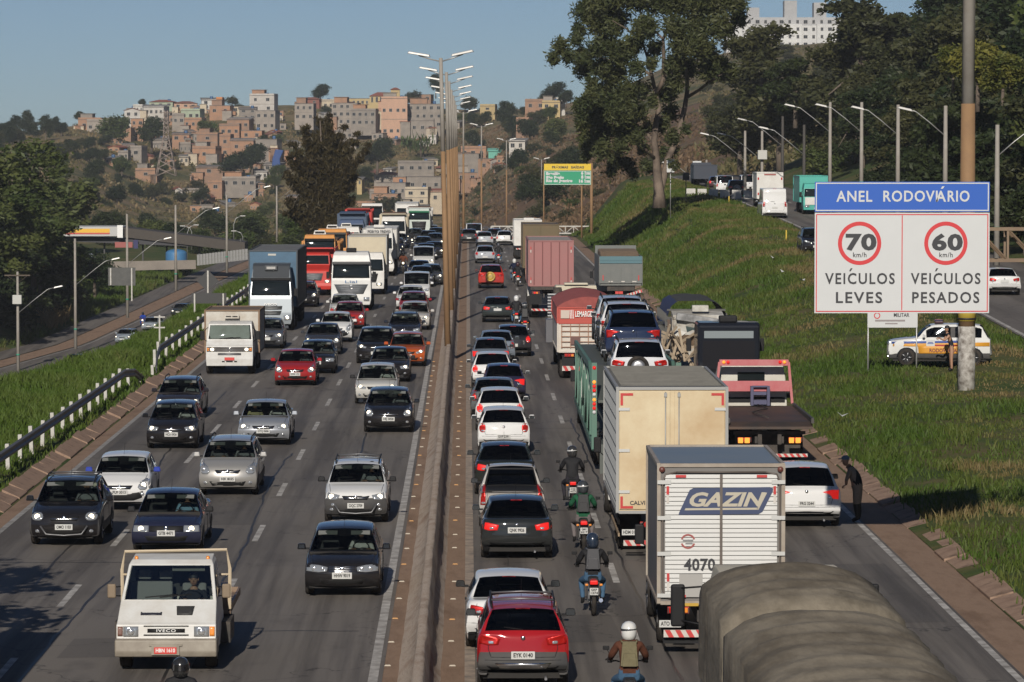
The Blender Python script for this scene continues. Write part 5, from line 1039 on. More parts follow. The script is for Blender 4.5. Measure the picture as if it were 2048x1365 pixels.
HL={'rect':lambda W,n:[(W*.50,n-.02),(W*.93,n-.02),(W*.95,n-.17),(W*.50,n-.17)],'wide':lambda W,n:[(W*.50,n-.035),(W*.80,n+.015),(W*.96,n+.03),(W*.97,n-.13),(W*.80,n-.16),(W*.56,n-.14)],'drop':lambda W,n:[(W*.60,n-.10),(W*.66,n+.03),(W*.84,n+.12),(W*.95,n+.10),(W*.96,n-.10),(W*.84,n-.17),(W*.68,n-.17)],'round':lambda W,n:rr(W*.76,n-.05,W*.34,.19,.5),'slim':lambda W,n:[(W*.46,n-.07),(W*.70,n-.01),(W*.95,n+.06),(W*.96,n-.04),(W*.75,n-.12),(W*.50,n-.14)],'twin':lambda W,n:[(W*.38,n-.04),(W*.62,n+.0),(W*.93,n+.01),(W*.95,n-.13),(W*.62,n-.15),(W*.40,n-.13)]}
TL={'rect':lambda W,g:[(W*.62,g-.10),(W*.94,g-.10),(W*.95,g-.30),(W*.62,g-.30)],'tall':lambda W,g:[(W*.74,g+.02),(W*.90,g+.03),(W*.95,g-.12),(W*.96,g-.32),(W*.76,g-.30)],'oval':lambda W,g:rr(W*.82,g-.15,W*.24,.29,.5),'wide':lambda W,g:[(W*.50,g-.12),(W*.80,g-.07),(W*.95,g-.06),(W*.95,g-.22),(W*.78,g-.25),(W*.54,g-.24)],'wedge':lambda W,g:[(W*.46,g-.13),(W*.92,g-.05),(W*.95,g-.10),(W*.93,g-.32),(W*.76,g-.30),(W*.68,g-.19)],'pillar':lambda W,g:[(W*.79,g+.04),(W*.93,g+.02),(W*.96,g-.36),(W*.80,g-.36)]}
CARS={}
BASE=dict(L=3.9,H=1.46,W=.825,nz=.74,cz=.96,gz=1.0,cy=1.02,fy=1.62,ry=3.42,gy=3.72,hl='wide',tl='oval',r=.29)
def spec(name,**k):
 p=CARS[name]=dict(BASE,**k);p['H']-=.055;p['cz']-=.045;p['gz']-=.04;p['nz']-=.012
 if p.get('deck'):p['deck']-=.04
spec('hatch');spec('compact',hl='drop',tl='wedge',ry=3.3,gy=3.66,wr=.60,L=3.95);spec('saloon',L=4.25,H=1.46,W=.84,deck=1.02,gz=1.02,ry=2.95,gy=3.5,hl='drop',tl='tall',nz=.74,cz=.99,cy=.95)
spec('estate',L=4.25,ry=3.85,gy=4.13,tl='pillar',rails=1)
spec('palio',hl='twin',nz=.72,grille='bars',L=3.85)
spec('adventure',L=4.3,H=1.55,ry=3.9,gy=4.15,clad=1,rails=1,hl='wide',tl='wide',nz=.80,cz=1.04,gz=1.10,r=.32,zb=.27,fogs=4,bullbar=1,skid=1)
spec('punto',L=4.03,H=1.49,W=.845,hl='drop',nz=.76,cz=1.0,cy=.98,fy=1.55,nose=.22)
spec('citroen',L=3.85,H=1.50,hl='wide',nz=.76,cz=1.0,cy=.86,fy=1.5,nose=.24)
spec('stepway',L=4.02,H=1.60,W=.87,hl='round',clad=1,cladj=3,rails=1,nz=.80,cz=1.05,gz=1.08,r=.32,zb=.26,bullbar=1)
spec('mini',L=3.6,H=1.49,W=.81,hl='drop',nz=.76,cz=1.02,cy=.78,fy=1.35,ry=3.2,gy=3.48,smile=1,nose=.12)
spec('sedan',L=4.3,H=1.43,W=.85,deck=1.0,gz=1.0,ry=3.05,gy=3.55,hl='wide',tl='wide',nz=.72)
spec('oldsedan',L=4.35,H=1.42,W=.845,deck=.98,gz=.97,ry=3.1,gy=3.6,hl='rect',tl='rect',nz=.70,cz=.92,nose=.08,grille='flat',r=.28)
spec('oldhatch',L=3.8,H=1.42,W=.81,hl='rect',tl='rect',nz=.72,cz=.93,nose=.08,r=.28,grille='flat')
spec('minivan',L=4.15,H=1.56,W=.83,hl='drop',nz=.80,cz=1.06,cy=.85,fy=1.5,ry=3.7,gy=3.98,rails=1,clad=1,cladj=2,gz=1.05)
spec('rallye',L=3.9,H=1.50,W=.83,hl='slim',nz=.74,clad=1,cladj=3,zb=.25)
spec('suv',L=4.3,H=1.68,W=.885,hl='slim',tl='wedge',nz=.88,cz=1.12,gz=1.16,ry=3.85,gy=4.12,cy=1.0,fy=1.6,r=.345,zb=.28,clad=1,cladj=2,rails=1,wr=.66)
spec('honda',L=4.3,H=1.62,W=.885,hl='slim',tl='wedge',nz=.85,cz=1.06,gz=1.10,ry=3.6,gy=4.05,r=.34,zb=.26,clad=1,cladj=1,wr=.64)
spec('spare',L=4.1,H=1.66,W=.87,hl='slim',tl='wide',nz=.88,cz=1.10,gz=1.13,ry=3.75,gy=3.98,r=.34,zb=.28,clad=1,cladj=2,rails=1,sparew=1,wr=.65)
spec('pickup',L=4.45,H=1.55,W=.84,hl='wide',tl='pillar',gz=1.02,ry=2.55,gy=2.80,pickup=1,nz=.76,clad=1,cladj=1,rails=1)
spec('bigvan',L=5.6,H=2.42,W=.98,hl='wide',tl='pillar',nz=.95,cz=1.25,gz=1.3,ry=5.3,gy=5.48,cy=.9,fy=1.75,third=0,wr=.86,r=.34,blind=1)
spec('van',L=4.4,H=1.85,W=.85,hl='wide',tl='pillar',nz=.82,cz=1.1,gz=1.1,ry=4.1,gy=4.28,cy=.8,fy=1.4,third=0,wr=.74)
TYPES={}
def car_parts(t):
 if t in TYPES:return TYPES[t]
 p=CARS[t];V,faces,zone,W=car_shell(p);L,H=p['L'],p['H'];n,g=p['nz'],p['gz'];parts=[]
 bvh=BVHTree.FromPolygons([tuple(v) for v in V],faces)
 Z={'body':MB(),'windshield':MB(),'rear_window':MB(),'wl':MB(),'wr':MB()}
 for f,z in zip(faces,zone):
  xm=sum(V[i][0] for i in f)/4;ym=sum(V[i][1] for i in f)/4;k=z;mi=0
  if z in ('trim','pillar','bed'):k='body';mi=1
  if z=='side_window':k='wl' if xm<0 else 'wr'
  Z[k].f.append(f);Z[k].m.append(mi);Z[k].sm.append(True)
 def comp(mb):
  used=sorted({i for f in mb.f for i in f});mp={i:k for k,i in enumerate(used)};mb.v=[tuple(V[i]) for i in used];mb.f=[tuple(mp[i] for i in f) for f in mb.f];return mb
 parts.append(('body',comp(Z['body']).mesh('body',[paint((.5,.5,.5)),CLAD if p.get('clad') else BLK],0,fix=False),'paint',()))
 parts.append(('windshield',comp(Z['windshield']).mesh('windshield',GLASS,0,fix=False),None,()))
 parts.append(('rear_window',comp(Z['rear_window']).mesh('rear_window',DGLASS,0,fix=False),None,()))
 if p.get('blind'):parts.pop()
 for k in (('wl','wr') if Z['wl'].f else ()):parts.append(('side_window',comp(Z[k]).mesh('side_window',DGLASS,0,fix=False),None,()))
 def P(name,mb,m,role=None,kids=(),bevel=0):parts.append((name,mb.mesh(name,m,bevel),role,kids))
 P('floor_pan',MB().box(0,L/2,.24,2*W*.88,L-.5,.1).box(0,.95,.66,2*W*.9,.08,.5),DIRT)
 dash_=MB().box(0,p['cy']+.28,p['cz']-.12,2*W*.82,.42,.22);P('dashboard',dash_,BLK,bevel=.03)
 s=MB();sy=lerp(p['fy'],p['ry'],.20)+.25
 for x in (-.38,.38):s.box(x,sy,.72,.48,.14,.62,rot=Matrix.Rotation(-.2,3,'X'));s.box(x,sy+.12,1.12,.26,.10,.17);s.box(x,sy-.25,.44,.48,.5,.14)
 if not p.get('pickup'):s.box(0,min(p['ry']-.1,sy+.95),.74,1.25,.14,.58,rot=Matrix.Rotation(-.2,3,'X'));s.box(-.38,min(p['ry']-.05,sy+1.05),1.08,.24,.08,.12);s.box(.38,min(p['ry']-.05,sy+1.05),1.08,.24,.08,.12)
 P('seats',s,SEAT,bevel=.03)
 sw=MB();c0=Vector((.37,p['cy']+.56,p['cz']+.0));ring=[(c0.x+.18*math.cos(a),c0.y-.06*math.sin(a),c0.z+.17*math.sin(a)) for a in [2*math.pi*i/14 for i in range(15)]];sw.tube(ring,.014,0,5,cap=False);sw.tube([(c0.x-.17,c0.y,c0.z),(c0.x+.17,c0.y,c0.z)],.012);P('steering_wheel',sw,BLK)
 for q_ in (-.36,.36):P('sun_visor',MB().box(q_,p['fy']-.10,H-.135,.42,.14,.02,rot=Matrix.Rotation(.5,3,'X')),mat('visor_cloth',(.15,.155,.145),.8))
 h=HL[p['hl']](W,n)
 for hh in (h,mir(h)):
  cxh=sum(a for a,b in hh)/len(hh);czh=sum(b for a,b in hh)/len(hh);sg=1 if cxh>0 else -1;hit=bvh.ray_cast(Vector((cxh,-3,czh)),Vector((0,1,0)))[0]
  kids=[]
  if hit is not None:
   for q,rr_ in (((0,.068),) if p['hl']!='twin' else ((.07*sg,.062),(-.11*sg,.045))):
    kids.append(('bulb',disc(MB(),(cxh+q,bvh.ray_cast(Vector((cxh+q,-3,czh)),Vector((0,1,0)))[0].y-.014,czh),rr_,n=12,th=.012).mesh('bulb',LMP,0),'bulb'))
  P('headlight',patch(bvh,hh,'front',.01,3),mat('headlamp_glass',(.40,.42,.44),.1,.55,coat=1.0),None,kids)
 gr=p.get('grille','slot');gb=MB()
 if gr=='slot':gz_=n-.10;patch(bvh,[(-W*.44,gz_+.05),(W*.44,gz_+.05),(W*.36,gz_-.05),(-W*.36,gz_-.05)],'front',.006,2,0,gb);patch(bvh,[(-W*.40,gz_+.008),(W*.40,gz_+.008),(W*.40,gz_-.008),(-W*.40,gz_-.008)],'front',.014,2,1,gb)
 elif gr=='bars':
  patch(bvh,[(-W*.36,n-.02),(W*.36,n-.02),(W*.36,n-.14),(-W*.36,n-.14)],'front',.006,2,0,gb)
  for q in (0,1,2,3):z=n-.03-q*.033;patch(bvh,[(-W*.36,z),(W*.36,z),(W*.36,z-.012),(-W*.36,z-.012)],'front',.014,2,1,gb)
 else:
  patch(bvh,[(-W*.48,n-.03),(W*.48,n-.03),(W*.48,n-.165),(-W*.48,n-.165)],'front',.006,2,0,gb);patch(bvh,rr(0,n-.10,.10,.06,.4),'front',.016,2,1,gb)
 P('grille',gb,[BLK,CHR]);bd=bvh.ray_cast(Vector((0,-3,n-.08)),Vector((0,1,0)))[0]
 P('badge',disc(MB(),(0,bd.y-.012,n-.075),.048,n=14,th=.012),CHR)
 lo=MB();zz=.40 if not p.get('smile') else .50
 if p.get('smile'):patch(bvh,[(-W*.78,n-.20),(W*.78,n-.20),(W*.74,n-.38),(W*.45,n-.46),(-W*.45,n-.46),(-W*.74,n-.38)],'front',.006,3,0,lo)
 else:patch(bvh,[(-W*.62,zz+.02),(W*.62,zz+.02),(W*.52,zz-.11),(-W*.52,zz-.11)],'front',.006,2,0,lo)
 P('lower_grille',lo,mat('dark_mesh',(.012,.012,.012),.7));
 fz=.38 if not p.get('smile') else n-.28
 for sx in (-1,1):
  if p['hl']!='rect' and gr!='bars':P('fog_light',patch(bvh,rr(sx*W*.76,fz,.10,.085,.5),'front',.012,2),LMP)
  if p.get('fogs'):P('fog_light',patch(bvh,rr(sx*W*.72,fz+.13,.09,.08,.5),'front',.012,2),LMP)
 if p.get('bullbar'):P('bumper_bar',MB().tube([(-W*.66,bd.y-.06,.52),(-W*.5,bd.y-.085,.32),(0,bd.y-.10,.29),(W*.5,bd.y-.085,.32),(W*.66,bd.y-.06,.52)],.022,0,6),mat('bar_grey',(.14,.14,.145),.4,.5))
 pf=bvh.ray_cast(Vector((0,-3,.50)),Vector((0,1,0)))[0];plate=MB().box(0,0,0,.43,.014,.14,0).mesh('license_plate',PLT,.004)
 parts.append(('front_plate',(0,pf.y-.03,.49 if not p.get('smile') else .52),plate))
 sm=MB()
 for sx in (-1,1):
  pts_=[]
  for q in range(6):
   y=lerp(.30,p['cy']-.02,q/5);x=sx*W*lerp(.80,.86,q/5);hh=bvh.ray_cast(Vector((x,y,5)),Vector((0,0,-1)))[0]
   if hh is not None:pts_.append(hh+Vector((0,0,.001)))
  if len(pts_)>2:sm.tube(pts_,.006,0,4,smooth=False)
  for y,z0,z1 in ((p['fy']-.15-.35,.3,p['cz']-.03),(lerp(p['fy'],p['ry'],.47),.3,p['cz']-.03),(lerp(p['fy'],p['ry'],.93),.42,p['gz']-.03)):
   if p.get('pickup') and y>p['ry']-.5 and y>2.3:continue
   q_=[bvh.ray_cast(Vector((sx*3,y,lerp(z0,z1,t))),Vector((-sx,0,0)))[0] for t in (0,.25,.5,.75,1)];q_=[a for a in q_ if a is not None]
   if len(q_)>2:sm.tube(q_,.006,0,4,smooth=False)
 y_=p['cy']-.01;P('shut_lines',sm,INK)
 wp=MB()
 for x0,x1 in ((-.55,-.02),(.08,.62)):
  a=bvh.ray_cast(Vector((x0,y_+.10,5)),Vector((0,0,-1)))[0];b=bvh.ray_cast(Vector((x1,y_+.07,5)),Vector((0,0,-1)))[0]
  if a is not None and b is not None:wp.tube([a+Vector((0,0,.02)),b+Vector((0,0,.02))],.008,0,4)
 P('wiper',wp,BLK)
 for sx in (-1,1):
  m=MB();m.box(sx*(W+.11),p['cy']+.36,p['cz']+.07,.20,.10,.135,0,taper=.8);me=m.mesh('side_mirror',[paint((.5,.5,.5))],.03)
  gl=MB().box(sx*(W+.11),p['cy']+.415,p['cz']+.065,.16,.006,.10).mesh('mirror_glass',MIRG,0)
  ar=MB().box(sx*(W+.0),p['cy']+.37,p['cz']+.02,.12,.05,.04).mesh('mirror_arm',BLK,0);parts.append(('side_mirror',me,'mirror',(('mirror_glass',gl,None),('mirror_arm',ar,None))))
  if not p.get('pickup'):P('door_handle',MB().box(sx*(W*.99+.012),lerp(p['fy'],p['ry'],.38),p['cz']-.14,.03,.17,.028),BLK)
 t_=TL[p['tl']](W,g if not p.get('deck') else p['deck'])
 for tt in (t_,mir(t_)):P('tail_light',patch(bvh,tt,'rear',.01,3),RED,'tail')
 for sg in (1,-1):
  xs_=sorted(a for a,b in t_);zs_=[b for a,b in t_];zc_=min(zs_)+.055;P('reverse_lamp',patch(bvh,rr(sg*lerp(xs_[0],xs_[-1],.45),zc_,.10,.05,.4),'rear',.020,2),LMP)
 hr=g-(.42 if not p.get('deck') else .24) if not p.get('pickup') else .62;hr=p.get('prz',hr);rh=bvh.ray_cast(Vector((0,30,hr)),Vector((0,-1,0)))[0]
 parts.append(('rear_plate',(0,(rh.y if rh is not None else L)+.03,hr),plate))
 P('rear_badge',disc(MB(),(0,bvh.ray_cast(Vector((0,30,g-.13)),Vector((0,-1,0)))[0].y-.0,g-.13+.02),.04,n=12,th=.03,s=1),CHR)
 P('rear_bumper_trim',patch(bvh,[(-W*.8,.44),(W*.8,.44),(W*.7,.37),(-W*.7,.37)],'rear',.006,2),BLK)
 sm2=MB();zt=(g if not p.get('deck') else p['deck']-.02)-.02;zl=.60 if not p.get('pickup') else .62;ol=[(-W*.74,zt),(-W*.76,.75),(-W*.70,zl),(W*.70,zl),(W*.76,.75),(W*.74,zt)]
 q_=[bvh.ray_cast(Vector((a,30,b)),Vector((0,-1,0)))[0] for a,b in dens(ol,5)[:26]];q_=[a for a in q_ if a is not None]
 if len(q_)>3:sm2.tube(q_,.0065,0,4,smooth=False)
 q_=[bvh.ray_cast(Vector((a*W*.98/6,30,.545)),Vector((0,-1,0)))[0] for a in range(-6,7)];q_=[a for a in q_ if a is not None]
 if len(q_)>3:sm2.tube(q_,.006,0,4,smooth=False)
 P('rear_shut_lines',sm2,INK)
 if not p.get('deck') and not p.get('pickup'):
  a=bvh.ray_cast(Vector((0,30,g+.03)),Vector((0,-1,0)))[0];b=bvh.ray_cast(Vector((.34,30,g+.07)),Vector((0,-1,0)))[0]
  if a is not None and b is not None:P('rear_wiper',MB().tube([a+Vector((0,.02,0)),b+Vector((0,.02,0))],.010,0,4),BLK)
 P('exhaust_pipe',MB().tube([(-W*.5,L-.35,.22),(-W*.5,L+.01,.21)],.026,0,8),STL)
 if not p.get('pickup'):P('high_brake_light',MB().box(0,p['ry']+.0,H-.06,.26,.04,.022),RED,'tail')
 else:P('bed_liner',MB().box(0,lerp(p['gy'],L,.52),g-.0,W*1.55,L-p['gy']-.35,.03),BLK);P('roll_bar',MB().tube([(-W*.8,p['gy']+.15,g),(-W*.68,p['gy']+.05,H-.08),(W*.68,p['gy']+.05,H-.08),(W*.8,p['gy']+.15,g)],.03,0,8),BLK)
 if p.get('rails'):
  for sx in (-1,1):
   wr=p.get('wr',W*.72);P('roof_rail',MB().tube([(sx*(wr-.03),p['fy']+.12,H-.05),(sx*(wr-.02),p['fy']+.35,H+.035),(sx*(wr-.01),p['ry']-.3,H+.035),(sx*(wr-.03),p['ry']-.05,H-.03)],.02,0,6),BLK)
 if p.get('bullbar') and p.get('rails'):
  wr=p.get('wr',W*.72)
  for yy in (p['fy']+.6,p['ry']-.55):P('roof_bar',MB().tube([(-wr+.02,yy,H+.035),(0,yy,H+.06),(wr-.02,yy,H+.035)],.02,0,6),mat('bar_grey',(.14,.14,.145),.4,.5))
 P('antenna',MB().tube([(0,p['fy']+.12,H-.01),(0,p['fy']+.40,H+.26)],.004,0,4),BLK)
 if p.get('skid'):P('skid_plate',patch(bvh,[(-W*.62,.50),(W*.62,.50),(W*.5,.39),(-W*.5,.39)],'rear',.014,2),CHR)
 if p.get('sparew'):
  tr=MB().lathe([(.001,.17),(.12,.18),(.20,.155),(.22,.12)],(.05,L,.82),'y',20,1).lathe([(.22,.12),(.25,.17),(.30,.17),(.335,.12),(.335,.02),(.3,-.02)],(.05,L,.82),'y',24,0);P('spare_wheel',tr,[RUB,RIM],'spare')
 arch=[]
 for y in (.72+.08,L-.78):
  for sx in (-1,1):
   ar=MB();N=14;pol=[(y+(p['r']+.06)*math.cos(a),p['r']+(p['r']+.06)*math.sin(a)) for a in [2*math.pi*i/N for i in range(N)]];pol=[(a,max(b,p.get('zb',.2)+.01)) for a,b in pol]
   P('wheel_arch',patch(bvh,pol,'right' if sx>0 else 'left',.006,3),BLK)
 TYPES[t]=dict(parts=parts,bvh=bvh,p=p);return TYPES[t]
def car(label,t,color,x,d,back=False,name='car',cat='car',lit=0,plate=None,z=0.0,rz=0.0,metal=False,brake=False,mirror=None,rim='alloy',tilt=0.0,pplate='grey',group=None,skip=(),spare=None,zo=None):
 'd: distance of the near face; back=True shows the rear'
 T=car_parts(t);p=T['p'];pm=paint(color,metal);d0=d+(p['L'] if back else 0)
 th=thing(name,label,cat,(x+cx(d),d0,z+zc(d)+.012),0,group,rot=(tilt,0,rz+(math.pi if back else 0)))
 bm_={0:LMP,1:LON,2:LON}[lit]
 for it in T['parts']:
  if it[0] in ('front_plate','rear_plate'):
   front=it[0]=='front_plate'
   if front==back:continue
   o=add('license_plate',it[2],th,it[1],over={0:PRD} if pplate=='red' else None)
   if plate:lettering(plate,.105,WHT if pplate=='red' else INK,o,(0,-.009 if front else .009,0),'front' if front else 'rear','plate_lettering',fit=.35,bold=.003)
   continue
  nm,me,role,kids=it
  if nm in skip:continue
  if d>230 and nm in ('wiper','exhaust_pipe','antenna','shut_lines','door_handle','sun_visor','steering_wheel'):continue
  if back and nm in ('wiper','headlight','grille','lower_grille','fog_light','bumper_bar','badge','sun_visor'):continue
  if not back and nm in ('reverse_lamp','rear_shut_lines','rear_wiper','high_brake_light','rear_badge','skid_plate','rear_bumper_trim','exhaust_pipe'):continue
  ov=None
  if role=='paint':ov={0:pm}
  elif role=='mirror':ov={0:mirror or pm}
  elif role=='tail' and brake:ov={0:BRK}
  elif role=='spare' and spare:ov={0:spare,1:spare}
  o=add(nm,me,th,over=ov)
  for k in kids:
   if k[2]=='bulb':add(k[0],k[1],o,over={0:bm_})
   else:add(k[0],k[1],o)
 for y in (.80,p['L']-.78):
  for sx in (-1,1):add_wheel(th,sx*(p['W']-.095),y,p['r'],.19,rim)
 return th
 # ------ people
PM={}
def cloth(name,c,rough=.9):return mat(name,c,rough,noise=.45,nscale=9,bump=.5,spec=.1)
def body_mesh(key,J,E,segmat,mats,root=0,sub=2):
 'J: joints (x, y, z, rx, ry); E: edges; segmat: material index per edge'
 if key in PM:me0=PM[key]
 else:
  me=bpy.data.meshes.new('figure');me.from_pydata([j[:3] for j in J],E,[]);o=bpy.data.objects.new('figure',me);col.objects.link(o)
  o.modifiers.new('s','SKIN');sv=me.skin_vertices[0].data
  for i,j in enumerate(J):sv[i].radius=(j[3],j[4] if len(j)>4 else j[3]);sv[i].use_root=(i==root)
  o.modifiers[0].use_smooth_shade=True;o.modifiers[0].branch_smoothing=.3
  ss=o.modifiers.new('u','SUBSURF');ss.levels=sub;ss.render_levels=sub
  bpy.context.view_layer.update();me0=bpy.data.meshes.new_from_object(o.evaluated_get(bpy.context.evaluated_depsgraph_get()));bpy.data.objects.remove(o)
  segs=[(Vector(J[a][:3]),Vector(J[b][:3])) for a,b in E];idx=[]
  for pl in me0.polygons:
   c=pl.center;best=(1e9,0)
   for (a,b),m in zip(segs,segmat):
    ab=b-a;t=max(0,min(1,(c-a).dot(ab)/max(ab.length_squared,1e-9)));q=(a+ab*t-c).length
    if q<best[0]:best=(q,m)
   idx.append(best[1])
  me0.materials.clear()
  for _ in range(max(segmat)+1):me0.materials.append(None)
  me0.polygons.foreach_set('material_index',idx);me0.polygons.foreach_set('use_smooth',[True]*len(idx));PM[key]=me0
 me=me0.copy()
 for i,m in enumerate(mats[:len(me.materials)]):me.materials[i]=m
 return me
def hand_mesh(key='hand',grip=True):
 if key in PM:return PM[key]
 mb=MB();mb.box(0,.045,0,.078,.09,.028)
 for i,(x,l) in enumerate(((-.030,.062),(-.010,.074),(.010,.070),(.029,.055))):
  if grip:mb.tube([(x,.085,0),(x,.085+l*.45,-.012),(x,.085+l*.5,-.045),(x,.06,-.06)],[.0098,.0095,.009,.0075],0,6)
  else:mb.tube([(x,.085,0),(x*1.1,.085+l*.55,-.006),(x*1.15,.085+l,-.022)],[.0098,.009,.007],0,6)
 mb.tube([(-.036,.02,0),(-.062,.052,-.012),(-.058,.085,-.03)],[.012,.0105,.008],0,6);PM[key]=mb.mesh('hand',SKIN,.006);return PM[key]
def head_part(parent,c,r=.105,facing=1,hair=None,cap=None,skin=SKIN):
 'face, ears and hair; facing: -1 looks towards -Y, 1 towards +Y (local)'
 mb=MB();cx_,cy_,cz_=c;prof=[(.001,-1.18),(.42,-1.1),(.66,-.8),(.84,-.3),(.9,.15),(.84,.6),(.58,.95),(.2,1.1),(.001,1.12)]
 mb.lathe([(a*r*.86,b*r) for a,b in prof],c,'z',14);mb.tube([(cx_,cy_+facing*r*.8,cz_+r*.1),(cx_,cy_+facing*r*1.05,cz_-r*.2)],[r*.09,r*.15],0,6)
 for s in (-1,1):mb.box(cx_+s*r*.82,cy_,cz_-r*.02,r*.12,r*.3,r*.45);mb.box(cx_+s*r*.3,cy_+facing*r*.76,cz_+r*.1,r*.26,r*.08,r*.12,1)
 mb.box(cx_,cy_+facing*r*.72,cz_-r*.62,r*.5,r*.08,r*.08,2);h=mb.build('head',[skin,INK,mat('lips',(.22,.07,.05),.5)],parent)
 if hair:MB().lathe([(r*.88,.1*r),(r*.93,.45*r),(r*.8,.85*r),(r*.4,1.14*r),(.001,1.2*r)],(cx_,cy_-facing*r*.14,cz_),'z',14).build('hair',hair,h)
 if cap:MB().lathe([(r*.96,.32*r),(r*.96,.62*r),(r*.8,1.0*r),(r*.4,1.24*r),(.001,1.28*r)],c,'z',14).box(cx_,cy_+facing*r*1.15,cz_+r*.42,r*1.3,r*.9,r*.12).build('cap',cap,h)
 return h
def helmet(parent,c,color,facing=1,mt=None,stripe=None):
 r=.160;m=mt or mat('helmet_%.2f_%.2f_%.2f'%color,color,.22,coat=1.0);cx_,cy_,cz_=c;mb=MB()
 prof=[(.55,-1.02),(.80,-.92),(.93,-.5),(1.0,0),(.94,.42),(.76,.78),(.42,1.02),(.001,1.1)]
 for i in range(len(prof)-1):
  pass
 mb.lathe([(a*r*.93,b*r) for a,b in prof],(0,0,0),'z',20);mb.v=[(cx_+x,cy_+y*1.18-facing*.012,cz_+z) for x,y,z in mb.v]
 o=mb.build('helmet',m,parent);vz=MB()
 for i in range(9):
  a0,a1=math.radians(20+140*i/9),math.radians(20+140*(i+1)/9);k=1.0
  def q(a,z,w):return (cx_+math.cos(a)*r*w,cy_+facing*(math.sin(a)*r*w*1.18-.005),cz_+z*r)
  vz.quad([q(a0,-.28,.985),q(a1,-.28,.985),q(a1,.36,.965),q(a0,.36,.965)],0,True)
 vz.build('visor',mat('visor_dark',(.01,.01,.012),.08,coat=1.0),o)
 if stripe:
  s=MB()
  for i in range(10):
   a0,a1=math.radians(200+14*i),math.radians(200+14*(i+1))
   def q(a,z,w):return (cx_+math.cos(a)*r*w,cy_+facing*(math.sin(a)*r*w*1.18-.012),cz_+z*r)
   s.quad([q(a0,.05+.02*i,.985),q(a1,.05+.02*i,.985),q(a1,.3,.985),q(a0,.3,.985)],0,True)
  s.build('helmet_stripe',stripe,o)
 return o
def rider(label,x,d,facing,top,legs,helm,stripe=None,glove=None,pack=None,z=0.0,lean=.16,group=None,shoe=None,pillion=False):
 'sits on a motorcycle whose origin is at its rear wheel contact; +Y is the way it looks (facing=1) or towards the camera (facing=-1)'
 t=thing('person',label,'person',(x+cx(d),d,z+zc(d)),0 if facing>0 else math.pi,group)
 sy=.42 if not pillion else .1;J=[(0,sy,.84,.185,.14),(0,sy+.04,1.02,.175,.14),(0,sy+lean*.7,1.24,.215,.155),(0,sy+lean,1.40,.15,.10),(0,sy+lean+.03,1.50,.055,.055)]
 E=[(0,1),(1,2),(2,3),(3,4)];sm=[0,0,0,0]
 for s in (-1,1):
  n=len(J);J+=[(s*.20,sy+lean,1.38,.085,.085),(s*.31,sy+lean+.10,1.18,.07,.07),(s*.32,sy+lean+.40,1.07,.045,.045)];E+=[(3,n),(n,n+1),(n+1,n+2)];sm+=[0,0,0]
  n=len(J);J+=[(s*.13,sy+.05,.80,.105,.105),(s*.25,sy+.47,.70,.075,.075),(s*.22,sy+.22,.36,.05,.05),(s*.22,sy+.24,.25,.042,.04),(s*.23,sy+.42,.22,.042,.03)];E+=[(0,n),(n,n+1),(n+1,n+2),(n+2,n+3),(n+3,n+4)];sm+=[1,1,1,2,2]
 me=body_mesh(('rider',pillion,lean),J,E,sm,[top,legs,shoe or BLK]);add('body',me,t)
 helmet(t,(0,sy+lean+.05,1.63),helm,1,stripe=stripe)
 for s in (-1,1):
  h=add('glove',hand_mesh('gl'),t,(s*.33,sy+lean+.38,1.065),over={0:glove or BLK});h.scale=(1.15,1.15,1.3)
 t.scale=(.94,)*3
 if pack:MB().box(0,sy-.02,1.24,.32,.17,.44,taper=.78).box(0,sy-.12,1.14,.26,.09,.24,taper=.8).tube([(-.13,sy,1.45),(-.15,sy+lean+.12,1.45),(-.16,sy+lean+.14,1.25)],.02,0,5).tube([(.13,sy,1.45),(.15,sy+lean+.12,1.45),(.16,sy+lean+.14,1.25)],.02,0,5).build('strap_pack',pack,t,bevel=.055)
 return t
MOTO={}
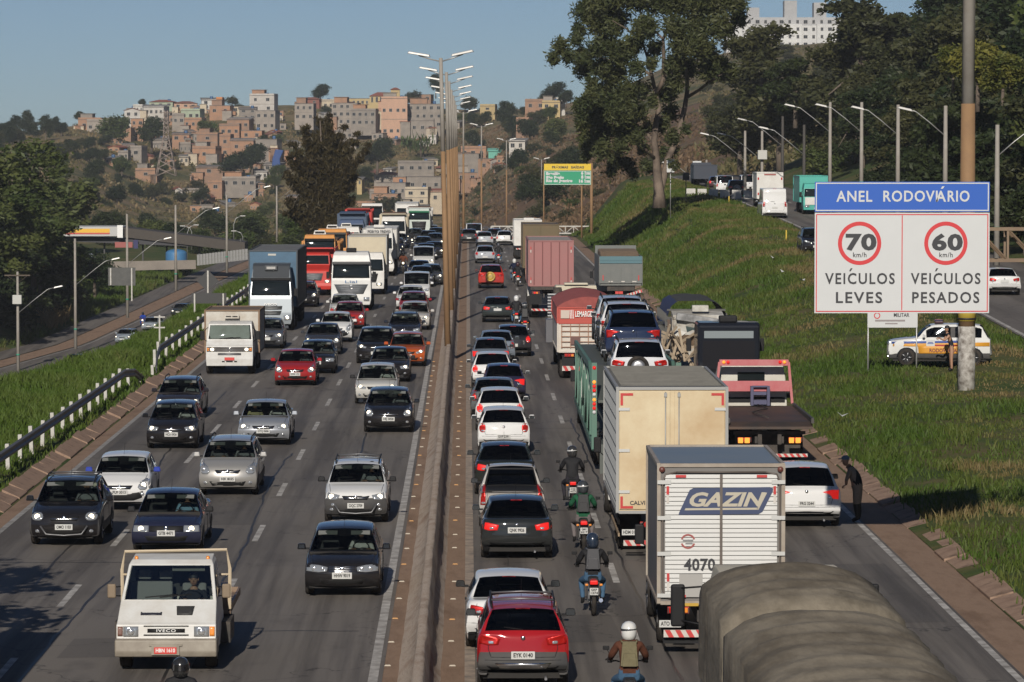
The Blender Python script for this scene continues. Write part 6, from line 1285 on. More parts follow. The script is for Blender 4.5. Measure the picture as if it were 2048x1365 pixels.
def motorbike(label,x,d,facing,colr,plate=None,z=0.0,lit=False,box=None,group=None,brake=True):
 t=thing('motorcycle',label,'motorcycle',(x+cx(d),d,z+zc(d)+.01),0 if facing>0 else math.pi,group);t.scale=(.94,)*3
 if not MOTO:
  MOTO['tyre']=MB().lathe([(.22,-.045),(.285,-.05),(.305,-.02),(.31,0),(.305,.02),(.285,.05),(.22,.045)],(0,0,0),'x',22).mesh('tyre',RUB,0)
  w=MB().lathe([(.225,-.035),(.20,-.02),(.20,.02),(.225,.035)],(0,0,0),'x',20).lathe([(.001,-.05),(.05,-.05),(.05,.05),(.001,.05)],(0,0,0),'x',10)
  for k in range(8):a=k*math.pi/4;w.tube([(0,0,0),(0,.21*math.cos(a),.21*math.sin(a))],.007,0,4)
  MOTO['rim']=w.mesh('rim',STL,0)
  e=MB().box(0,.62,.42,.26,.34,.30).box(0,.66,.62,.16,.2,.2).tube([(0,.2,.62),(0,.55,.70),(0,.95,.80),(0,1.08,.84)],.03,0,6).tube([(-.09,0,.31),(-.10,.42,.36)],.024,0,6).tube([(.09,0,.31),(.10,.42,.36)],.024,0,6).tube([(-.1,.02,.36),(-.1,.16,.70)],.028,1,6).tube([(.1,.02,.36),(.1,.16,.70)],.028,1,6)
  MOTO['engine']=e.mesh('engine',[mat('engine_alloy',(.10,.10,.10),.45,.6),CHR],.01)
  MOTO['exhaust']=MB().tube([(.13,.7,.34),(.15,.35,.28),(.16,-.12,.36)],[.022,.035,.048],0,8).mesh('exhaust_pipe',CHR,0)
  MOTO['fork']=MB().tube([(-.085,1.32,.31),(-.085,1.10,.98)],.024,0,6).tube([(.085,1.32,.31),(.085,1.10,.98)],.024,0,6).mesh('fork',CHR,0)
  MOTO['bar']=MB().tube([(-.36,.93,1.05),(-.22,1.02,1.06),(0,1.07,.99),(.22,1.02,1.06),(.36,.93,1.05)],.015,0,6).mesh('handlebar',BLK,0)
  MOTO['seat']=MB().box(0,.28,.80,.25,.66,.10,taper=.85).mesh('seat',mat('seat_vinyl',(.02,.02,.02),.5),.035)
  MOTO['fend']=MB().prism([(-.30,.50),(-.26,.66),(-.05,.74),(.25,.76),(.25,.70),(-.05,.66),(-.2,.56),(-.26,.45)],-.09,.09).mesh('rear_fender',BLK,.01)
  MOTO['plate']=MB().box(0,0,0,.19,.012,.16).mesh('license_plate',PLT,.003);MOTO['tail']=MB().box(0,-.24,.77,.17,.06,.09).mesh('tail_light',RED,.015)
  MOTO['sig']=MB().box(0,0,0,.07,.06,.05).mesh('turn_signal',AMB,.015)
  MOTO['tank']=MB().prism([(.5,.82),(.56,.95),(.78,1.02),(.98,.96),(1.02,.84),(.8,.74)],-.14,.14).mesh('fuel_tank',paint((.5,.5,.5)),.05)
  MOTO['cowl']=MB().box(0,.02,.78,.20,.38,.12,taper=.7).mesh('tail_cowl',paint((.5,.5,.5)),.03)
  MOTO['mir']=MB().box(0,0,0,.12,.03,.075).mesh('side_mirror',BLK,.012);MOTO['hl']=disc(MB(),(0,1.30,.88),.085,'y',th=.03,s=1).mesh('headlight',LMP,0)
  MOTO['ff']=MB().prism([(1.10,.50),(1.2,.62),(1.36,.64),(1.5,.56),(1.36,.60),(1.2,.57)],-.06,.06).mesh('front_fender',paint((.5,.5,.5)),0)
  MOTO['hc']=MB().lathe([(.1,0),(.09,-.12),(.001,-.16)],(0,1.29,.88),'y',12).mesh('headlight_shell',BLK,0)
 pm=paint(colr)
 for y in (0,1.33):
  e=bpy.data.objects.new('wheel',None);col.objects.link(e);e.parent=t;e.location=(0,y,.31);add('tyre',MOTO['tyre'],e);add('rim',MOTO['rim'],e)
 for k in ('engine','exhaust','fork','bar','seat','fend','hc'):add(MOTO[k].name.split('.')[0],MOTO[k],t)
 for k in ('tank','cowl','ff'):add(MOTO[k].name.split('.')[0],MOTO[k],t,over={0:pm})
 add('tail_light',MOTO['tail'],t,over={0:BRK} if brake else None);add('headlight',MOTO['hl'],t,over={0:LON} if lit else None)
 if facing>0:
  o=add('license_plate',MOTO['plate'],t,(0,-.31,.58))
  if plate:
   a,b=plate.split(' ');lettering(a,.07,INK,o,(0,-.008,.035),'front','plate_lettering',fit=.13,bold=.002);lettering(b,.07,INK,o,(0,-.008,-.035),'front','plate_lettering',fit=.16,bold=.002)
 for s in (-1,1):
  add('turn_signal',MOTO['sig'],t,(s*.16,-.22,.72));o=add('side_mirror',MOTO['mir'],t,(s*.40,.98,1.30));MB().tube([(0,0,0),(-s*.14,-.02,-.24)],.007,0,4).build('mirror_stalk',BLK,o)
 if box:MB().box(0,-.05,1.06,.42,.36,.36).build('delivery_box',box,t,bevel=.03)
 return t
def driver(label,carx,card,seat_y,shirt,x=.37,zoff=0.0,hair=None,back=False,skin=SKIN,wheel=True):
 'bust of a person on the front seat of a vehicle whose front is at distance card'
 t=thing('person',label,'person',(carx+cx(card)+x,card+seat_y,zoff),math.pi)
 J=[(0,0,.62,.15,.11),(0,.02,.80,.15,.11),(0,0,1.00,.19,.11),(0,.02,1.08,.09,.075),(0,.03,1.15,.05,.05)];E=[(0,1),(1,2),(2,3),(3,4)];sm=[0,0,0,1]
 for s in (-1,1):
  n=len(J);J+=[(s*.19,0,1.03,.065,.065),(s*.26,.12,.84,.05,.05),(s*.15,.36,.92,.034,.034)];E+=[(2,n),(n,n+1),(n+1,n+2)];sm+=[0,0,1]
 add('body',body_mesh('driver',J,E,sm,[shirt,skin],sub=1),t);head_part(t,(0,.04,1.27),.105,1,hair or INK,skin=skin)
 for s in (-1,1):add('hand',hand_mesh('gl'),t,(s*.15,.34,.925))
 return t
 # ------ trucks
def rpaint(name,c,c2=None,n=.5,rough=.5,sc_=2.0):return mat(name,c,rough,noise=n,color2=c2 or tuple(x*.7+.03 for x in c),nscale=sc_)
TYRE_W={}
def truck_wheel(th,x,y,r=.5,w=.28,dual=False):
 t,rm=wheel_meshes(r,w if not dual else w*2,'steel');e=bpy.data.objects.new('wheel',None);col.objects.link(e);e.parent=th;e.location=(x,y,r);add('tyre',t,e);add('rim',rm,e)
def wheels(th,ys,hw=1.22,r=.5,front=1):
 for i,y in enumerate(ys):
  for s in (-1,1):truck_wheel(th,s*(hw-(.15 if i<front else .29)),y,r,.28,i>=front)
def cab(th,rows,yr,pm,ws,grille=None,lamps=None,lit=1,plate=None,ptext=None,open_=False,mirror=1,mir_m=None,bumper=None,name='cab',door=None,hw_r=None,visor=False,glassm=None,side_glass=True,corner=.05,wind=None):
 'rows: (y, z, half width) from bumper bottom up over the roof; ws = index of the row where the windscreen starts'
 mb=MB();n=len(rows)
 for y,z,hw in rows:mb.v+=[(-hw,y,z),(hw,y,z)]
 for y,z,hw in rows:mb.v+=[(-(hw_r or hw) if z<99 else 0,max(yr,y+.05),z),((hw_r or hw),max(yr,y+.05),z)]
 top=max(r_[1] for r_ in rows)
 for i in range(n-1):
  if open_ and i==ws:
   a,b,c,d=2*i,2*i+1,2*i+3,2*i+2;P=[Vector(mb.v[k]) for k in (a,b,c,d)];ctr=sum(P,Vector())/4;I=[p+(ctr-p)*k for p,k in zip(P,(.08,.08,.08,.08))]
   k=len(mb.v);mb.v+=[tuple(p) for p in I]
   for q in range(4):mb.f.append(((a,b,c,d)[q],(a,b,c,d)[(q+1)%4],k+(q+1)%4,k+q));mb.m.append(0);mb.sm.append(False)
   continue
  mb.f.append((2*i,2*i+1,2*i+3,2*i+2));mb.m.append(0);mb.sm.append(False)
 o_=2*n
 for i in range(n-1):
  for s in (0,1):mb.f.append((2*i+s,2*i+2+s,o_+2*i+2+s,o_+2*i+s));mb.m.append(0);mb.sm.append(False)
  mb.f.append((o_+2*i,o_+2*i+1,o_+2*i+3,o_+2*i+2));mb.m.append(0);mb.sm.append(False)
 mb.f.append((0,1,o_+1,o_));mb.m.append(0);mb.sm.append(False);k=2*n-2;mb.f.append((k,k+1,o_+k+1,o_+k));mb.m.append(0);mb.sm.append(False)
 me=mb.mesh('cab',pm,corner);
 bm=bmesh.new();bm.from_mesh(me);bvh=BVHTree.FromBMesh(bm);bm.free();o=add('cab',me,th)
 (y0,z0,h0),(y1,z1,h1)=rows[ws],rows[ws+1];e=.07
 if open_:
  P=[Vector((-h0,y0,z0)),Vector((h0,y0,z0)),Vector((h1,y1,z1)),Vector((-h1,y1,z1))];ctr=sum(P,Vector())/4;g=MB();g.quad([p+(ctr-p)*.06 for p in P]);g.build('windshield',CGLASS,th)
 else:patch(bvh,dens([(-h0+e,z0+e*.8),(h0-e,z0+e*.8),(h1-e,z1-e*.8),(-h1+e,z1-e*.8)],3),'front',.012,6,bulge=.07).build('windshield',glassm or mat('cab_glass',(.010,.014,.016),.035,spec=.3),th)
 pts_=MB()
 for s in (-1,1):
  pts_.tube([(s*h0*.15-.3,y0-.03,z0+.08),(s*h0*.15+.3,y0-.0,z0+.14)],.012,0,4)
 pts_.build('wiper',BLK,th)
 if side_glass:
  for s,f in ((1,'right'),(-1,'left')):patch(bvh,[(y0+.22,z0+.06),(y0+.28,z1-.12),(yr-.45 if yr-y0>1.2 else yr-.15,z1-.12),(yr-.45 if yr-y0>1.2 else yr-.15,z0+.06)],f,.01,2).build('side_window',mat('cab_glass',(.010,.014,.016),.035,spec=.3),th)
 for gi in (grille or []):
  pol,m,bars=gi;g=MB();patch(bvh,pol,'front',.012,2,0,g);zs=[b for a,b in pol];xs_=[a for a,b in pol]
  for q in range(bars):
   z=lerp(min(zs),max(zs),(q+.5)/bars);tt=(z-min(zs))/(max(zs)-min(zs));xw=max(abs(a) for a,b in pol)*.97
   lo=[abs(a) for a,b in pol if b<lerp(min(zs),max(zs),.5)];hi=[abs(a) for a,b in pol if b>=lerp(min(zs),max(zs),.5)];xw=lerp(max(lo),max(hi),tt)*.96
   patch(bvh,[(-xw,z+.012),(xw,z+.012),(xw,z-.012),(-xw,z-.012)],'front',.03,1,1,g)
  g.build('grille',[m,mat('grille_bar',(.22,.22,.23),.4,.4)],th)
 for pol in (lamps or []):
  for q in (pol,mir(pol)):
   c=(sum(a for a,b in q)/len(q),sum(b for a,b in q)/len(q));h=patch(bvh,q,'front',.02,2).build('headlight',mat('headlamp_glass',(.40,.42,.44),.1,.55,coat=1.0),th)
   hh=bvh.ray_cast(Vector((c[0],-3,c[1])),Vector((0,1,0)))[0]
   if hh is not None:disc(MB(),(c[0],hh.y-.035,c[1]),.075,n=12).build('bulb',LON if lit else LMP,h)
 if plate:
  hh=bvh.ray_cast(Vector((0,-3,plate[0])),Vector((0,1,0)))[0];o2=MB().box(0,0,0,.42,.016,.14).build('license_plate',PRD if plate[1] else PLT,th,bevel=.004);o2.location=(0,hh.y-.03,plate[0])
  if ptext:lettering(ptext,.11,WHT if plate[1] else INK,o2,(0,-.010,0),'front','plate_lettering',fit=.36,bold=.003)
 if mirror:
  for s in (-1,1):
   m=MB();m.box(s*(h0+.20),y0+.18,z0+.22,.20,.10,.42);m2=MB().tube([(s*(h0+.16),y0+.2,z0+.4),(s*(h1-.02),y0+.35,z1-.12)],.016,0,5).tube([(s*(h0+.16),y0+.2,z0+.05),(s*(h0-.02),y0+.3,z0-.1)],.016,0,5)
   q=m.build('side_mirror',mir_m or BLK,th,bevel=.03);m2.build('mirror_arm',BLK,q)
 return bvh
def frame_rail(th,y0,y1,hw=1.1,z=.78):
 MB().box(-.4,(y0+y1)/2,z,.09,y1-y0,.22).box(.4,(y0+y1)/2,z,.09,y1-y0,.22).box(0,lerp(y0,y1,.3),z,.8,.1,.15).box(0,lerp(y0,y1,.7),z,.8,.1,.15).box(-.85,lerp(y0,y1,.35),.62,.5,min(1.2,(y1-y0)*.3),.45).box(.85,lerp(y0,y1,.35),.62,.5,min(1.2,(y1-y0)*.3),.45).build('chassis',GRN_DK,th)
STRIPE_R=mat('stripe_red',(.5,.03,.03),.5,noise=.4,nscale=5,color2=(.3,.05,.04));STRIPE_W=mat('stripe_white',(.55,.52,.48),.5,noise=.4,nscale=5,color2=(.35,.3,.25))
def stripes(th,x0,x1,y,z,h=.14,n=9,name='underrun_bumper'):
 mb=MB();mb.box((x0+x1)/2,y-.03,z,x1-x0,.06,h,1);w=(x1-x0)/n
 for i in range(n):
  a=x0+w*i;mb.prism([(a,z-h/2),(a+w*.5,z-h/2),(min(x1,a+w*.9),z+h/2),(a+w*.4,z+h/2)],y+.003,y+.010,0,'y')
 mb.build(name,[STRIPE_R,STRIPE_W],th)
def tail_cluster(th,y,z,xs=(.75,),lit=False,n=3,plate=None,px_=0.0,red=False,ptext=None,pz_=None):
 for x in xs:
  for s in (-1,1):
   mb=MB()
   mb.box(s*x,y-.02,z,.42,.05,.13,2)
   for k in range(n):mb.box(s*x+(k-(n-1)/2)*.13,y+.012,z,.11,.02,.10,0 if k else 1)
   mb.build('tail_light',[BRK if lit else RED,AMB,GRN_DK],th,bevel=.006)
 if plate is not None:
  o=MB().box(0,0,0,.42,.014,.14).build('license_plate',PRD if red else PLT,th,bevel=.003);o.location=(plate,y+.03,pz_ or z)
  if ptext:lettering(ptext,.11,INK if not red else WHT,o,(0,.009,0),'rear','plate_lettering',fit=.36,bold=.003)
def van_box(th,y0,y1,hw,z0,z1,ms,mf,mback,mroof,trim=None,ribs=0,name='cargo_box'):
 mb=MB();t=.05
 mb.quad([(-hw,y0,z0),(hw,y0,z0),(hw,y0,z1),(-hw,y0,z1)],1);mb.quad([(hw,y1,z0),(-hw,y1,z0),(-hw,y1,z1),(hw,y1,z1)],2)
 for s in (-1,1):mb.quad([(s*hw,y0,z0),(s*hw,y1,z0),(s*hw,y1,z1),(s*hw,y0,z1)][::s],0)
 mb.quad([(-hw,y0,z1),(hw,y0,z1),(hw,y1,z1),(-hw,y1,z1)],3);mb.quad([(-hw,y0,z0),(-hw,y1,z0),(hw,y1,z0),(hw,y0,z0)],0)
 o=mb.build(name,[ms,mf,mback,mroof],th);tr=MB();w=.07
 for s in (-1,1):
  for y in (y0,y1):tr.box(s*hw,y,(z0+z1)/2,w,w,z1-z0+.02)
  for z in (z0,z1):tr.box(s*hw,(y0+y1)/2,z,w,y1-y0-w-.002,w)
 for y in (y0,y1):
  for z in (z0,z1):tr.box(0,y,z,2*hw-w-.002,w,w)
 tr.build('box_trim',trim or mat('galvanised_trim',(.30,.30,.29),.5,.3),th)
 if ribs:
  rb_=MB();k=0;y=y0+.15
  while y<y1-.1:
   for s in (-1,1):rb_.box(s*(hw+.008),y,(z0+z1)/2,.016,.035,z1-z0-.1)
   y+=ribs
  rb_.build('side_ribs',ms,th)['kind']='stuff'
 return o
def rear_doors(th,y,hw,z0,z1,m,hinge=3,rods=True,trim=None):
 for s in (-1,1):
  d=MB().box(s*(hw/2),y+.022,(z0+z1)/2,hw-.10,.03,z1-z0-.14).build('rear_door',m,th,bevel=.008)
  if rods:MB().tube([(s*.16,y+.06,z0+.08),(s*.16,y+.06,z1-.08)],.016,0,6).box(s*.16,y+.055,z0+.15,.07,.05,.09).box(s*.16,y+.055,z1-.15,.07,.05,.09).box(s*.16,y+.055,lerp(z0,z1,.4),.07,.05,.09).box(s*.28,y+.06,lerp(z0,z1,.4),.22,.03,.04).build('lock_rod',trim or mat('galvanised_trim',(.30,.30,.29),.5,.3),d)
  for k in range(hinge):MB().box(s*(hw-.16),y+.05,lerp(z0,z1,(k+.5)/hinge),.26,.03,.07).build('hinge',mat('hinge_zinc',(.5,.5,.48),.45,.3),d)
def refl(th,y,x,z,vert=True):
 mb=MB();
 if vert:mb.box(x,y+.045,z,.05,.006,.16,0).box(x,y+.045,z-.17,.05,.006,.16,1)
 else:mb.box(x,y+.045,z,.16,.006,.05,0).box(x+.17,y+.045,z,.16,.006,.05,1)
 mb.build('reflector_strip',[STRIPE_R,STRIPE_W],th)
def truck(label,x,d,L,back=False,name='truck',cat='truck',z=0,group=None,rz=0.0):
 d0=d+(L if back else 0);t=thing(name,label,cat,(x+cx(d),d0,z+zc(d)+.012),rz+(math.pi if back else 0),group)
 return t
WC=rpaint('cab_white',(.62,.62,.60),(.40,.37,.33),.6);
def rows_flat(H,hw=1.15,wb=1.45,lean=.12,zb=.38):return [(.03,zb,hw-.03),(0,.85,hw),(.03,wb,hw),(lean+.05,H-.35,hw-.05),(lean+.25,H,hw-.12),(1.0,H+.03,hw-.12)]
def simple_truck(label,x,d,cabm,H=2.7,L=8,body=None,bH=3.2,bm_=None,hw=1.2,lit=1,top=None,grey=True,visor=None,group=None,wb=1.5,lean=.12,cabd=1.8,defl=None,gr=None):
 t=truck(label,x,d,L,group=group)
 g=[([(-.75,wb-.12),(.75,wb-.12),(.62,.80),(-.62,.80)],BLK,4)] if gr is None else gr
 cab(t,rows_flat(H,hw-.05,wb,lean),cabd,cabm,2,g,[[(.62,.78),(1.0,.78),(1.0,.60),(.62,.60)]],lit,(.48,False))
 frame_rail(t,.6,L-.2);wheels(t,[1.1,L-1.3] if L<9 else [1.1,L-2.4,L-1.1])
 if visor:MB().box(0,.12,H-.32,hw*1.75,.25,.12,rot=Matrix.Rotation(.3,3,'X')).build('sun_visor',visor,t,bevel=.02)
 if defl:MB().box(0,.95,H+.18,.9,.5,.28,taper=.8).box(0,.70,H+.18,.7,.03,.18,1).build('roof_ventilator',[defl,BLK],t,bevel=.03)
 if body=='box':van_box(t,cabd+.3,L,hw+.05,1.0,bH,bm_,bm_,bm_,top or bm_)
 elif body=='dump':
  y0,y1=cabd+.35,L;mb=MB();b=hw+.05
  for s in (-1,1):mb.prism([(y0,1.15),(y1,1.15),(y1,bH),(y0,bH)],s*b-.04,s*b+.04)
  mb.box(0,y0,(1.15+bH)/2,2*b,.08,bH-1.15).box(0,y1,(1.15+bH)/2-.1,2*b-.1,.07,bH-1.35).box(0,(y0+y1)/2,1.15,2*b,y1-y0,.12).box(0,y0-.25,bH+.04,2*b*.92,.7,.07)
  for k in range(5):
   for s in (-1,1):mb.box(s*(b+.07),lerp(y0+.3,y1-.3,k/4),(1.15+bH)/2,.08,.12,bH-1.2)
  mb.build('dump_body',bm_,t)
  ld=MB();
  for i in range(7):
   a=lerp(y0+.2,y1-.2,i/6)
  ld.prism([(y0+.15,bH-.15),(lerp(y0,y1,.3),bH+.18),(lerp(y0,y1,.7),bH+.12),(y1-.1,bH-.2)],-b+.1,b-.1);ld.build('load',top or mat('load_earth',(.14,.08,.05),.95,noise=.6,nscale=5),t,bevel=.08)
 elif body=='tank':
  MB().lathe([(.001,cabd+.5),(.8,cabd+.55),(1.05,cabd+.9),(1.05,L-.5),(.8,L-.1),(.001,L)],(0,0,2.2),'y',20).build('tank',bm_,t)
 return t
 # ------ traffic, oncoming carriageway
K_,W_,S_,G_,B_,R_=(.010,.010,.012),(.66,.66,.65),(.36,.38,.41),(.045,.048,.052),(.012,.016,.04),(.26,.012,.02)
def cp(label,t,colr,uc,v,**k):x,d=gx(uc,v);d-=.78;return car(label,t,colr,x,d,**k)
cp('black hatchback nearest the barrier with four round lamps and plate HHW 9019','palio',K_,685,1192,plate='HHW 9019')
cp('white crossover estate with dark cladding, lit lamps and roof rails, behind the nearest black hatchback','adventure',W_,712,1046,lit=1,plate='OQC 2709',mirror=BLK,rim='dark')
cp('black crossover hatchback with round lit headlights in the outer lane','stepway',K_,132,1090,lit=1,plate='OMO 1103',rim='dark')
cp('white city hatchback with black windscreen and blue mirrors in the outer lane','mini',W_,242,1020,lit=1,plate='PUF 3013',mirror=paint((.03,.05,.30)))
cp('old dark blue sedan with rectangular lamps directly behind the flatbed truck','oldsedan',B_,335,1103,lit=1,plate='GTB 4471',mirror=BLK)
cp('black hatchback with chrome winged grille in the outer lane near the guard rail end','citroen',K_,345,897,lit=1,plate='HCA 0926')
cp('dark wagon with a roof rack behind the black winged grille hatchback','estate',(.02,.018,.022),357,838,lit=1)
cp('blue silver sedan in the middle lane with wide lamps','sedan',S_,528,890,lit=1,plate='GYQ 0606',metal=True)
cp('silver minivan with roof rails in the middle lane and plate HIK 8035','minivan',(.40,.39,.37),457,990,lit=0,plate='HIK 8035',metal=True)
cp('black hatchback with teardrop lamps alone beside the median line','punto',K_,777,865,lit=1,plate='HEJ 5828')
cp('white hatchback with dark lower cladding behind the teardrop lamp hatchback','rallye',(.50,.49,.46),753,808,lit=2,mirror=BLK)
cp('bright red saloon with lit fog lamps in front of two dark cars','saloon',(.30,.012,.015),591,771,lit=2,plate='OWN 1121')
cp('black boxy hatchback right behind the bright red saloon','oldhatch',K_,633,747,lit=0,plate='GUM 3101',mirror=BLK)
cp('matt dark grey saloon behind the black boxy hatchback','saloon',(.03,.03,.034),645,709,lit=1)
cp('white city hatchback behind the matt dark saloon','mini',W_,672,684,lit=0)
cp('red hatchback beside the big white tractor truck','compact',(.33,.02,.02),698,658,lit=2)
cp('white hatchback squeezed between red hatchback and white tractor truck','hatch',(.55,.55,.53),688,640)
cp('black sports utility car with slim lit lamps in the inner lane','honda',K_,752,727,lit=2)
cp('burnt orange crossover beside the median line','rallye',(.40,.075,.012),814,733,lit=1,rim='dark')
cp('black sedan overlapping the orange crossover','sedan',K_,779,764,lit=1,mirror=BLK)
cp('very dark blue crossover with roof rails behind the orange car','adventure',(.012,.014,.022),809,688,lit=0)
cp('silver white hatchback with one bright lamp by the median line','rallye',(.46,.44,.41),829,660,lit=1)
cp('dark red hatchback fourth from the end of the light coloured inner lane row','citroen',R_,827,636,lit=0)
cp('white saloon just behind the dark red inner lane hatchback','sedan',W_,821,620)
cp('white delivery van with roof ventilator in the inner lane','van',W_,833,603,lit=0)
cp('dark car with a yellowish roof sign in the inner lane','hatch',(.02,.022,.03),843,574,lit=0)
cp('dark blue saloon with two passengers behind the yellow roofed car','sedan',B_,838,560)
cp('grey estate beside the median poles, third dark car in the far row','estate',G_,862,570,lit=1)
cp('white off road wagon with upright windscreen far in the inner lane','van',(.60,.60,.58),847,540,lit=1)
for i,(u,v,c,l) in enumerate(((868,516,K_,1),(852,520,B_,0),(846,505,K_,0),(870,497,G_,1),(857,490,K_,0),(872,484,B_,0),(862,478,(.4,.4,.38),0),(790,508,K_,1),(782,520,K_,0),(829,486,G_,1),(797,497,B_,0))):
 cp(['dark car with one lit lamp','dark blue car','black car','grey car with a lit lamp','small black car','distant blue car','distant pale car','black car with lit lamps','second black car','grey car','blue black car'][i]+' '+['in the far inner queue by the lamp posts','in front of the far white trucks','second in the far inner queue','touching the lamp posts in the far queue','behind the far blue car','at the crest by the lamp posts','at the very end of the inner queue','below the white tipper truck','left of the far motorcycles','in front of the green topped truck','under the far white truck'][i],R.choice(['hatch','sedan','estate']),c,u,v,lit=l)
cp('grey hatchback half hidden behind the white box truck','hatch',(.07,.075,.085),533,697,lit=2)
cp('black people carrier half hidden between the blue truck and the red truck','minivan',K_,607,614,lit=2)
cp('white minibus at the far end below the tanker truck','van',W_,742,496,lit=0)
# --- drivers seen through the glass
def dr(label,uc,v,sy,shirt,zoff,**k):x,d=gx(uc,v);return driver(label,x,d-.78,sy,shirt,zoff=zoff-.04,**k)
SH_W=cloth('shirt_white',(.55,.55,.53));SH_B=cloth('shirt_lightblue',(.25,.42,.58));SH_G=cloth('shirt_grey',(.22,.23,.24));SH_K=cloth('shirt_dark',(.03,.03,.035));SH_O=cloth('shirt_orange',(.6,.16,.05))
dr('driver in a white shirt behind the wheel of the nearest black hatchback',685,1192,2.0,SH_W,.03)
dr('driver in a pale grey shirt inside the white crossover estate',712,1046,2.0,SH_G,.14)
dr('driver in a light blue shirt at the wheel of the old dark blue sedan',335,1103,2.05,SH_B,.0)
dr('driver in a grey shirt in the silver minivan',457,990,1.95,SH_G,.12)
dr('passenger in a grey top beside the silver minivan driver',457,990,1.95,cloth('top_grey',(.14,.14,.15)),.12,x=-.37)
dr('driver with a white sleeve in the black winged grille hatchback',345,897,1.9,SH_W,.05)
dr('driver of the dark wagon with roof rack',357,838,2.0,SH_G,.02)
dr('driver of the blue silver sedan',528,890,2.0,SH_W,.0);dr('passenger of the blue silver sedan in a pale yellow top',528,890,2.0,cloth('top_cream',(.5,.45,.25)),.0,x=-.37)
dr('driver of the black teardrop lamp hatchback',777,865,1.95,SH_G,.03);dr('driver of the bright red saloon',591,771,2.0,SH_G,.0);dr('driver of the black crossover hatchback',132,1090,2.0,SH_G,.12);dr('driver of the clad white hatchback',753,808,2.0,SH_W,.04);dr('driver of the black boxy hatchback',633,747,2.0,SH_G,.0);dr('driver of the black sedan by the orange crossover',779,764,2.0,SH_G,0)
# --- nearest: white flatbed light truck
x,d=gx(335,1340);t=truck('white flatbed light truck with IVECO grille, beige headboard frame and red plate HBN 1610',x,d-.75,5.6);t.scale=(1,1,.89);DW=rpaint('daily_white',(.62,.62,.60),(.48,.45,.40),.7)
rows=[(.02,.36,.90),(0,.70,.93),(.06,.72,.93),(.08,1.0,.93),(.16,1.04,.92),(.70,1.42,.90),(1.36,2.12,.80),(1.52,2.20,.76),(2.2,2.24,.76)]
bv=cab(t,rows,2.25,DW,5,[([(-.35,.92),(.35,.92),(.35,.84),(-.35,.84)],BLK,0),([(-.42,.80),(.42,.80),(.42,.775),(-.42,.775)],BLK,0),([(-.42,.985),(.42,.985),(.42,.965),(-.42,.965)],BLK,0),([(-.44,.66),(.44,.66),(.44,.63),(-.44,.63)],BLK,0),([(-.44,.60),(-.26,.60),(-.26,.50),(-.44,.50)],BLK,0),([(.26,.60),(.44,.60),(.44,.50),(.26,.50)],BLK,0),([(.62,.48),(.78,.48),(.78,.42),(.62,.42)],BLK,0)],[[(.52,.97),(.80,.97),(.80,.76),(.52,.76)]],0,(.49,True),'HBN 1610',open_=True,mirror=0)
for s in (-1,1):patch(bv,[(s*.81,.965),(s*.905,.965),(s*.905,.77),(s*.81,.77)][::s],'front',.02,2).build('turn_signal',AMB if s>0 else mat('signal_dim',(.16,.08,.06),.4),t)
lettering('IVECO',.085,WHT,t,(0,.035,.88),fit=.36,bold=.001,spacing=1.15);BG=rpaint('bumper_greige',(.30,.27,.22),(.17,.14,.11),.8)
MB().prism([(-.06,.34),(-.10,.45),(-.08,.70),(.06,.72),(.5,.72),(.5,.36)],-.95,.95).build('bumper',BG,t,bevel=.03)
MB().box(0,-.105,.60,.62,.03,.04).box(0,-.125,.49,.52,.012,.19).build('plate_holder',BG,t)
for c in t.children:
 if c.name.startswith('license_plate'):c.location.y=-.14
MB().prism([(.20,1.075),(.35,1.178),(.35,1.19),(.20,1.09)],.0,.0).build('x',BLK,None) if False else None
q=patch(bv,[(.16,1.33),(.50,1.33),(.47,1.17),(.18,1.17)],'front',.015,2).build('bonnet_scoop',mat('scoop_dark',(.03,.03,.03),.6),t);q=patch(bv,[(-.50,1.225),(-.10,1.225),(-.10,1.17),(-.50,1.17)],'front',.015,2).build('bonnet_badge',mat('badge_black',(.03,.03,.04),.4),t)
MB().box(-.30,.40,1.215,.34,.004,.022).build('badge_lettering',WHT,q)
for s in (-1,1):MB().box(s*1.08,.80,1.62,.16,.08,.30).build('side_mirror',mat('mirror_brown',(.20,.15,.10),.7),t,bevel=.03);MB().tube([(s*.92,.9,1.70),(s*1.04,.82,1.70)],.014).tube([(s*.92,.9,1.5),(s*1.04,.82,1.52)],.014).build('mirror_arm',BLK,t)
BE=rpaint('beige_rack',(.55,.46,.33),(.42,.33,.22),.6)
MB().tube([(-1.03,2.5,1.0),(-1.04,2.5,1.85),(-.98,2.5,2.25),(.98,2.5,2.29),(1.04,2.5,1.88),(1.03,2.5,1.0)],.035,0,6,smooth=False).tube([(-1.03,2.5,1.75),(-.7,2.5,1.75)],.025).tube([(1.03,2.5,1.75),(.7,2.5,1.75)],.025).build('headboard_frame',BE,t)
fl=MB().box(0,4.1,.92,2.1,3.2,.06).box(-1.03,4.1,1.0,.04,3.1,.12).box(1.03,4.1,1.0,.04,3.1,.12).box(0,5.66,1.0,2.1,.04,.12).box(.78,3.3,1.2,.4,.9,.45).box(-.8,3.1,1.1,.35,.6,.3).box(0,2.56,1.2,2.0,.04,.5).build('flatbed',rpaint('bed_timber',(.22,.15,.10),(.12,.08,.05),.8),t);MB().box(.75,3.2,1.3,.5,.5,.5).box(-.7,3.4,1.2,.5,.6,.4).build('crate',mat('crate_wood',(.35,.20,.10),.8),None) if False else None
frame_rail(t,.5,5.4,z=.62);MB().box(0,1.3,.42,1.6,2.0,.2).build('engine_tray',DIRT,t)
for y in (.75,4.3):
 for s in (-1,1):truck_wheel(t,s*(.80 if y<2 else .72),y,.36,.22,y>2);col.objects[-1]
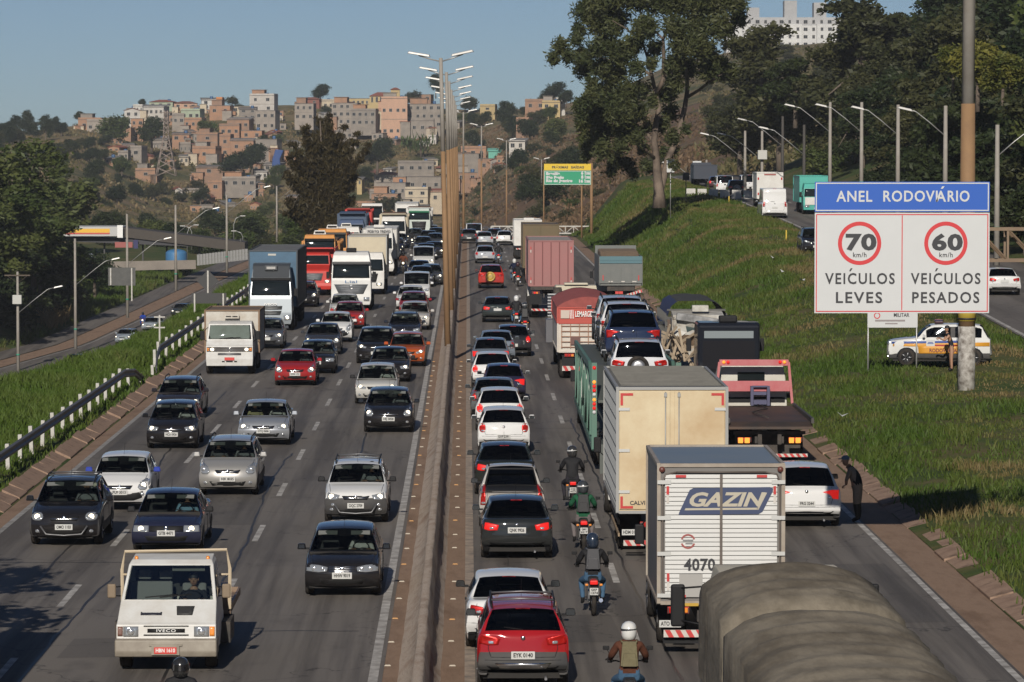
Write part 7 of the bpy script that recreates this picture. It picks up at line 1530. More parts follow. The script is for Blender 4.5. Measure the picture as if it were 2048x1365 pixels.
for c in t.children:
 if c.name.startswith('wheel'):c.scale=(1,1,1/.89);c.location.z=.36/.89
MB().box(-.42,1.85,1.30,.82,.14,.78,rot=Matrix.Rotation(-.12,3,'X')).box(-.55,1.95,1.82,.26,.10,.2).box(-.15,1.95,1.82,.26,.10,.2).box(.40,1.88,1.30,.46,.14,.7,rot=Matrix.Rotation(-.12,3,'X')).build('seats',mat('truck_seat',(.22,.22,.22),.8),t,bevel=.04)
MB().box(0,2.2,1.75,1.5,.02,.8).build('cab_back_wall',mat('cab_lining',(.05,.05,.05),.9),t);MB().box(0,1.0,1.30,1.6,.5,.16).build('dashboard',BLK,t,bevel=.03);MB().box(.32,1.50,2.02,.62,.16,.02,rot=Matrix.Rotation(.9,3,'X')).build('sun_visor',mat('visor_cloth'),t)
ring_=[(.38+.2*math.cos(a),1.22-.14*math.sin(a),1.45+.14*math.sin(a)) for a in [2*math.pi*i/14 for i in range(15)]];MB().tube(ring_,.014,0,5,cap=False).build('steering_wheel',BLK,t)
for s in (-.68,.68):MB().lathe([(.035,0),(.035,.05),(.001,.07)],(s,1.6,2.2),'z',8).build('roof_marker',AMB,t)
driver('young driver in a dark top at the wheel of the white flatbed truck',x,d-.75,1.75,SH_K,x=.40,zoff=.30)
# --- old white box truck by the guard rail
x,d=gx(461,748);t=truck('old white box truck with brown roof edge and black grille band in the outer lane',x,d-.9,6.0);t.scale=(1,1,.90)
rows=[(.04,.42,.98),(0,.75,1.0),(0,1.35,1.0),(.12,1.42,.99),(.34,1.62,.98),(.62,2.38,.92),(.85,2.46,.90),(1.7,2.48,.90)];BX=rpaint('box_grubby_white',(.50,.48,.43),(.36,.31,.25),.8)
bv=cab(t,rows,1.75,WC,4,[([(-.96,1.32),(.96,1.32),(.96,1.10),(-.96,1.10)],mat('grille_brown',(.06,.05,.04),.7),3),([(-.5,1.04),(.5,1.04),(.5,.94),(-.5,.94)],mat('vent_grey',(.38,.37,.35),.6),3),([(-.32,.66),(-.20,.66),(-.20,.60),(-.32,.60)],BLK,0),([(-.14,.66),(.14,.66),(.14,.60),(-.14,.60)],BLK,0),([(.20,.66),(.32,.66),(.32,.60),(.20,.60)],BLK,0)],[[(.62,1.29),(.84,1.29),(.84,1.12),(.62,1.12)]],1,(.76,True),None,mirror=1,glassm=GLASS)
for s in (-1,1):patch(bv,[(s*.85,1.29),(s*.95,1.29),(s*.95,1.12),(s*.85,1.12)][::s],'front',.025,2).build('turn_signal',AMB,t)
MB().lathe([(.07,0),(.085,.01),(.085,.0)],(0,-.035,1.2),'y',16).build('badge',CHR,t)
van_box(t,1.9,6.0,1.16,.95,2.95,BX,BX,BX,mat('rusty_roof',(.12,.085,.06),.9),mat('rust_trim',(.20,.13,.08),.8),ribs=.5);MB().box(0,1.72,2.68,.62,.10,.20).box(-.14,1.66,2.68,.24,.02,.07,1).box(.14,1.66,2.68,.24,.02,.07,1).build('roof_vent',[BX,BLK],t,bevel=.03)
frame_rail(t,.5,5.8);wheels(t,[1.0,4.8],1.05,.42)
# --- silver tractor with blue curtain trailer
x,d=gx(541,662);t=truck('silver grey IVECO truck with dark roof deflector and tall blue box body',x,d,14);SV=mat('cab_silver',(.27,.30,.32),.35,.3,coat=.6);
rows=[(.03,.34,1.05),(0,.62,1.12),(.02,.95,1.12),(.10,1.65,1.10),(.15,1.78,1.10),(.38,2.62,1.04),(.42,2.70,1.04),(.9,3.35,.95),(1.2,3.45,.92),(1.9,3.47,.92)]
bv=cab(t,rows,2.2,SV,4,[([(-.62,1.30),(.62,1.30),(.58,1.10),(-.58,1.10)],mat('grille_dark',(.03,.035,.035),.5),2),([(-.58,1.05),(.58,1.05),(.5,.82),(-.5,.82)],mat('grille_dark',(.03,.035,.035),.5),2),([(-.5,.52),(.5,.52),(.5,.40),(-.5,.40)],BLK,0)],[[(.66,.78),(1.06,.86),(1.06,.58),(.74,.54)]],1,(.42,False),None,mirror=1)
lettering('IVECO',.15,WHT,t,(0,-.03,1.38),fit=.66,bold=.006);MB().box(0,.30,2.70,2.12,.22,.14).build('sun_visor',BLK,t,bevel=.03)
DG=mat('deflector_grey',(.05,.055,.06),.45,coat=.4);MB().prism([(.45,2.76),(.92,3.38),(1.2,3.50),(2.1,3.52),(2.1,3.40),(1.0,3.3)],-.98,.98).build('roof_deflector',DG,t,bevel=.04);MB().box(0,.75,3.28,.66,.3,.26).box(0,.58,3.28,.5,.03,.16,1).build('roof_ventilator',[DG,mat('vent_grey',(.38,.37,.35),.6)],t,bevel=.04)
BLU=rpaint('box_blue',(.055,.13,.21),(.035,.08,.13),.8,sc_=.8);van_box(t,2.6,14,1.27,1.15,4.12,mat('curtain_dark',(.035,.04,.045),.75,noise=.5),BLU,BLU,mat('grey_roof',(.14,.14,.14),.8,noise=.5),mat('trim_dark',(.05,.06,.07),.6));MB().box(-.05,2.585,3.92,.42,.01,.10).build('box_plate',mat('name_plate',(.45,.44,.40),.6),t);frame_rail(t,.7,13.8);wheels(t,[1.4,4.2,10.6,11.8,13.0],1.2,.5)
# --- big white tractor
x,d=gx(702,622);t=truck('big white truck with sun glinting windscreen and wide grey grille in the middle lane',x,d,9)
rows=[(.03,.34,1.1),(0,.65,1.17),(.05,1.2,1.17),(.06,1.78,1.16),(.08,1.86,1.16),(.28,2.72,1.12),(.30,2.85,1.12),(.42,3.25,1.06),(.75,3.42,1.0),(1.9,3.45,1.0)];CW=rpaint('actros_white',(.64,.64,.62),(.52,.50,.47),.5)
bv=cab(t,rows,2.2,CW,4,[([(-1.0,1.55),(1.0,1.55),(.72,.98),(-.72,.98)],mat('grille_grey',(.10,.11,.12),.5),5)],[[(.74,.80),(1.08,.80),(1.08,.56),(.74,.56)]],0,(.45,False),None,mirror=1)
MB().lathe([(.10,0),(.12,.012),(.12,0)],(0,-.02,1.40),'y',16).build('badge',CHR,t);lettering('Lial',.22,mat('letter_blue',(.05,.14,.3),.5),t,(0,.0,1.70),fit=.7);MB().box(0,.16,2.80,2.2,.26,.16).build('sun_visor',mat('visor_smoke',(.06,.06,.06),.4),t,bevel=.03);MB().box(0,.8,3.55,.6,.35,.24).build('roof_ventilator',BLK,t,bevel=.04);frame_rail(t,.8,8.5);wheels(t,[1.3,5.0,6.3],1.2,.5)
# --- red bonneted tipper
x,d=gx(627,592);t=truck('bright red bonneted tipper truck with grey grille behind the black people carrier',x,d,9.5);RDT=rpaint('truck_red',(.50,.03,.02),(.40,.03,.02),.6)
rows=[(.05,.40,1.1),(0,.62,1.15),(.03,.82,1.15),(.06,1.55,1.0),(.18,1.68,.98),(1.2,1.95,1.02),(1.45,2.62,.98),(1.6,2.72,.96),(2.6,2.75,.96)]
bv=cab(t,rows,2.8,RDT,5,[([(-.62,1.45),(.62,1.45),(.50,.98),(-.50,.98)],mat('grille_grey',(.10,.11,.12),.5),3)],[[(.72,1.02),(1.05,1.02),(1.05,.84),(.72,.84)]],1,None,None,mirror=1)
mb=MB();
for s in (-1,1):mb.box(s*1.24,6.2,2.15,.08,6.4,1.6)
mb.box(0,3.05,2.15,2.5,.08,1.6).box(0,9.4,2.0,2.4,.08,1.3).box(0,6.2,1.4,2.4,6.4,.12).box(0,2.7,3.0,2.4,.8,.08);mb.build('dump_body',RDT,t);frame_rail(t,1,9.3);wheels(t,[1.2,6.6,7.9],1.2,.5)
# --- others of the oncoming queue
def st(label,uc,v,*a,**k):x,d=gx(uc,v);return simple_truck(label,x,d,*a,**k)
GRW=rpaint('truck_white',(.62,.61,.58),(.46,.43,.39),.5);ORT=rpaint('truck_orange',(.55,.24,.05),(.42,.18,.05),.6);CRB=rpaint('box_cream',(.50,.44,.32),(.42,.36,.26),.6)
st('white cab truck with cream box body behind the big white truck',733,590,GRW,H=2.7,L=8.5,body='box',bH=3.75,bm_=CRB,lit=1)
x,d=gx(757,553);t=truck('white bonneted truck lettered PORTO TREVO over the windscreen',x,d,14)
rows=[(.05,.36,1.05),(0,.6,1.15),(.03,.85,1.15),(.10,1.5,.95),(.3,1.66,.92),(1.3,1.95,1.05),(1.6,2.85,1.02),(1.75,3.1,1.0),(2.3,3.5,.95),(3.2,3.52,.95)]
bv=cab(t,rows,3.4,GRW,5,[([(-.5,1.4),(.5,1.4),(.4,.95),(-.4,.95)],mat('grille_grey',(.10,.11,.12),.5),3)],[[(.66,1.15),(1.05,1.2),(1.05,.92),(.7,.9)]],1,None,None)
lettering('PORTO TREVO',.3,SBK,t,(0,1.80,3.25),fit=1.7,bold=.008);MB().box(0,2.2,3.66,.8,.4,.2).build('roof_ventilator',GRW,t,bevel=.03);frame_rail(t,1,13.5);wheels(t,[1.3,5,6.3,11,12.2],1.2,.5);van_box(t,4.2,14,1.27,1.2,3.4,GRW,GRW,GRW,GRW)
st('truck with an ochre orange cab roof and dark windscreen behind the red tipper',639,566,ORT,H=3.35,L=10,body='dump',bH=2.9,bm_=ORT,visor=BLK,defl=GRW,wb=1.9)
st('second truck with orange cab, behind the ochre roofed truck',664,548,ORT,H=3.35,L=10,body='dump',bH=2.9,bm_=RDT,visor=mat('visor_smoke',(.06,.06,.06),.4),wb=1.9,defl=GRW)
st('white flat fronted truck behind the orange trucks',692,529,GRW,H=3.0,L=9,body='dump',bH=2.7,bm_=mat('grey_body',(.2,.2,.2),.7),defl=GRW,wb=1.7)
st('blue covered tipper truck with red fittings under the brown tree',703,505,rpaint('truck_blue',(.03,.06,.14),(.05,.07,.12),.7),H=2.9,L=9,body='dump',bH=3.45,bm_=rpaint('tarp_navy',(.03,.06,.12),(.05,.07,.10),.6),top=rpaint('tarp_navy',(.03,.06,.12),(.05,.07,.10),.6))
st('white tipper truck with pale visor in the middle of the far queue',787,496,GRW,H=2.9,L=9,body='dump',bH=3.1,bm_=CRB)
st('white truck with a steel tank, highest in the far queue',744,478,GRW,H=3.6,L=13,body='tank',bm_=mat('tank_steel',(.28,.24,.22),.35,.6),visor=BLK,wb=2.1)
st('green and white topped truck in the far queue beside the lamp posts',838,478,rpaint('truck_green',(.45,.50,.46),(.35,.4,.36),.5),H=3.1,L=9,body='dump',bH=3.1,bm_=GRW,visor=mat('visor_green',(.02,.16,.08),.5),wb=1.9)
st('white coach roof behind the green topped truck',812,466,GRW,H=3.5,L=12,body='box',bH=3.6,bm_=GRW,wb=1.2)
st('reddish tipper beyond the blue covered truck',716,484,RDT,H=2.8,L=9,body='dump',bH=3.2,bm_=RDT)
# --- truck side cut by the left edge, and its mate ahead of it
t=truck('grey corrugated box truck cut off by the left edge of the picture',-10.15,61,9.6);cab(t,rows_flat(2.6,1.1,1.45),1.8,GRW,2,[([(-.7,1.35),(.7,1.35),(.6,.8),(-.6,.8)],BLK,3)],[[(.6,.78),(1.0,.78),(1.0,.6),(.6,.6)]],1)
GC=rpaint('box_corrugated_grey',(.20,.20,.21),(.13,.13,.13),.5);van_box(t,2.0,9.6,1.28,.95,2.62,GC,GC,GC,GC,ribs=.22);frame_rail(t,.5,9.4);wheels(t,[1.1,7.9],1.2,.46)
# ------ traffic going away
cp('red crossover estate with plate EYK 0140, nearest of the queue seen from behind','adventure',(.30,.010,.014),1045,1376,back=True,plate='EYK 0140',mirror=BLK)
cp('white saloon just ahead of the nearest red crossover, plain rear','sedan',W_,1018,1298,back=True,mirror=BLK)
cp('dark grey saloon with lit brake lamps and plate QNK 9926','sedan',(.018,.021,.022),1033,1118,back=True,brake=True,plate='QNK 9926')
cp('silver pickup with open load bed and wire rear screen','pickup',(.40,.38,.36),1023,1056,back=True,mirror=BLK)
cp('dark green saloon with wide lit tail lamps ahead of the silver pickup','sedan',(.014,.018,.016),1009,990,back=True,brake=True)
cp('white hatchback with vertical tail lamps and clear rear window','hatch',W_,1007,905,back=True,brake=False,plate='GXP 2391')
cp('white hatchback with round tail lamps hidden behind the vertical lamp hatchback','rallye',(.64,.64,.63),999,862,back=True,brake=True)
cp('grey green saloon with tall tail lamps in the rear view queue','saloon',(.10,.115,.12),988,838,back=True)
cp('dark navy hatchback with seats visible through its rear window','compact',(.02,.02,.045),1008,803,back=True,brake=True,mirror=paint((.5,.5,.5)))
cp('white hatchback with swept red tail lamps by the median line','rallye',W_,984,777,back=True,brake=True)
cp('blue grey car with pointed tail lamps close to the median shadow','compact',(.10,.12,.15),981,742,back=True,brake=True)
cp('pale blue saloon between the dark hatchback and the pointed lamp car','saloon',(.16,.19,.23),993,726,back=True)
cp('black hatchback right of the queue beside the motorcycles','punto',(.022,.022,.026),1026,713,back=True,brake=True)
cp('dark metallic saloon with winged badge and two lit lamps in the gap','sedan',(.025,.033,.033),995,645,back=True,brake=True)
cp('small red off road car with a yellow covered spare wheel','spare',(.40,.03,.02),982,577,back=True,spare=mat('cover_yellow',(.6,.38,.04),.5,noise=.9,nscale=4,color2=(.2,.16,.12)))
cp('silver hatchback ahead of the red off road car','rallye',S_,970,527,back=True)
cp('second silver car towards the crest in the rear view queue','hatch',S_,969,493,back=True)
cp('black car at the crest beside the silver cars','hatch',K_,989,486,back=True,brake=True)
cp('white estate going over the crest','estate',W_,1009,491,back=True,mirror=BLK)
cp('distant white van right at the bend','van',W_,948,483,back=True);cp('distant dark car at the bend left of the white van','hatch',G_,938,487,back=True)
cp('white crossover stopped beside the policeman with brake lamps lit','honda',W_,1611,1055,back=True,brake=True,plate='FRG 3244',mirror=BLK)
# --- motorcycles and riders
JK=cloth('jacket_black',(.022,.022,.024),.6);JG=cloth('jacket_green',(.02,.10,.05));JB=cloth('jacket_brown',(.10,.04,.025));JN=cloth('jacket_navy',(.015,.02,.045));JE=cloth('jeans_blue',(.06,.12,.20));TK=cloth('trousers_dark',(.03,.028,.035));TG=cloth('trousers_grey',(.16,.14,.14));JBL=cloth('overalls_blue',(.02,.06,.35))
hs=mat('helmet_stripe_white',(.5,.5,.5),.4);hr=mat('helmet_stripe_red',(.5,.03,.04),.4)
def bike(ml,rl,uc,v,facing,colr,top,legs,helm,**k):
 x,d=gx(uc,v);
 if facing>0:motorbike(ml,x,d,1,colr,plate=k.get('plate'),box=k.get('box'));rider(rl,x,d,1,top,legs,helm,stripe=k.get('stripe'),pack=k.get('pack'),shoe=k.get('shoe'))
 else:motorbike(ml,x,d+1.6,-1,colr,lit=True);rider(rl,x,d+1.6,-1,top,legs,helm,stripe=k.get('stripe'),pack=k.get('pack'))
bike('dark motorcycle farthest of the three in file, with wide mirrors','rider in a black leather jacket, white waistband showing, farthest of three in file',1146,1022,1,(.02,.02,.02),JK,TK,(.03,.03,.03),plate='HJJ 4533',stripe=hs)
bike('red motorcycle in the middle of the three in file','rider in a green jacket with a strapped bag, middle of three in file',1168,1108,1,(.25,.02,.02),JG,TG,(.04,.045,.05),plate='GMV 6217',stripe=hs,pack=mat('bag_black',(.02,.02,.022),.6))
bike('dark red motorcycle nearest of the three in file, tall narrow plate','rider in blue jeans with a grey shell backpack, nearest of three in file',1188,1237,1,(.18,.02,.02),JK,JE,(.02,.03,.05),plate='GKP 1374',pack=mat('pack_shell',(.05,.05,.055),.4))
x,d=gx(1262,1462);motorbike('motorcycle cut off by the bottom edge, handlebar mirrors showing',x,d,1,(.03,.03,.03));rider('rider in a brown jacket and white helmet with a khaki backpack at the bottom edge',x,d,1,JB,JE,(.62,.62,.60),stripe=SBK,pack=cloth('pack_khaki',(.17,.15,.09)),z=.04)
bike('black motorcycle right of the small red off road car','rider in black right of the small red off road car',1036,574,1,(.02,.02,.02),JK,TK,(.05,.02,.02))
bike('motorcycle half hidden left of the rider in black','rider with a white helmet and blue jacket, far lane split',1029,566,1,(.03,.03,.05),JN,JE,(.6,.6,.58))
bike('motorcycle beside the far silver hatchback','rider in a dark jacket beside the far silver hatchback',997,528,1,(.25,.03,.03),JK,JE,(.06,.06,.07))
bike('black motorcycle right of the dark metallic saloon','rider with a white helmet right of the dark metallic saloon',1033,655,1,(.02,.02,.02),JK,JE,(.6,.6,.6))
bike('motorcycle right of the black hatchback, tail lamp lit','rider with a dark backpack behind the white helmeted rider',1050,672,1,(.05,.02,.02),JK,TK,(.04,.04,.05),stripe=hs,pack=mat('bag_grey',(.05,.05,.05),.7))
bike('oncoming motorcycle with lit lamp right of the big white trucks','rider in brown coming towards the viewer between far lanes',806,549,-1,(.03,.02,.02),cloth('jacket_rust',(.14,.05,.03)),TK,(.03,.03,.03))
bike('oncoming motorcycle with lit lamp behind the brown jacketed rider','rider in black approaching beside the PORTO TREVO truck',783,523,-1,(.02,.02,.02),JK,TK,(.02,.02,.02))
bike('distant oncoming motorcycle with a bright lamp in the lane gap','distant rider in black in the lane gap',824,498,-1,(.02,.02,.02),JK,TK,(.02,.02,.02))
bike('distant oncoming motorcycle left of the lamp posts','distant helmeted rider left of the lamp posts',800,520,-1,(.02,.02,.02),JN,TK,(.03,.02,.02))
dd=58.8;xx=px(348,dd);motorbike('oncoming motorcycle below the bottom edge in front of the flatbed truck',xx,dd+1.6,-1,(.02,.02,.02),lit=True);rider('rider whose black and red helmet shows at the bottom edge',xx,dd+1.6,-1,JK,TK,(.02,.02,.022),stripe=hr)
def low(label,t,c,u,d,**k):x=px(u,d);return car(label,t,c,x,d,z=lrz(d)+.06-zc(d),rz=-.16,**k)
low('silver hatchback on the lower road nearest the transformer pole','minivan',(.26,.30,.34),244,385,lit=1);low('silver saloon on the lower road behind the silver hatchback','hatch',(.30,.34,.38),297,400,lit=1);low('dark green hatchback on the lower road with lit lamps','oldhatch',(.02,.03,.03),353,418,lit=1);low('dark car on the lower road half hidden by the grass','hatch',K_,140,352,lit=1);low('dark car far up the lower road beside the blue truck','hatch',K_,484,468,lit=1);low('pale car at the top of the lower road behind the guard rail','hatch',S_,487,452,lit=1)
d=404;x=px(284,d);motorbike('red motorcycle on the lower road',x,d+1.6,-1,(.45,.03,.02),z=lrz(d)+.06-zc(d),lit=True);rider('rider in blue overalls on the lower road',x,d+1.6,-1,JBL,JBL,(.03,.03,.03),z=lrz(d)+.06-zc(d))
# ------ trucks going away
L=7.2;t=truck('white slatted box truck lettered GAZIN with fleet number 4070',4.88,72.2,L,back=True);SL=rpaint('slat_white',(.62,.62,.60),(.52,.50,.47),.5,sc_=1.2);AL=mat('slat_aluminium',(.17,.175,.185),.4,.5,noise=.5);z0,z1,hw,y0,y1=1.02,3.68,1.20,2.75,L
van_box(t,y0,y1,hw,z0,z1,AL,SL,mat('door_gap_grey',(.16,.15,.14),.7),mat('roof_sheet',(.20,.25,.30),.45,.4,noise=.5,nscale=.9,color2=(.28,.30,.30)),rpaint('frame_beige',(.33,.29,.24),(.20,.15,.11),.7))
DK=rpaint('door_surround',(.12,.10,.085),(.08,.06,.05),.5)
for s in (-1,1):
 dr_=bpy.data.objects.new('rear_door',None);col.objects.link(dr_);dr_.parent=t;n=27;sl_=None;x0,x1=(.025,hw-.12);me=MB().box(0,0,0,x1-x0,.03,(z1-z0-.30)/n-.012).mesh('slat',SL,.005)
 for k in range(n):add('slat',me,dr_,(s*(x0+x1)/2,y1+.04,z0+.13+(k+.5)*(z1-z0-.30)/n))
 for z in (z0+.15,lerp(z0,z1,.36),lerp(z0,z1,.62),z1-.32):MB().box(s*(hw-.10),y1+.07,z,.26,.03,.075).build('hinge',mat('hinge_zinc',(.5,.5,.48),.45,.3),dr_)
MB().box(0,y1+.065,(z0+z1)/2-.02,.05,.02,z1-z0-.3).build('door_seam',DK,t)
bd_=MB();
for s in (-1,1):bd_.tube([(s*.85,y1+.06,z1-.13),(s*(hw-.13),y1+.06,z1-.17),(s*(hw-.07),y1+.06,z1-.32),(s*(hw-.07),y1+.06,z0+.3),(s*(hw-.12),y1+.06,z0+.12),(s*.85,y1+.06,z0+.08)],.018,0,5)
bd_.tube([(-.86,y1+.06,z1-.13),(.86,y1+.06,z1-.13)],.018,0,5);bd_.build('door_seal',DK,t)
NV=mat('logo_navy',(.035,.05,.11),.5);LG=bpy.data.objects.new('logo',None);col.objects.link(LG);LG.parent=t
Y=y1+.062
def lx(u):return -((u-1428.5)/102.5*1.0)
def lz(v):return z1-(v-928)/103.0
def lay(poly,m,nm,dy=0.0):return MB().prism([(lx(a),lz(b)) for a,b in poly],Y+dy,Y+dy+.003,0,'y').build(nm,m,LG)
lay([(1344,1026),(1346,1020),(1366,977),(1373,973),(1525,971),(1531,974),(1530,980),(1510,1020),(1502,1025)],NV,'logo_panel')
CRM2=mat('logo_cream',(.42,.38,.30),.5)
lay([(1356,1017),(1498,1016),(1502,1012),(1358,1013)],CRM2,'logo_bar',.004);lay([(1498,1016),(1502,1016),(1519,982),(1515,982)],CRM2,'logo_bar',.004)
def glyph(polys):
 for p_ in polys:lay(p_,CRM2,'logo_letter',.004)
def stroke(pts,w):
 out=[];
 for (a,b),(c,d_) in zip(pts,pts[1:]):
  L_=math.hypot(c-a,d_-b);nx_,ny_=-(d_-b)/L_*w/2,(c-a)/L_*w/2;ex,ey=(c-a)/L_*w*.25,(d_-b)/L_*w*.25
  out.append([(a+nx_-ex,b+ny_-ey),(c+nx_+ex,d_+ny_+ey),(c-nx_+ex,d_-ny_+ey),(a-nx_-ex,b-ny_-ey)])
 return out
def rtext(s,u0,u1,v0,v1,m,par=LG,bold=.0,y=None,**kw):
 me=text_mesh(s,1.0,m,bold=bold,depth=.003,**kw);xs=[v.co.x for v in me.vertices];ys=[v.co.y for v in me.vertices];o=add('lettering',me,par);kx=abs(lx(u1)-lx(u0))/(max(xs)-min(xs));kz=(lz(v0)-lz(v1))/(max(ys)-min(ys));o.scale=(kx,kz,1);o.rotation_euler=(math.pi/2,0,math.pi)
 o.location=(lx((u0+u1)/2)+kx*(max(xs)+min(xs))/2,y or Y+.002,lz(v1)-kz*min(ys));return o
rtext('4070',1355,1417,1113,1138,SBK,bold=.03,spacing=1.05);rtext('GAZIN',1366,1516,981,1010,CRM2,bold=.035,y=Y+.006,shear=.3,spacing=1.0)
mb=MB();N=20;c=(lx(1363),lz(1079))
for i in range(N):
 if i in (0,9,10,19):continue
 a,b=2*math.pi*i/N,2*math.pi*(i+1)/N;mb.quad([(c[0]+.145*math.cos(a),Y+.003,c[1]+.145*math.sin(a)),(c[0]+.145*math.cos(b),Y+.003,c[1]+.145*math.sin(b)),(c[0]+.11*math.cos(b),Y+.003,c[1]+.11*math.sin(b)),(c[0]+.11*math.cos(a),Y+.003,c[1]+.11*math.sin(a))])
mb.build('round_emblem',mat('emblem_red',(.3,.08,.07),.6),LG);MB().box(c[0],Y+.003,c[1]+.02,.20,.003,.03).box(c[0]-.02,Y+.003,c[1]-.04,.14,.003,.025).build('emblem_print',mat('emblem_grey',(.2,.2,.2),.6),LG)
lay([(1346,1144),(1392,1144),(1392,1190),(1346,1190)],mat('grey_print',(.33,.32,.30),.6),'printed_panel');lay([(1344,1202),(1384,1202),(1384,1208),(1344,1208)],mat('amber_sticker',(.45,.28,.03),.5),'sticker')
for x in (-1,1):
 refl(t,y1+.02,x*(hw-.17),z1-.48);refl(t,y1+.02,x*(hw-.18),z0+.5);MB().box(x*.78,y1+.085,z1-.205,.2,.006,.05).build('reflector_strip',STRIPE_R,t);MB().box(x*.78,y1+.085,z0+.14,.2,.006,.05).build('reflector_strip',STRIPE_R,t)
 MB().lathe([(.06,0),(.05,.03),(.001,.035)],(x*(hw-.06),y1+.04,z1-.08),'y',10).build('corner_lamp',mat('lamp_brown',(.12,.04,.03),.4),t)
tail_cluster(t,y1+.03,.88,xs=(.82,),n=3,plate=.98,ptext='ATO 8970',pz_=.62);stripes(t,-1.1,1.1,y1+.0,.42,.14,11);frame_rail(t,.5,L-.1,z=.75);MB().box(0,y1-.3,.25,2.2,.3,.08).build('spray_flap',BLK,t);wheels(t,[1.2,L-1.9],1.15,.46)
cab(t,rows_flat(2.6,1.05,1.4),1.8,GRW,2,mirror=1)
MB().box(0,1.4,2.75,1.2,.5,.06).build('cab_roof_hatch',GRW,t)
L=12.5;hw=1.30;x_=3.56+hw;t=truck('tall beige box truck with weathered twin doors and grey sheet sides',x_,89.2,L,back=True);BGE=rpaint('door_beige',(.60,.51,.34),(.44,.31,.17),.95,sc_=.55);SD=mat('side_sheet_grid',(.12,.125,.135),.5,.4,noise=.5)
z0,z1,y0,y1=1.10,4.05,4.2,L;van_box(t,y0,y1,hw,z0,z1,SD,BGE,BGE,mat('roof_grey_beige',(.15,.145,.13),.8,noise=.5),mat('galvanised_trim',(.30,.30,.29),.5,.3),ribs=0)
gm=MB();
for i in range(25):
 for s in (-1,1):gm.box(s*(hw+.006),y0+.2+i*(y1-y0-.4)/24,(z0+z1)/2,.012,.03,z1-z0-.15)
for i in range(9):
 for s in (-1,1):gm.box(s*(hw+.007),(y0+y1)/2,z0+.2+i*.33,.014,y1-y0-.2,.025)
gm.build('side_ribs',mat('rib_grey',(.19,.20,.21),.5,.4),t)['kind']='stuff'
rm_=MB()
for i in range(15):rm_.box(0,y0+.3+i*.53,z1+.045,2*hw-.2,.05,.03)
rm_.build('roof_ribs',mat('roof_grey_beige',(.15,.145,.13),.8),t)['kind']='stuff'
rear_doors(t,y1,hw,z0,z1,BGE,3)
for s in (-1,1):
 for z in (z1-.2,z0+.18):MB().box(s*(hw-.22),y1+.045,z+(.06 if z>2 else -.06),.3,.006,.06).box(s*(hw-.10),y1+.046,z-(.06 if z>2 else -.06),.06,.006,.28).build('corner_marking',STRIPE_R,t)
lettering('CALVI',.13,SBK,t,(hw-.48,y1+.045,z0+.22),'rear',fit=.36,bold=.003)
tail_cluster(t,y1-.02,.80,xs=(.55,),n=2,plate=.98,ptext='HDM 0114',pz_=.62);stripes(t,-1.15,1.15,y1-.02,.36,.13,11);frame_rail(t,.5,L-.1);wheels(t,[1.3,L-3.4,L-2.1],1.22,.5);cab(t,rows_flat(2.9,1.15,1.5),2.0,GRW,2,mirror=1)
MB().box(-1.22,9.2,.75,.04,4.5,.1).box(1.22,9.2,.75,.04,4.5,.1).box(-1.22,9.2,.45,.04,4.5,.08).box(1.22,9.2,.45,.04,4.5,.08).build('side_guard',mat('guard_tan',(.30,.22,.14),.7,noise=.6),t)
CV=ground_mat('tarpaulin_canvas',[(.085,.072,.054),(.125,.105,.078),(.22,.19,.145),(.10,.085,.063)],.42,(1,.5,1),bump=.5,rough=.9,dist=.05);xl,xr=3.82,6.60;xc_=(xl+xr)/2;hw=(xr-xl)/2
L=19;t=truck('truck under two patched olive brown tarpaulins filling the bottom right corner',xc_,45,L,back=True)
def tarp(name,ya,yb,ze,rise,drop0,drop1,step=.115):
 mb=MB();n=15;ys=[];y=ya
 while y<yb:ys.append(y);y+=step
 ys.append(yb);
 for i,y in enumerate(ys):
  t_=(y-ya)/(yb-ya);e0=min(1,(y-ya)/.5+.0);e1=min(1,(yb-y)/.5);dz=-drop0*(1-e0)**1.5-drop1*(1-e1)**1.5;bow=.06*abs(math.sin((y-ya)*math.pi/1.15))
  for j in range(n):
   a=-1+2*j/(n-1);q=abs(a)
   if j in (0,n-1):p=(hw*a*1.02,y,1.15)
   elif j in (1,n-2):p=(hw*(1.01 if a>0 else -1.01),y,2.0+mn.noise(Vector((y*2,j,0)))*.0)
   else:
    aa=-1+2*(j-2)/(n-5);zz=ze+rise*(1-abs(aa)**2.4)-(.10*abs(aa)**8);p=(hw*aa,y,zz+dz-bow*(1-abs(aa)**3)+mn.noise(Vector((aa*2.2,y*1.3,ya)))*.03+abs(mn.noise(Vector((aa*1.0,y*6.5,ya+3))))*.03)
   w=mn.noise(Vector((y*3.1,p[2]*.8,j*.01)))*.03 if j<3 or j>n-4 else 0;mb.v.append((p[0]+w,p[1],p[2]))
 for i in range(len(ys)-1):
  for j in range(n-1):k=i*n+j;mb.f.append((k,k+1,k+n+1,k+n));mb.m.append(0);mb.sm.append(True)
 mb.f.append(tuple(range(n)));mb.m.append(0);mb.sm.append(False);k=(len(ys)-1)*n;mb.f.append(tuple(k+j for j in range(n)));mb.m.append(0);mb.sm.append(False)
 return mb.build(name,CV,t)
tarp('front_tarpaulin',2.4,8.0,2.78,.32,.25,.35);tarp('rear_tarpaulin',8.25,18.8,2.74,.30,.12,.3);MB().box(0,10.5,.98,2*hw*.98,16.6,.3).build('load_bed',mat('side_boards',(.35,.33,.30),.7,noise=.8,nscale=2),t)
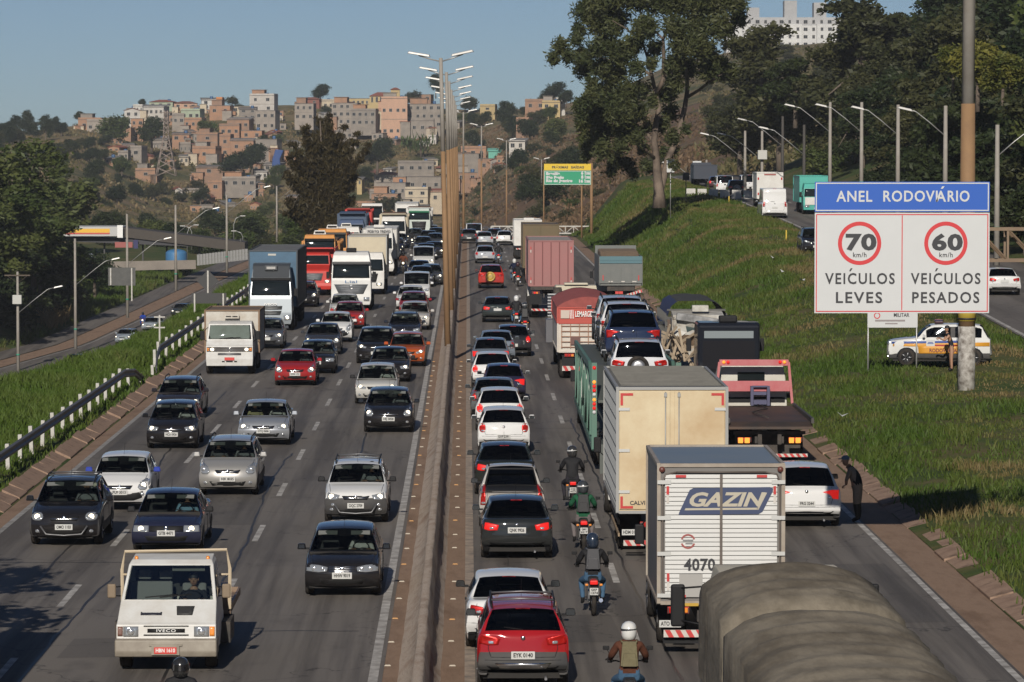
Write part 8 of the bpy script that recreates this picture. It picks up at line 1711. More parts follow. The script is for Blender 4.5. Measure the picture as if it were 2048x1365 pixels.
cab(t,rows_flat(2.72,1.15,1.5),2.0,rpaint('cab_cream',(.52,.47,.36),(.42,.37,.28),.5),2,mirror=0);MB().box(-hw-.26+2*0,.55,2.1,.22,.12,.62).build('side_mirror',BLK,t,bevel=.03);MB().box(hw+.26,.55,2.05,.24,.12,.72).build('side_mirror',BLK,t,bevel=.04);MB().tube([(hw+.2,.6,1.8),(hw-.15,.8,1.75)],.016).tube([(hw+.2,.6,2.35),(hw-.15,.8,2.4)],.016).build('mirror_arm',BLK,t)
frame_rail(t,.5,18.6);wheels(t,[1.3,7.0,8.2,14.8,16,17.2],1.2,.5)
L=9.6;t=truck('tow truck with empty flatbed and faded red head frame with lit beacons',9.25,114.5,L,back=True);FR=rpaint('frame_faded_red',(.42,.10,.11),(.48,.20,.20),.7);BD=mat('bed_plate_rust',(.055,.045,.04),.6,.4,noise=.9,nscale=.8,color2=(.12,.07,.045));hw=1.28;y1=L
MB().prism([(2.75,1.38),(y1-.4,1.34),(y1,1.22),(y1,1.14),(2.75,1.22)],-hw,hw).build('flatbed',BD,t);MB().box(-hw,(2.75+y1)/2,1.40,.08,y1-2.75,.16).box(hw,(2.75+y1)/2,1.40,.08,y1-2.75,.16).build('bed_rail',mat('rail_dark',(.05,.045,.04),.6),t)
mb=MB();yf=2.78
for s in (-1,1):mb.prism([(s*1.08,2.80),(s*1.16,2.80),(s*1.28,1.46),(s*1.20,1.46)],yf-.06,yf+.06,0,'y')
mb.build('frame_upright',FR,t);MB().box(0,yf,2.78,2.24,.13,.20).build('frame_header',FR,t,bevel=.01);MB().box(0,yf,2.02,2.32,.08,.34).build('frame_panel',FR,t,bevel=.01)
for s in (-1,1):
 MB().lathe([(.055,0),(.05,.04),(.001,.05)],(s*.98,yf+.07,2.80),'y',10).build('beacon',AMO,t);MB().lathe([(.055,0),(.05,.04),(.001,.05)],(s*.84,yf+.07,2.80),'y',10).build('beacon',BRK,t)
MB().box(-.45,2.95,1.72,.09,.3,.62).box(.08,2.95,1.72,.09,.3,.62).box(-.18,2.95,1.80,.42,.22,.10).box(-.18,3.0,1.52,.42,.3,.14).box(-.18,2.95,2.02,.5,.08,.05).build('winch',mat('winch_blue_grey',(.08,.08,.14),.6,.3),t)
cab(t,rows_flat(2.62,1.12,1.45),2.2,rpaint('cab_offwhite',(.55,.54,.48),(.42,.38,.32),.6),2,mirror=1);MB().box(.05,2.23,2.24,.88,.03,.40).build('rear_window',mat('cab_glass'),t,bevel=.012);MB().box(0,2.24,1.55,2.1,.03,.16).build('cab_crease',BLK,t)
MB().tube([(0,y1-1,1.42),(.3,6,1.42),(-.3,4.5,1.42),(-.1,3.2,1.45)],.02,0,5).build('winch_cable',GRN_DK,t)
tail_cluster(t,y1-.3,.80,xs=(.78,),n=2,lit=False);
for s in (-1,1):
 for q in (-.08,.12):MB().box(s*.78+q,y1-.27,.78,.15,.03,.16).build('lit_tail_light',AMO,t)
MB().box(.82,y1-.30,.56,.42,.012,.14).build('license_plate',PRD,t);stripes(t,-1.15,1.15,y1-.25,.32,.10,12);MB().box(-.3,y1-.5,.9,.12,.3,.5).box(.3,y1-.5,.9,.12,.3,.5).box(0,y1-.45,1.0,2.2,.08,.1).box(0,y1-1.2,.6,2.0,.2,.6).build('rear_subframe',GRN_DK,t);frame_rail(t,.5,L-.5);wheels(t,[1.2,L-2.7],1.2,.46)
x_=10.05;t=truck('black tractor cab with peeling paint on its roof and a grey rear window strip',x_,140,7,back=True);BKC=mat('cab_black',(.010,.012,.018),.5,coat=.6,spec=.05)
MB().prism([(0,.6),(.0,1.5),(.25,2.75),(.6,2.95),(2.3,2.95),(2.45,2.85),(2.45,.9)],-1.2,1.2).build('cab',BKC,t,bevel=.08);MB().box(0,2.47,2.50,1.9,.02,.28).build('rear_window',mat('rear_glass_grey',(.20,.23,.24),.3),t);MB().box(0,2.46,1.65,2.0,.03,1.2).build('cab_rear_panel',mat('panel_black',(.010,.010,.013),.6,spec=.1),t)
MB().box(.0,1.9,3.08,.7,.5,.26).build('roof_ventilator',BLK,t,bevel=.06);pk_=MB();g=random.Random(3)
for i in range(5):a=g.uniform(-.9,.9);b=g.uniform(1.0,2.0);n=9;r=g.uniform(.12,.32);pk_.quad([(a+r*(1+.5*g.random())*1.5*math.cos(q*6.283/n),b+r*.8*(.6+g.random()*.6)*math.sin(q*6.283/n),2.957) for q in range(n)])
pk_.build('peeled_paint',mat('primer_white',(.5,.5,.48),.8),t);frame_rail(t,2,6.8);wheels(t,[1.3,5.0,6.2],1.2,.5);MB().box(-.8,4.6,1.15,.7,3.2,.12).box(.8,4.6,1.15,.7,3.2,.12).build('mudguard',BLK,t)
for s in (-1,1):MB().box(s*1.42,.4,2.0,.2,.1,.5).build('side_mirror',BLK,t,bevel=.03)
x_=9.75;t=truck('wrecked white truck with crushed windscreen and torn wooden sides under a dark tarpaulin',x_,158,9.5);WR=rpaint('wreck_white',(.50,.49,.45),(.25,.22,.18),.9)
mb=MB();g=random.Random(9);nx,nz=9,9
for k in range(nz):
 for i in range(nx):
  x=-1.1+2.2*i/(nx-1);z=.9+1.65*k/(nz-1);y=.25+.5*(k/(nz-1))**2+g.uniform(-.17,.22);mb.v.append((x+g.uniform(-.07,.07),y,z+g.uniform(-.07,.07)))
for k in range(nz-1):
 for i in range(nx-1):a=k*nx+i;mb.f.append((a,a+1,a+nx+1,a+nx));mb.m.append(1 if k in (5,) and 1<i<7 else (2 if (k in (2,3) and i<4) else 0));mb.sm.append(False)
mb.box(0,1.5,2.58,2.15,1.5,.16,rot=Matrix.Rotation(.08,3,'X')).box(-1.08,1.5,1.7,.06,1.4,1.5).box(1.08,1.5,1.7,.06,1.4,1.5);mb.build('crushed_cab',[WR,mat('broken_glass',(.05,.07,.07),.2,coat=.5),mat('torn_brown',(.16,.11,.07),.9,noise=.7)],t)
MB().box(.0,.55,2.42,1.9,.35,.30,rot=Matrix.Rotation(.15,3,'Y')).build('bent_visor',mat('visor_grey',(.13,.13,.13),.6,noise=.8,color2=(.4,.4,.4)),t,bevel=.03);MB().box(.1,1.2,2.86,.7,.4,.28).build('roof_ventilator',WR,t,bevel=.04)
pl=MB().box(0,0,0,.10,.04,1.5)
plm=pl.mesh('broken_plank',mat('plank_pale',(.38,.30,.21),.9,noise=.6),0)
for i in range(26):o=add('broken_plank',plm,t,(g.uniform(-1.7,-.3),g.uniform(-.9,.4),g.uniform(.6,1.9)));o.rotation_euler=(g.uniform(-.5,.5),g.uniform(-1.3,1.3),g.uniform(-1,1));o.scale=(1,1,g.uniform(.4,1.1))
for s in (-1,1):
 bdm=MB().box(s*1.25,5.8,0,.05,7.0,.20).mesh('side_board',rpaint('board_grey',(.22,.19,.15),(.13,.11,.09),.7),0)
 for k in range(6):add('side_board',bdm,t,(0,0,1.2+k*.24))
 stm=MB().box(s*1.30,0,1.85,.06,.12,1.5).mesh('stake',rpaint('board_grey',(.22,.19,.15),(.13,.11,.09),.7),0)
 for k in range(8):add('stake',stm,t,(0,2.4+k*.95,0))
MB().box(0,2.3,2.4,2.5,.06,.12).box(0,2.3,2.75,2.5,.06,.08).build('headboard',rpaint('board_grey',(.22,.19,.15),(.13,.11,.09),.7),t)
tb=MB();ys=[2.4+.5*i for i in range(15)];n=11
for y in ys:
 for j in range(n):
  a=-1+2*j/(n-1);zz=3.15-.75*abs(a)**5+g.uniform(-.03,.03);
  if j in (0,n-1):zz=2.1 if a<0 else 2.5
  tb.v.append((a*1.34,y,zz))
for i in range(len(ys)-1):
 for j in range(n-1):k=i*n+j;tb.f.append((k,k+1,k+n+1,k+n));tb.m.append(1 if j<2 else 0);tb.sm.append(True)
tb.build('tarpaulin',[mat('tarp_black',(.04,.04,.038),.8,noise=.5),mat('tarp_dark_blue',(.02,.03,.09),.7,noise=.6)],t);frame_rail(t,.5,9.3);wheels(t,[1.1,7.0],1.2,.5)
GNC=rpaint('carrier_green',(.07,.16,.12),(.10,.17,.13),.8);L=21;x_=5.05;t=truck('green car carrier trailer loaded with sports utility cars on its upper deck',x_,112.5,L,back=True);hw=1.28;mb=MB();y1=L
for s in (-1,1):
 mb.prism([(2.5,3.0),(y1-3.4,3.15),(y1-.15,2.25),(y1-.15,2.10),(y1-3.4,2.95),(2.5,2.8)],s*hw-.05,s*hw+.05);mb.prism([(2.5,1.05),(y1,.85),(y1,.65),(2.5,.85)],s*hw-.05,s*hw+.05)
 for k in range(8):y=lerp(2.7,y1-.2,k/7);top=interp(y,[(2.5,2.9),(y1-3.4,3.05),(y1,2.15)]);mb.box(s*hw,y,(top+.9)/2,.06,.10,top-.95)
 for k in range(5):a=lerp(3.5,y1-1,k/5);mb.tube([(s*hw,a,.95),(s*hw,a+1.6,2.4)],.04,0,5)
mb.build('side_frame',GNC,t)
for s in (-1,1):MB().box(s*(hw-.02),y1+.02,2.0,.16,.14,2.6).build('rear_post',GNC,t)
for s in (-1,1):
 for i,m in enumerate((BRK,AMO,BRK,BRK,mat('lamp_clear',(.6,.6,.6),.2,coat=1),AMO,BRK,BRK,mat('lamp_clear',(.6,.6,.6),.2,coat=1))):
  z=(3.15 if i==0 else 2.72-(i-1)*.125-(.03 if i>4 else 0));MB().lathe([(.055,0),(.05,.03),(.001,.04)],(s*(hw-.02),y1+.09,z),'y',10).build('post_lamp',m,t)
DKM=mat('deck_mesh',(.09,.10,.09),.6,.3)
for s in (-1,1):MB().prism([(2.5,2.86),(y1-3.4,3.02),(y1-.2,2.16),(y1-.2,2.08),(y1-3.4,2.92),(2.5,2.76)],s*.85-.28,s*.85+.28).build('deck_track',DKM,t);MB().prism([(2.5,1.0),(y1,.84),(y1,.76),(2.5,.9)],s*.85-.28,s*.85+.28).build('deck_track',DKM,t)
MB().box(.85,y1+.25,.42,.5,.2,.9).build('loading_ramp',DKM,t);wheels(t,[1.2,L-5.5,L-4.2,L-2.9],1.2,.45);frame_rail(t,.5,4);cab(t,rows_flat(2.5,1.1,1.4),1.9,GRW,2)
for yb,zb_,c,lab,tilt,tx in ((.55,2.32,(.60,.61,.63),'white sports utility car with spare wheel, rearmost on the car carrier',0,'spare'),(5.0,2.98,(.015,.025,.06),'dark blue sports utility car second on the car carrier',0,'suv'),(9.4,3.06,(.62,.62,.62),'white sports utility car third on the car carrier',0,'suv'),(13.8,3.08,(.42,.45,.48),'silver sports utility car fourth on the car carrier',0,'suv')):
 car(lab,tx,c,5.18,112.5+yb,back=True,z=zb_,tilt=.0 if yb>1 else .0)
car('silver hatchback on the lower deck of the car carrier','hatch',(.4,.4,.42),5.15,116,back=True,z=.88)
L=13;x_=5.05;t=truck('red and white grain truck with LEMARGE lettering and arched red cover',x_,157,L,back=True);RW=rpaint('grain_red',(.42,.06,.04),(.34,.07,.05),.6);WW=rpaint('grain_white',(.58,.54,.48),(.42,.36,.30),.7);hw=1.28;y1=L
van_box(t,2.6,y1,hw,1.15,2.35,WW,WW,WW,WW,WW);van_box(t,2.6,y1+.01,hw+.01,2.352,3.0,RW,RW,RW,RW,RW,name='upper_boards')
mb=MB();
for i in range(24):
 y=lerp(2.6,y1+.05,i/23)
 for j in range(9):a=-1+j/4;mb.v.append((a*1.33,y,3.02+.42*(1-abs(a)**2.2)*(1-.0)+g.uniform(-.015,.015)))
for i in range(23):
 for j in range(8):k=i*9+j;mb.f.append((k,k+1,k+10,k+9));mb.m.append(0);mb.sm.append(True)
mb.f.append(tuple(range(9)));mb.m.append(0);mb.sm.append(False);mb.f.append(tuple(23*9+j for j in range(9)));mb.m.append(0);mb.sm.append(False);mb.build('arched_cover',mat('cover_red',(.30,.07,.06),.8,noise=.6),t)
lettering('LEMARGE',.33,WHT,t,(.21,y1+.075,2.72),'rear',fit=.70,bold=.006)
for k in range(3):MB().prism([(.62+k*.06,2.54),(.645+k*.06,2.54),(.665+k*.06,2.90),(.64+k*.06,2.90)],y1+.05,y1+.06,0,'y').build('stripe_print',WHT,t)
MB().box(.98,y1+.055,2.72,.36,.01,.34).build('printed_panel',mat('print_cream',(.5,.42,.36),.6),t);gr_=MB()
for k in range(5):gr_.box(0,y1+.06,1.35+k*.22,2.3,.03,.03)
for k in range(7):gr_.box(-1.1+k*.37,y1+.07,1.8,.03,.03,1.0)
gr_.build('tailgate_bars',mat('bar_rust',(.30,.16,.10),.7),t);MB().box(.55,y1+.09,1.62,.4,.02,.34).build('hatch',mat('hatch_brown',(.14,.07,.06),.7),t);tail_cluster(t,y1,1.0,xs=(.8,),n=3,lit=False);stripes(t,-1.1,1.1,y1,.45,.2,8);MB().box(.85,y1-.1,.75,.5,.05,.5).build('mudflap',BLK,t);frame_rail(t,.5,L);wheels(t,[1.2,9.5,10.8,12.0],1.2,.5)
cab(t,rows_flat(2.5,1.1,1.4),2.0,GRW,2);MB().box(1.45,-.0+4,1.6,.3,1.2,1.0).build('side_tank',mat('tank_smoke',(.12,.12,.13),.4,.4),t)
x_=5.5;t=truck('cream roofed truck with a rack of steel bars, ahead of the grain truck',x_,184,9,back=True);CC=rpaint('cab_cream',(.52,.47,.36),(.42,.37,.28),.5);cab(t,rows_flat(2.60,1.15,1.5),2.3,CC,2,mirror=0);MB().box(0,2.0,2.72,1.2,.9,.1).build('roof_hatch',CC,t,bevel=.03);ld=MB()
for k in range(9):ld.box(1.15,7.5,1.2+k*.15,.8,.12,.07)
ld.build('steel_rack',mat('rack_chrome',(.4,.4,.4),.4,.6),t)['kind']='stuff';MB().tube([(.95,2.5,1.0),(.95,2.5,2.55)],.22,0,10).build('air_filter',GRN_DK,t);frame_rail(t,.5,8.8);wheels(t,[1.2,6,7.4],1.2,.5)
L=12.5;x_=4.68;t=truck('container truck with a faded pinkish red ribbed rear wall',x_,211,L,back=True);PKC=rpaint('container_pink',(.30,.12,.115),(.25,.12,.11),.7,sc_=.5);hw=1.24;z0,z1,y1=1.85,4.36,L;van_box(t,2.6,y1,hw,z0,z1,PKC,PKC,PKC,mat('container_roof',(.30,.27,.25),.8,noise=.4),PKC);rb2=MB()
for k in range(5):rb2.box(-.95+k*.475,y1+.03,(z0+z1)/2,.05,.04,z1-z0-.12)
rb2.build('door_ribs',mat('rib_dark_red',(.16,.05,.05),.7),t)
for s in (-1,1):refl(t,y1+.0,s*1.13,z1-.4);refl(t,y1,s*1.13,z0+.4)
tail_cluster(t,y1-.1,1.45,xs=(.85,),n=2,lit=True);MB().box(.85,y1-.1,1.1,.7,.05,.6).build('mudflap',BLK,t);frame_rail(t,.5,L,z=1.3);MB().box(0,y1-1,1.72,2.3,2.0,.2).build('bed_frame',GRN_DK,t);stripes(t,-1.1,1.1,y1,.5,.12,8);wheels(t,[1.3,5,9.5,10.8],1.22,.5);cab(t,rows_flat(2.9,1.15,1.5),2.0,GRW,2)
L=11;x_=5.15;t=truck('tall olive brown covered truck with faint lettering ahead of the container',x_,264,L,back=True);OL=rpaint('cover_olive',(.10,.075,.03),(.15,.085,.035),.8,sc_=.6);van_box(t,2.5,L,1.25,1.1,4.1,OL,OL,OL,OL,OL);rear_doors(t,L,1.25,1.1,4.1,OL,0,rods=False);MB().box(.6,L+.05,3.25,.7,.01,.12).box(-.55,L+.05,3.25,.5,.01,.12).build('faded_print',mat('print_faint',(.26,.22,.13),.7),t);MB().box(.9,L-.3,.85,.4,.3,.5).build('rear_step',mat('step_tan',(.35,.25,.13),.7),t);frame_rail(t,.5,L);wheels(t,[1.2,8,9.3],1.2,.5);cab(t,rows_flat(2.6,1.15,1.5),2.0,GRW,2)
L=9;x_=5.1;t=truck('white box truck beyond the olive covered truck',x_,318,L,back=True);van_box(t,2.3,L,1.15,1.2,3.3,GRW,GRW,GRW,GRW,GRW);MB().box(-.1,L-1,3.4,.9,.6,.2).build('roof_unit',GRW,t,bevel=.04);stripes(t,-1,1,L,.9,.12,7);frame_rail(t,.5,L);wheels(t,[1.2,7],1.15,.48);MB().box(.6,L-.2,.6,1.0,.06,.5).build('mudflap',BLK,t);cab(t,rows_flat(2.5,1.1,1.4),1.9,GRW,2)
L=10.5;x_=9.05;t=truck('grey and teal tipper truck stopped on the right with a hanging striped bumper',x_,222,L,back=True);GT=rpaint('tipper_grey',(.12,.13,.125),(.16,.16,.15),.6);TL_=rpaint('tipper_teal',(.07,.16,.19),(.08,.14,.16),.5);hw=1.25;y1=L;mb=MB()
for s in (-1,1):mb.box(s*hw,6.4,2.3,.08,8.0,1.7)
mb.box(0,y1-.06,2.15,2*hw,.08,1.15).box(0,6.4,1.5,2*hw,8.0,.12).box(0,2.5,2.5,2*hw,.08,2.2);mb.build('dump_body',GT,t);MB().box(0,y1-.05,2.96,2*hw,.1,.42).box(0,y1+.01,2.93,2*hw,.02,.03).build('tailboard_top',TL_,t)
MB().prism([(2.6,2.7),(4.0,3.45),(8.0,3.4),(10.2,3.0),(10.2,2.4),(2.6,2.4)],-1.15,1.15).build('load',mat('load_tan',(.20,.14,.09),.95,noise=.6),t,bevel=.1)
for s in (-1,1):MB().box(s*1.05,y1,1.9,.06,.01,.3).build('reflector_strip',STRIPE_R,t)
for k in range(3):MB().box(-.8+.7*k,y1+.0,1.68,.26,.01,.06).build('reflector_strip',STRIPE_W,t)
for k in (-.62,0,.62):MB().box(k,y1+.0,2.15,.05,.05,1.1).build('tailgate_rib',GT,t)
sb=bpy.data.objects.new('hanging_bumper',None);col.objects.link(sb);sb.parent=t;sb.location=(-.25,y1-.1,.82);sb.rotation_euler=(0,.30,0);m_=MB();m_.box(0,0,0,2.1,.06,.16,1)
for i in range(12):m_.box(-1.0+i*.18,.035,0,.08,.01,.16,0)
m_.build('striped_bar',[STRIPE_R,STRIPE_W],sb);MB().box(.1,y1-.1,1.02,.45,.02,.15).build('license_plate',PRD,t);MB().box(0,y1-.4,1.25,1.6,.4,.25).build('rear_subframe',GRN_DK,t);frame_rail(t,.5,L-.5);wheels(t,[1.2,7.5,8.8],1.2,.5);cab(t,rows_flat(2.7,1.2,1.5),2.2,GRW,2)
t=thing('traffic_cone','orange traffic cone on the road at the corner of the grey tipper','traffic cone',(7.65,221,.01));MB().lathe([(.2,0),(.2,.03),(.14,.04),(.10,.3,1),(.07,.5,0),(.03,.7),(.001,.7)],(0,0,0),'z',12).build('cone',[mat('cone_orange',(.65,.14,.03),.5),WHT],t)
# ------ side road traffic
def up(label,t,c,u,v,d,back=True,**k):x=px(u,d);return car(label,t,c,x,d,back=back,z=zr(d)+.035-zc(d),**k)
up('white panel van on the side road, nearest behind the blue sign header','bigvan',W_,1550,428,296)
d=322;x=px(1540,d);t=truck('white high box ambulance van ahead of the nearest side road van',x,d,6.5,back=True,z=zr(d)-zc(d));van_box(t,1.8,6.5,1.1,.8,3.0,GRW,GRW,GRW,GRW,GRW)
for s in (-1,1):
 for z in (1.2,2.5):MB().box(s*1.0,6.53,z,.12,.02,.2).build('tail_light',RED,t)
MB().box(0,6.53,2.85,1.0,.01,.12).build('red_print',mat('emblem_red',(.3,.08,.07),.6),t);frame_rail(t,.5,6.3,z=.6);wheels(t,[1.1,5.2],1.0,.38);cab(t,rows_flat(2.3,1.0,1.3),1.7,GRW,2)
up('dark off road car with a spare wheel between white vans on the side road','spare',(.03,.03,.035),1475,397,352,spare=mat('cover_grey',(.4,.4,.4),.5,noise=.9,color2=(.03,.03,.03)))
up('white van left of the dark off road car on the side road','van',W_,1450,393,362);up('white van right of the dark off road car on the side road','van',(.60,.60,.60),1499,392,366);up('small red lamped dark car at the end of the side road queue','hatch',(.05,.02,.02),1434,391,378,brake=True)
d=392;x=px(1411,d);t=truck('dark blue truck at the far end of the side road queue',x,d,8,back=True,z=zr(d)-zc(d));DB=rpaint('truck_dark_blue',(.02,.03,.05),(.03,.03,.04),.5);van_box(t,2.2,8,1.2,.9,2.3,DB,DB,DB,DB,DB);MB().box(.5,1.5,2.6,.9,.3,.2).build('light_bar',SGN,t);cab(t,rows_flat(2.5,1.1,1.4),1.9,DB,2,mirror=0);wheels(t,[1.1,6],1.1,.46)
d=305;x=px(1634,d);t=truck('turquoise truck coming down the side road behind the speed sign',x,d,8,z=zr(d)-zc(d));TQ=rpaint('truck_turquoise',(.06,.36,.30),(.06,.28,.24),.5);cab(t,rows_flat(2.5,1.1,1.4),1.8,TQ,2,[([(-.7,1.35),(.7,1.35),(.6,.8),(-.6,.8)],BLK,3)],[[(.6,.78),(1.0,.78),(1.0,.6),(.6,.6)]],0,(.5,False));van_box(t,2.0,8,1.2,1.0,3.1,TQ,TQ,TQ,TQ,TQ);MB().box(0,-.02,1.1,1.9,.05,.6).build('white_front_panel',GRW,t);frame_rail(t,.5,7.8);wheels(t,[1.1,6.3],1.1,.46)
up('black pickup on the side road just left of the speed sign edge','suv',K_,1634,500,236,back=False)
t=thing('stake_side_trailer','pale post and board edge of a parked trailer half hidden left of the speed sign','trailer',(px(1632,195),195,right_z(px(1632,195),195)));MB().box(0,0,1.3,.12,.1,2.4).box(.3,0,1.3,.1,.1,2.4).build('stake',mat('plank_pale',(.38,.30,.21),.9),t);MB().box(.9,0,1.6,1.6,.06,1.5).build('board',GRN_DK,t)
x_,d=px(2012,192),192;car('white saloon with wide tail lamps on the side road right of the speed sign','sedan',W_,x_,d,back=True,z=zr(d)+.035-zc(d),mirror=BLK,rz=0)
t=truck('dark stake sided truck cut off by the right edge of the picture',30.2,168,8,z=zr(168)-zc(168));cab(t,rows_flat(2.5,1.1,1.4),1.8,DB,2,[([(-.7,1.35),(.7,1.35),(.6,.8),(-.6,.8)],mat('grille_grey',(.10,.11,.12),.5),3)],[[(.6,.78),(1.0,.78),(1.0,.6),(.6,.6)]],0);van_box(t,2.0,8,1.2,1.0,2.4,GRN_DK,GRN_DK,GRN_DK,GRN_DK);wheels(t,[1.1,6.3],1.1,.46)
# ------ police off road car, seen from its side
def police():
 d=151;xx=px(1880,d);t=thing('police_car','white, blue and yellow police off road car lettered RODOVIARIA, parked on the grass','police car',(xx,d,right_z(xx,d)+.06),-math.pi/2-.10)
 p=dict(CARS['suv'],L=4.23,H=1.69,nz=.98,cz=1.14,gz=1.14,cy=1.12,fy=1.72,ry=3.75,gy=4.08,nose=.08,clad=1,cladj=2,rails=0,tl='rect',hl='round');CARS['police']=p;T=car_parts('police');bvh=T['bvh'];t.location.y=d;pm=paint((.62,.62,.60))
 off=bpy.data.objects.new('body_shell',None)
 for it in T['parts']:
  if it[0] in ('front_plate','rear_plate'):continue
  nm,me,role,kids=it;o=add(nm,me,t,over={0:pm} if role=='paint' else None)
  o.location=(0,-2.1,0)
  for k in kids:
   if k[2]=='bulb':add(k[0],k[1],o,over={0:LMP})
   else:add(k[0],k[1],o)
 for y in (.80,4.23-.78):
  for sx in (-1,1):add_wheel(t,sx*(.885-.08),y-2.1,.345,.22,'dark')
 YL_=mat('police_yellow',(.60,.28,.03),.4,coat=.5);BL_=mat('police_blue',(.03,.07,.28),.4,coat=.5);RD_=mat('police_red',(.35,.03,.03),.4)
 for side,s in (('left',-1),('right',1)):
  for pol,m,nm in (([(.25,.88),(4.1,.96),(4.1,.80),(.25,.78)],YL_,'yellow_band'),([(1.25,.80),(3.2,.80),(3.1,.50),(1.28,.50)],YL_,'yellow_door_panel'),([(.20,.97),(4.12,1.06),(4.12,.965),(.20,.885)],BL_,'blue_band'),([(1.6,.86),(2.9,.86),(2.75,.80),(1.6,.80)],RD_,'red_flash')):
   o=patch(bvh,dens(pol,6),side,.010 if m is not RD_ else .016,3,th=.004).build(nm,m,t);o.location=(0,-2.1,0)
  for ya,yb in ((1.75,2.55),(2.75,3.6)):o=patch(bvh,dens([(ya,1.22),(ya+.12,1.55),(yb,1.55),(yb,1.22)],3),side,.014,3,th=.004).build('side_window_pane',DGLASS,t);o.location=(0,-2.1,0)
  h=bvh.ray_cast(Vector((s*5,2.2,.62)),Vector((-s,0,0)))[0];o=lettering('RODOVI\u00c1RIA',.2,mat('police_brown',(.15,.03,.03),.5),t,(h.x+s*.018,.15,.62),fit=1.1,bold=.006);o.rotation_euler=(math.pi/2,0,-math.pi/2 if s<0 else math.pi/2)
  h=bvh.ray_cast(Vector((s*5,1.7,.98)),Vector((-s,0,0)))[0];MB().box(h.x+s*.018,-.35,.93,.008,.34,.26).box(h.x+s*.021,-.35,.95,.008,.2,.03,1).box(h.x+s*.021,-.35,.90,.008,.24,.03,1).build('door_crest',[SGN,BL_],t)
 MB().box(0,.0,1.74,1.1,.34,.10).box(-.45,.0,1.745,.16,.36,.11,1).build('light_bar',[mat('lightbar_dark',(.05,.02,.03),.3),mat('lightbar_red',(.5,.1,.2),.3,emit=(1,.3,.5),es=1.2)],t,bevel=.03)
police()
t=thing('person','person in light clothes standing behind the police car, mostly hidden by the mast','person',(px(1906,148.4),148.4,right_z(px(1906,148.4),148.4)),math.pi/2)
J=[(0,0,.92,.15,.11),(0,.02,1.15,.15,.11),(.0,.12,1.40,.18,.11),(0,.18,1.50,.08,.08),(0,.2,1.56,.05,.05)];E=[(0,1),(1,2),(2,3),(3,4)];sm=[0,0,0,2]
for s in (-1,1):
 n=len(J);J+=[(s*.19,.12,1.42,.06,.06),(s*.22,.3,1.22,.045,.045),(s*.2,.48,1.3,.032,.032)];E+=[(2,n),(n,n+1),(n+1,n+2)];sm+=[0,2,2]
 n=len(J);J+=[(s*.1,0,.85,.1,.1),(s*.1,.02,.5,.065,.065),(s*.1,0,.1,.045,.045),(s*.1,.13,.045,.045,.03)];E+=[(0,n),(n,n+1),(n+1,n+2),(n+2,n+3)];sm+=[1,1,1,3]
add('body',body_mesh('lean',J,E,sm,[SH_K,SKIN,SKIN,BLK]),t);head_part(t,(0,.2,1.68),.11,1,hair=INK)
for s in (-1,1):add('hand',hand_mesh('gl'),t,(s*.2,.47,1.3),over={0:SKIN})
x_,d=px(1716,97.6),97.6;t=thing('person','policeman in dark vest, khaki trousers and blue cap bending towards the white crossover','person',(x_,d,.015),math.radians(75));KH=cloth('khaki_uniform',(.26,.21,.16));VS=cloth('vest_black',(.018,.018,.02));SHT=cloth('shirt_khaki',(.24,.19,.15))
J=[(0,-.05,.93,.19,.15),(0,.0,1.12,.19,.165),(0,.12,1.34,.22,.175),(0,.2,1.44,.09,.085),(0,.24,1.49,.055,.055)];E=[(0,1),(1,2),(2,3),(3,4)];sm=[0,0,0,3]
n=len(J);J+=[(.22,.13,1.38,.07,.07),(.36,-.02,1.17,.05,.05),(.2,.06,.98,.036,.036)];E+=[(2,n),(n,n+1),(n+1,n+2)];sm+=[2,2,3]
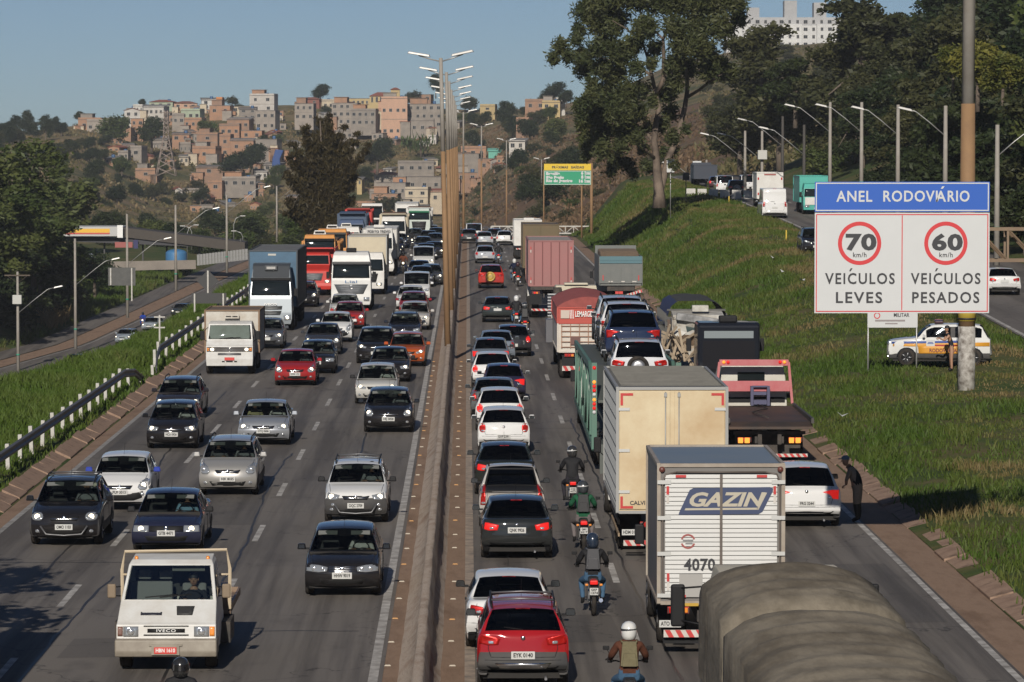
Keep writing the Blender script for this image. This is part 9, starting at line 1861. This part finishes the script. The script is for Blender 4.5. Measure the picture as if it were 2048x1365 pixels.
n=len(J);J+=[(-.22,.13,1.38,.07,.07),(-.26,.22,1.12,.05,.05),(-.12,.25,.98,.036,.036)];E+=[(2,n),(n,n+1),(n+1,n+2)];sm+=[2,2,3]
for s in (-1,1):n=len(J);J+=[(s*.11,-.04,.84,.13,.13),(s*.12,-.02,.48,.095,.10),(s*.12,-.05,.28,.08,.08),(s*.12,-.05,.10,.055,.055),(s*.12,.10,.05,.055,.04)];E+=[(0,n),(n,n+1),(n+1,n+2),(n+2,n+3),(n+3,n+4)];sm+=[1,1,4,4,4]
add('body',body_mesh('police',J,E,sm,[VS,KH,SHT,SKIN,BLK]),t);head_part(t,(0,.29,1.60),.112,1,cap=cloth('cap_blue',(.13,.18,.24)))
for sx,y in ((.2,.06),(-.12,.25)):o=add('hand',hand_mesh('gl'),t,(sx,y,.98),over={0:SKIN});o.rotation_euler=(-.4,0,0)
g=random.Random(4);lt=MB().quad([(-.12,-.1,.05),(.14,-.06,.10),(.1,.12,.06),(-.1,.1,.14)]);m_=MB();m_.quad([(-.12,-.1,.05),(.14,-.06,.12),(.1,.12,.06),(-.1,.1,.16)]);lm_=m_.mesh('litter',mat('litter_white',(.6,.6,.58),.7),0)
for i,(u,d,lab) in enumerate(((1688,128,'white scrap of litter in the grass right of the black cab'),(1568,215,'white scrap of litter high on the bank left of the speed sign'),(1606,205,'second white scrap of litter near the speed sign edge'),(1548,230,'small pale scrap of litter on the upper bank'))):
 x=px(u,d);o=add('litter',lm_,None,(x,d,right_z(x,d)+.18),g.uniform(0,3));o.scale=(1.5,)*3;tag(o,lab,'litter')
 # ------ air
hz=MB().box(0,975,32,2400,2050,116).build('haze',None,None)
hm=bpy.data.materials.new('haze_air');hm.use_nodes=True;nt=hm.node_tree;nt.nodes.clear();v=nt.nodes.new('ShaderNodeVolumePrincipled');v.inputs['Color'].default_value=(.93,.96,1,1);v.inputs['Density'].default_value=.00015;v.inputs['Anisotropy'].default_value=.2;oo=nt.nodes.new('ShaderNodeOutputMaterial');nt.links.new(v.outputs[0],oo.inputs['Volume'])
hz.data.materials.clear();hz.data.materials.append(hm);hz['kind']='stuff';hz['label']='thin haze over the valley and the far hills'
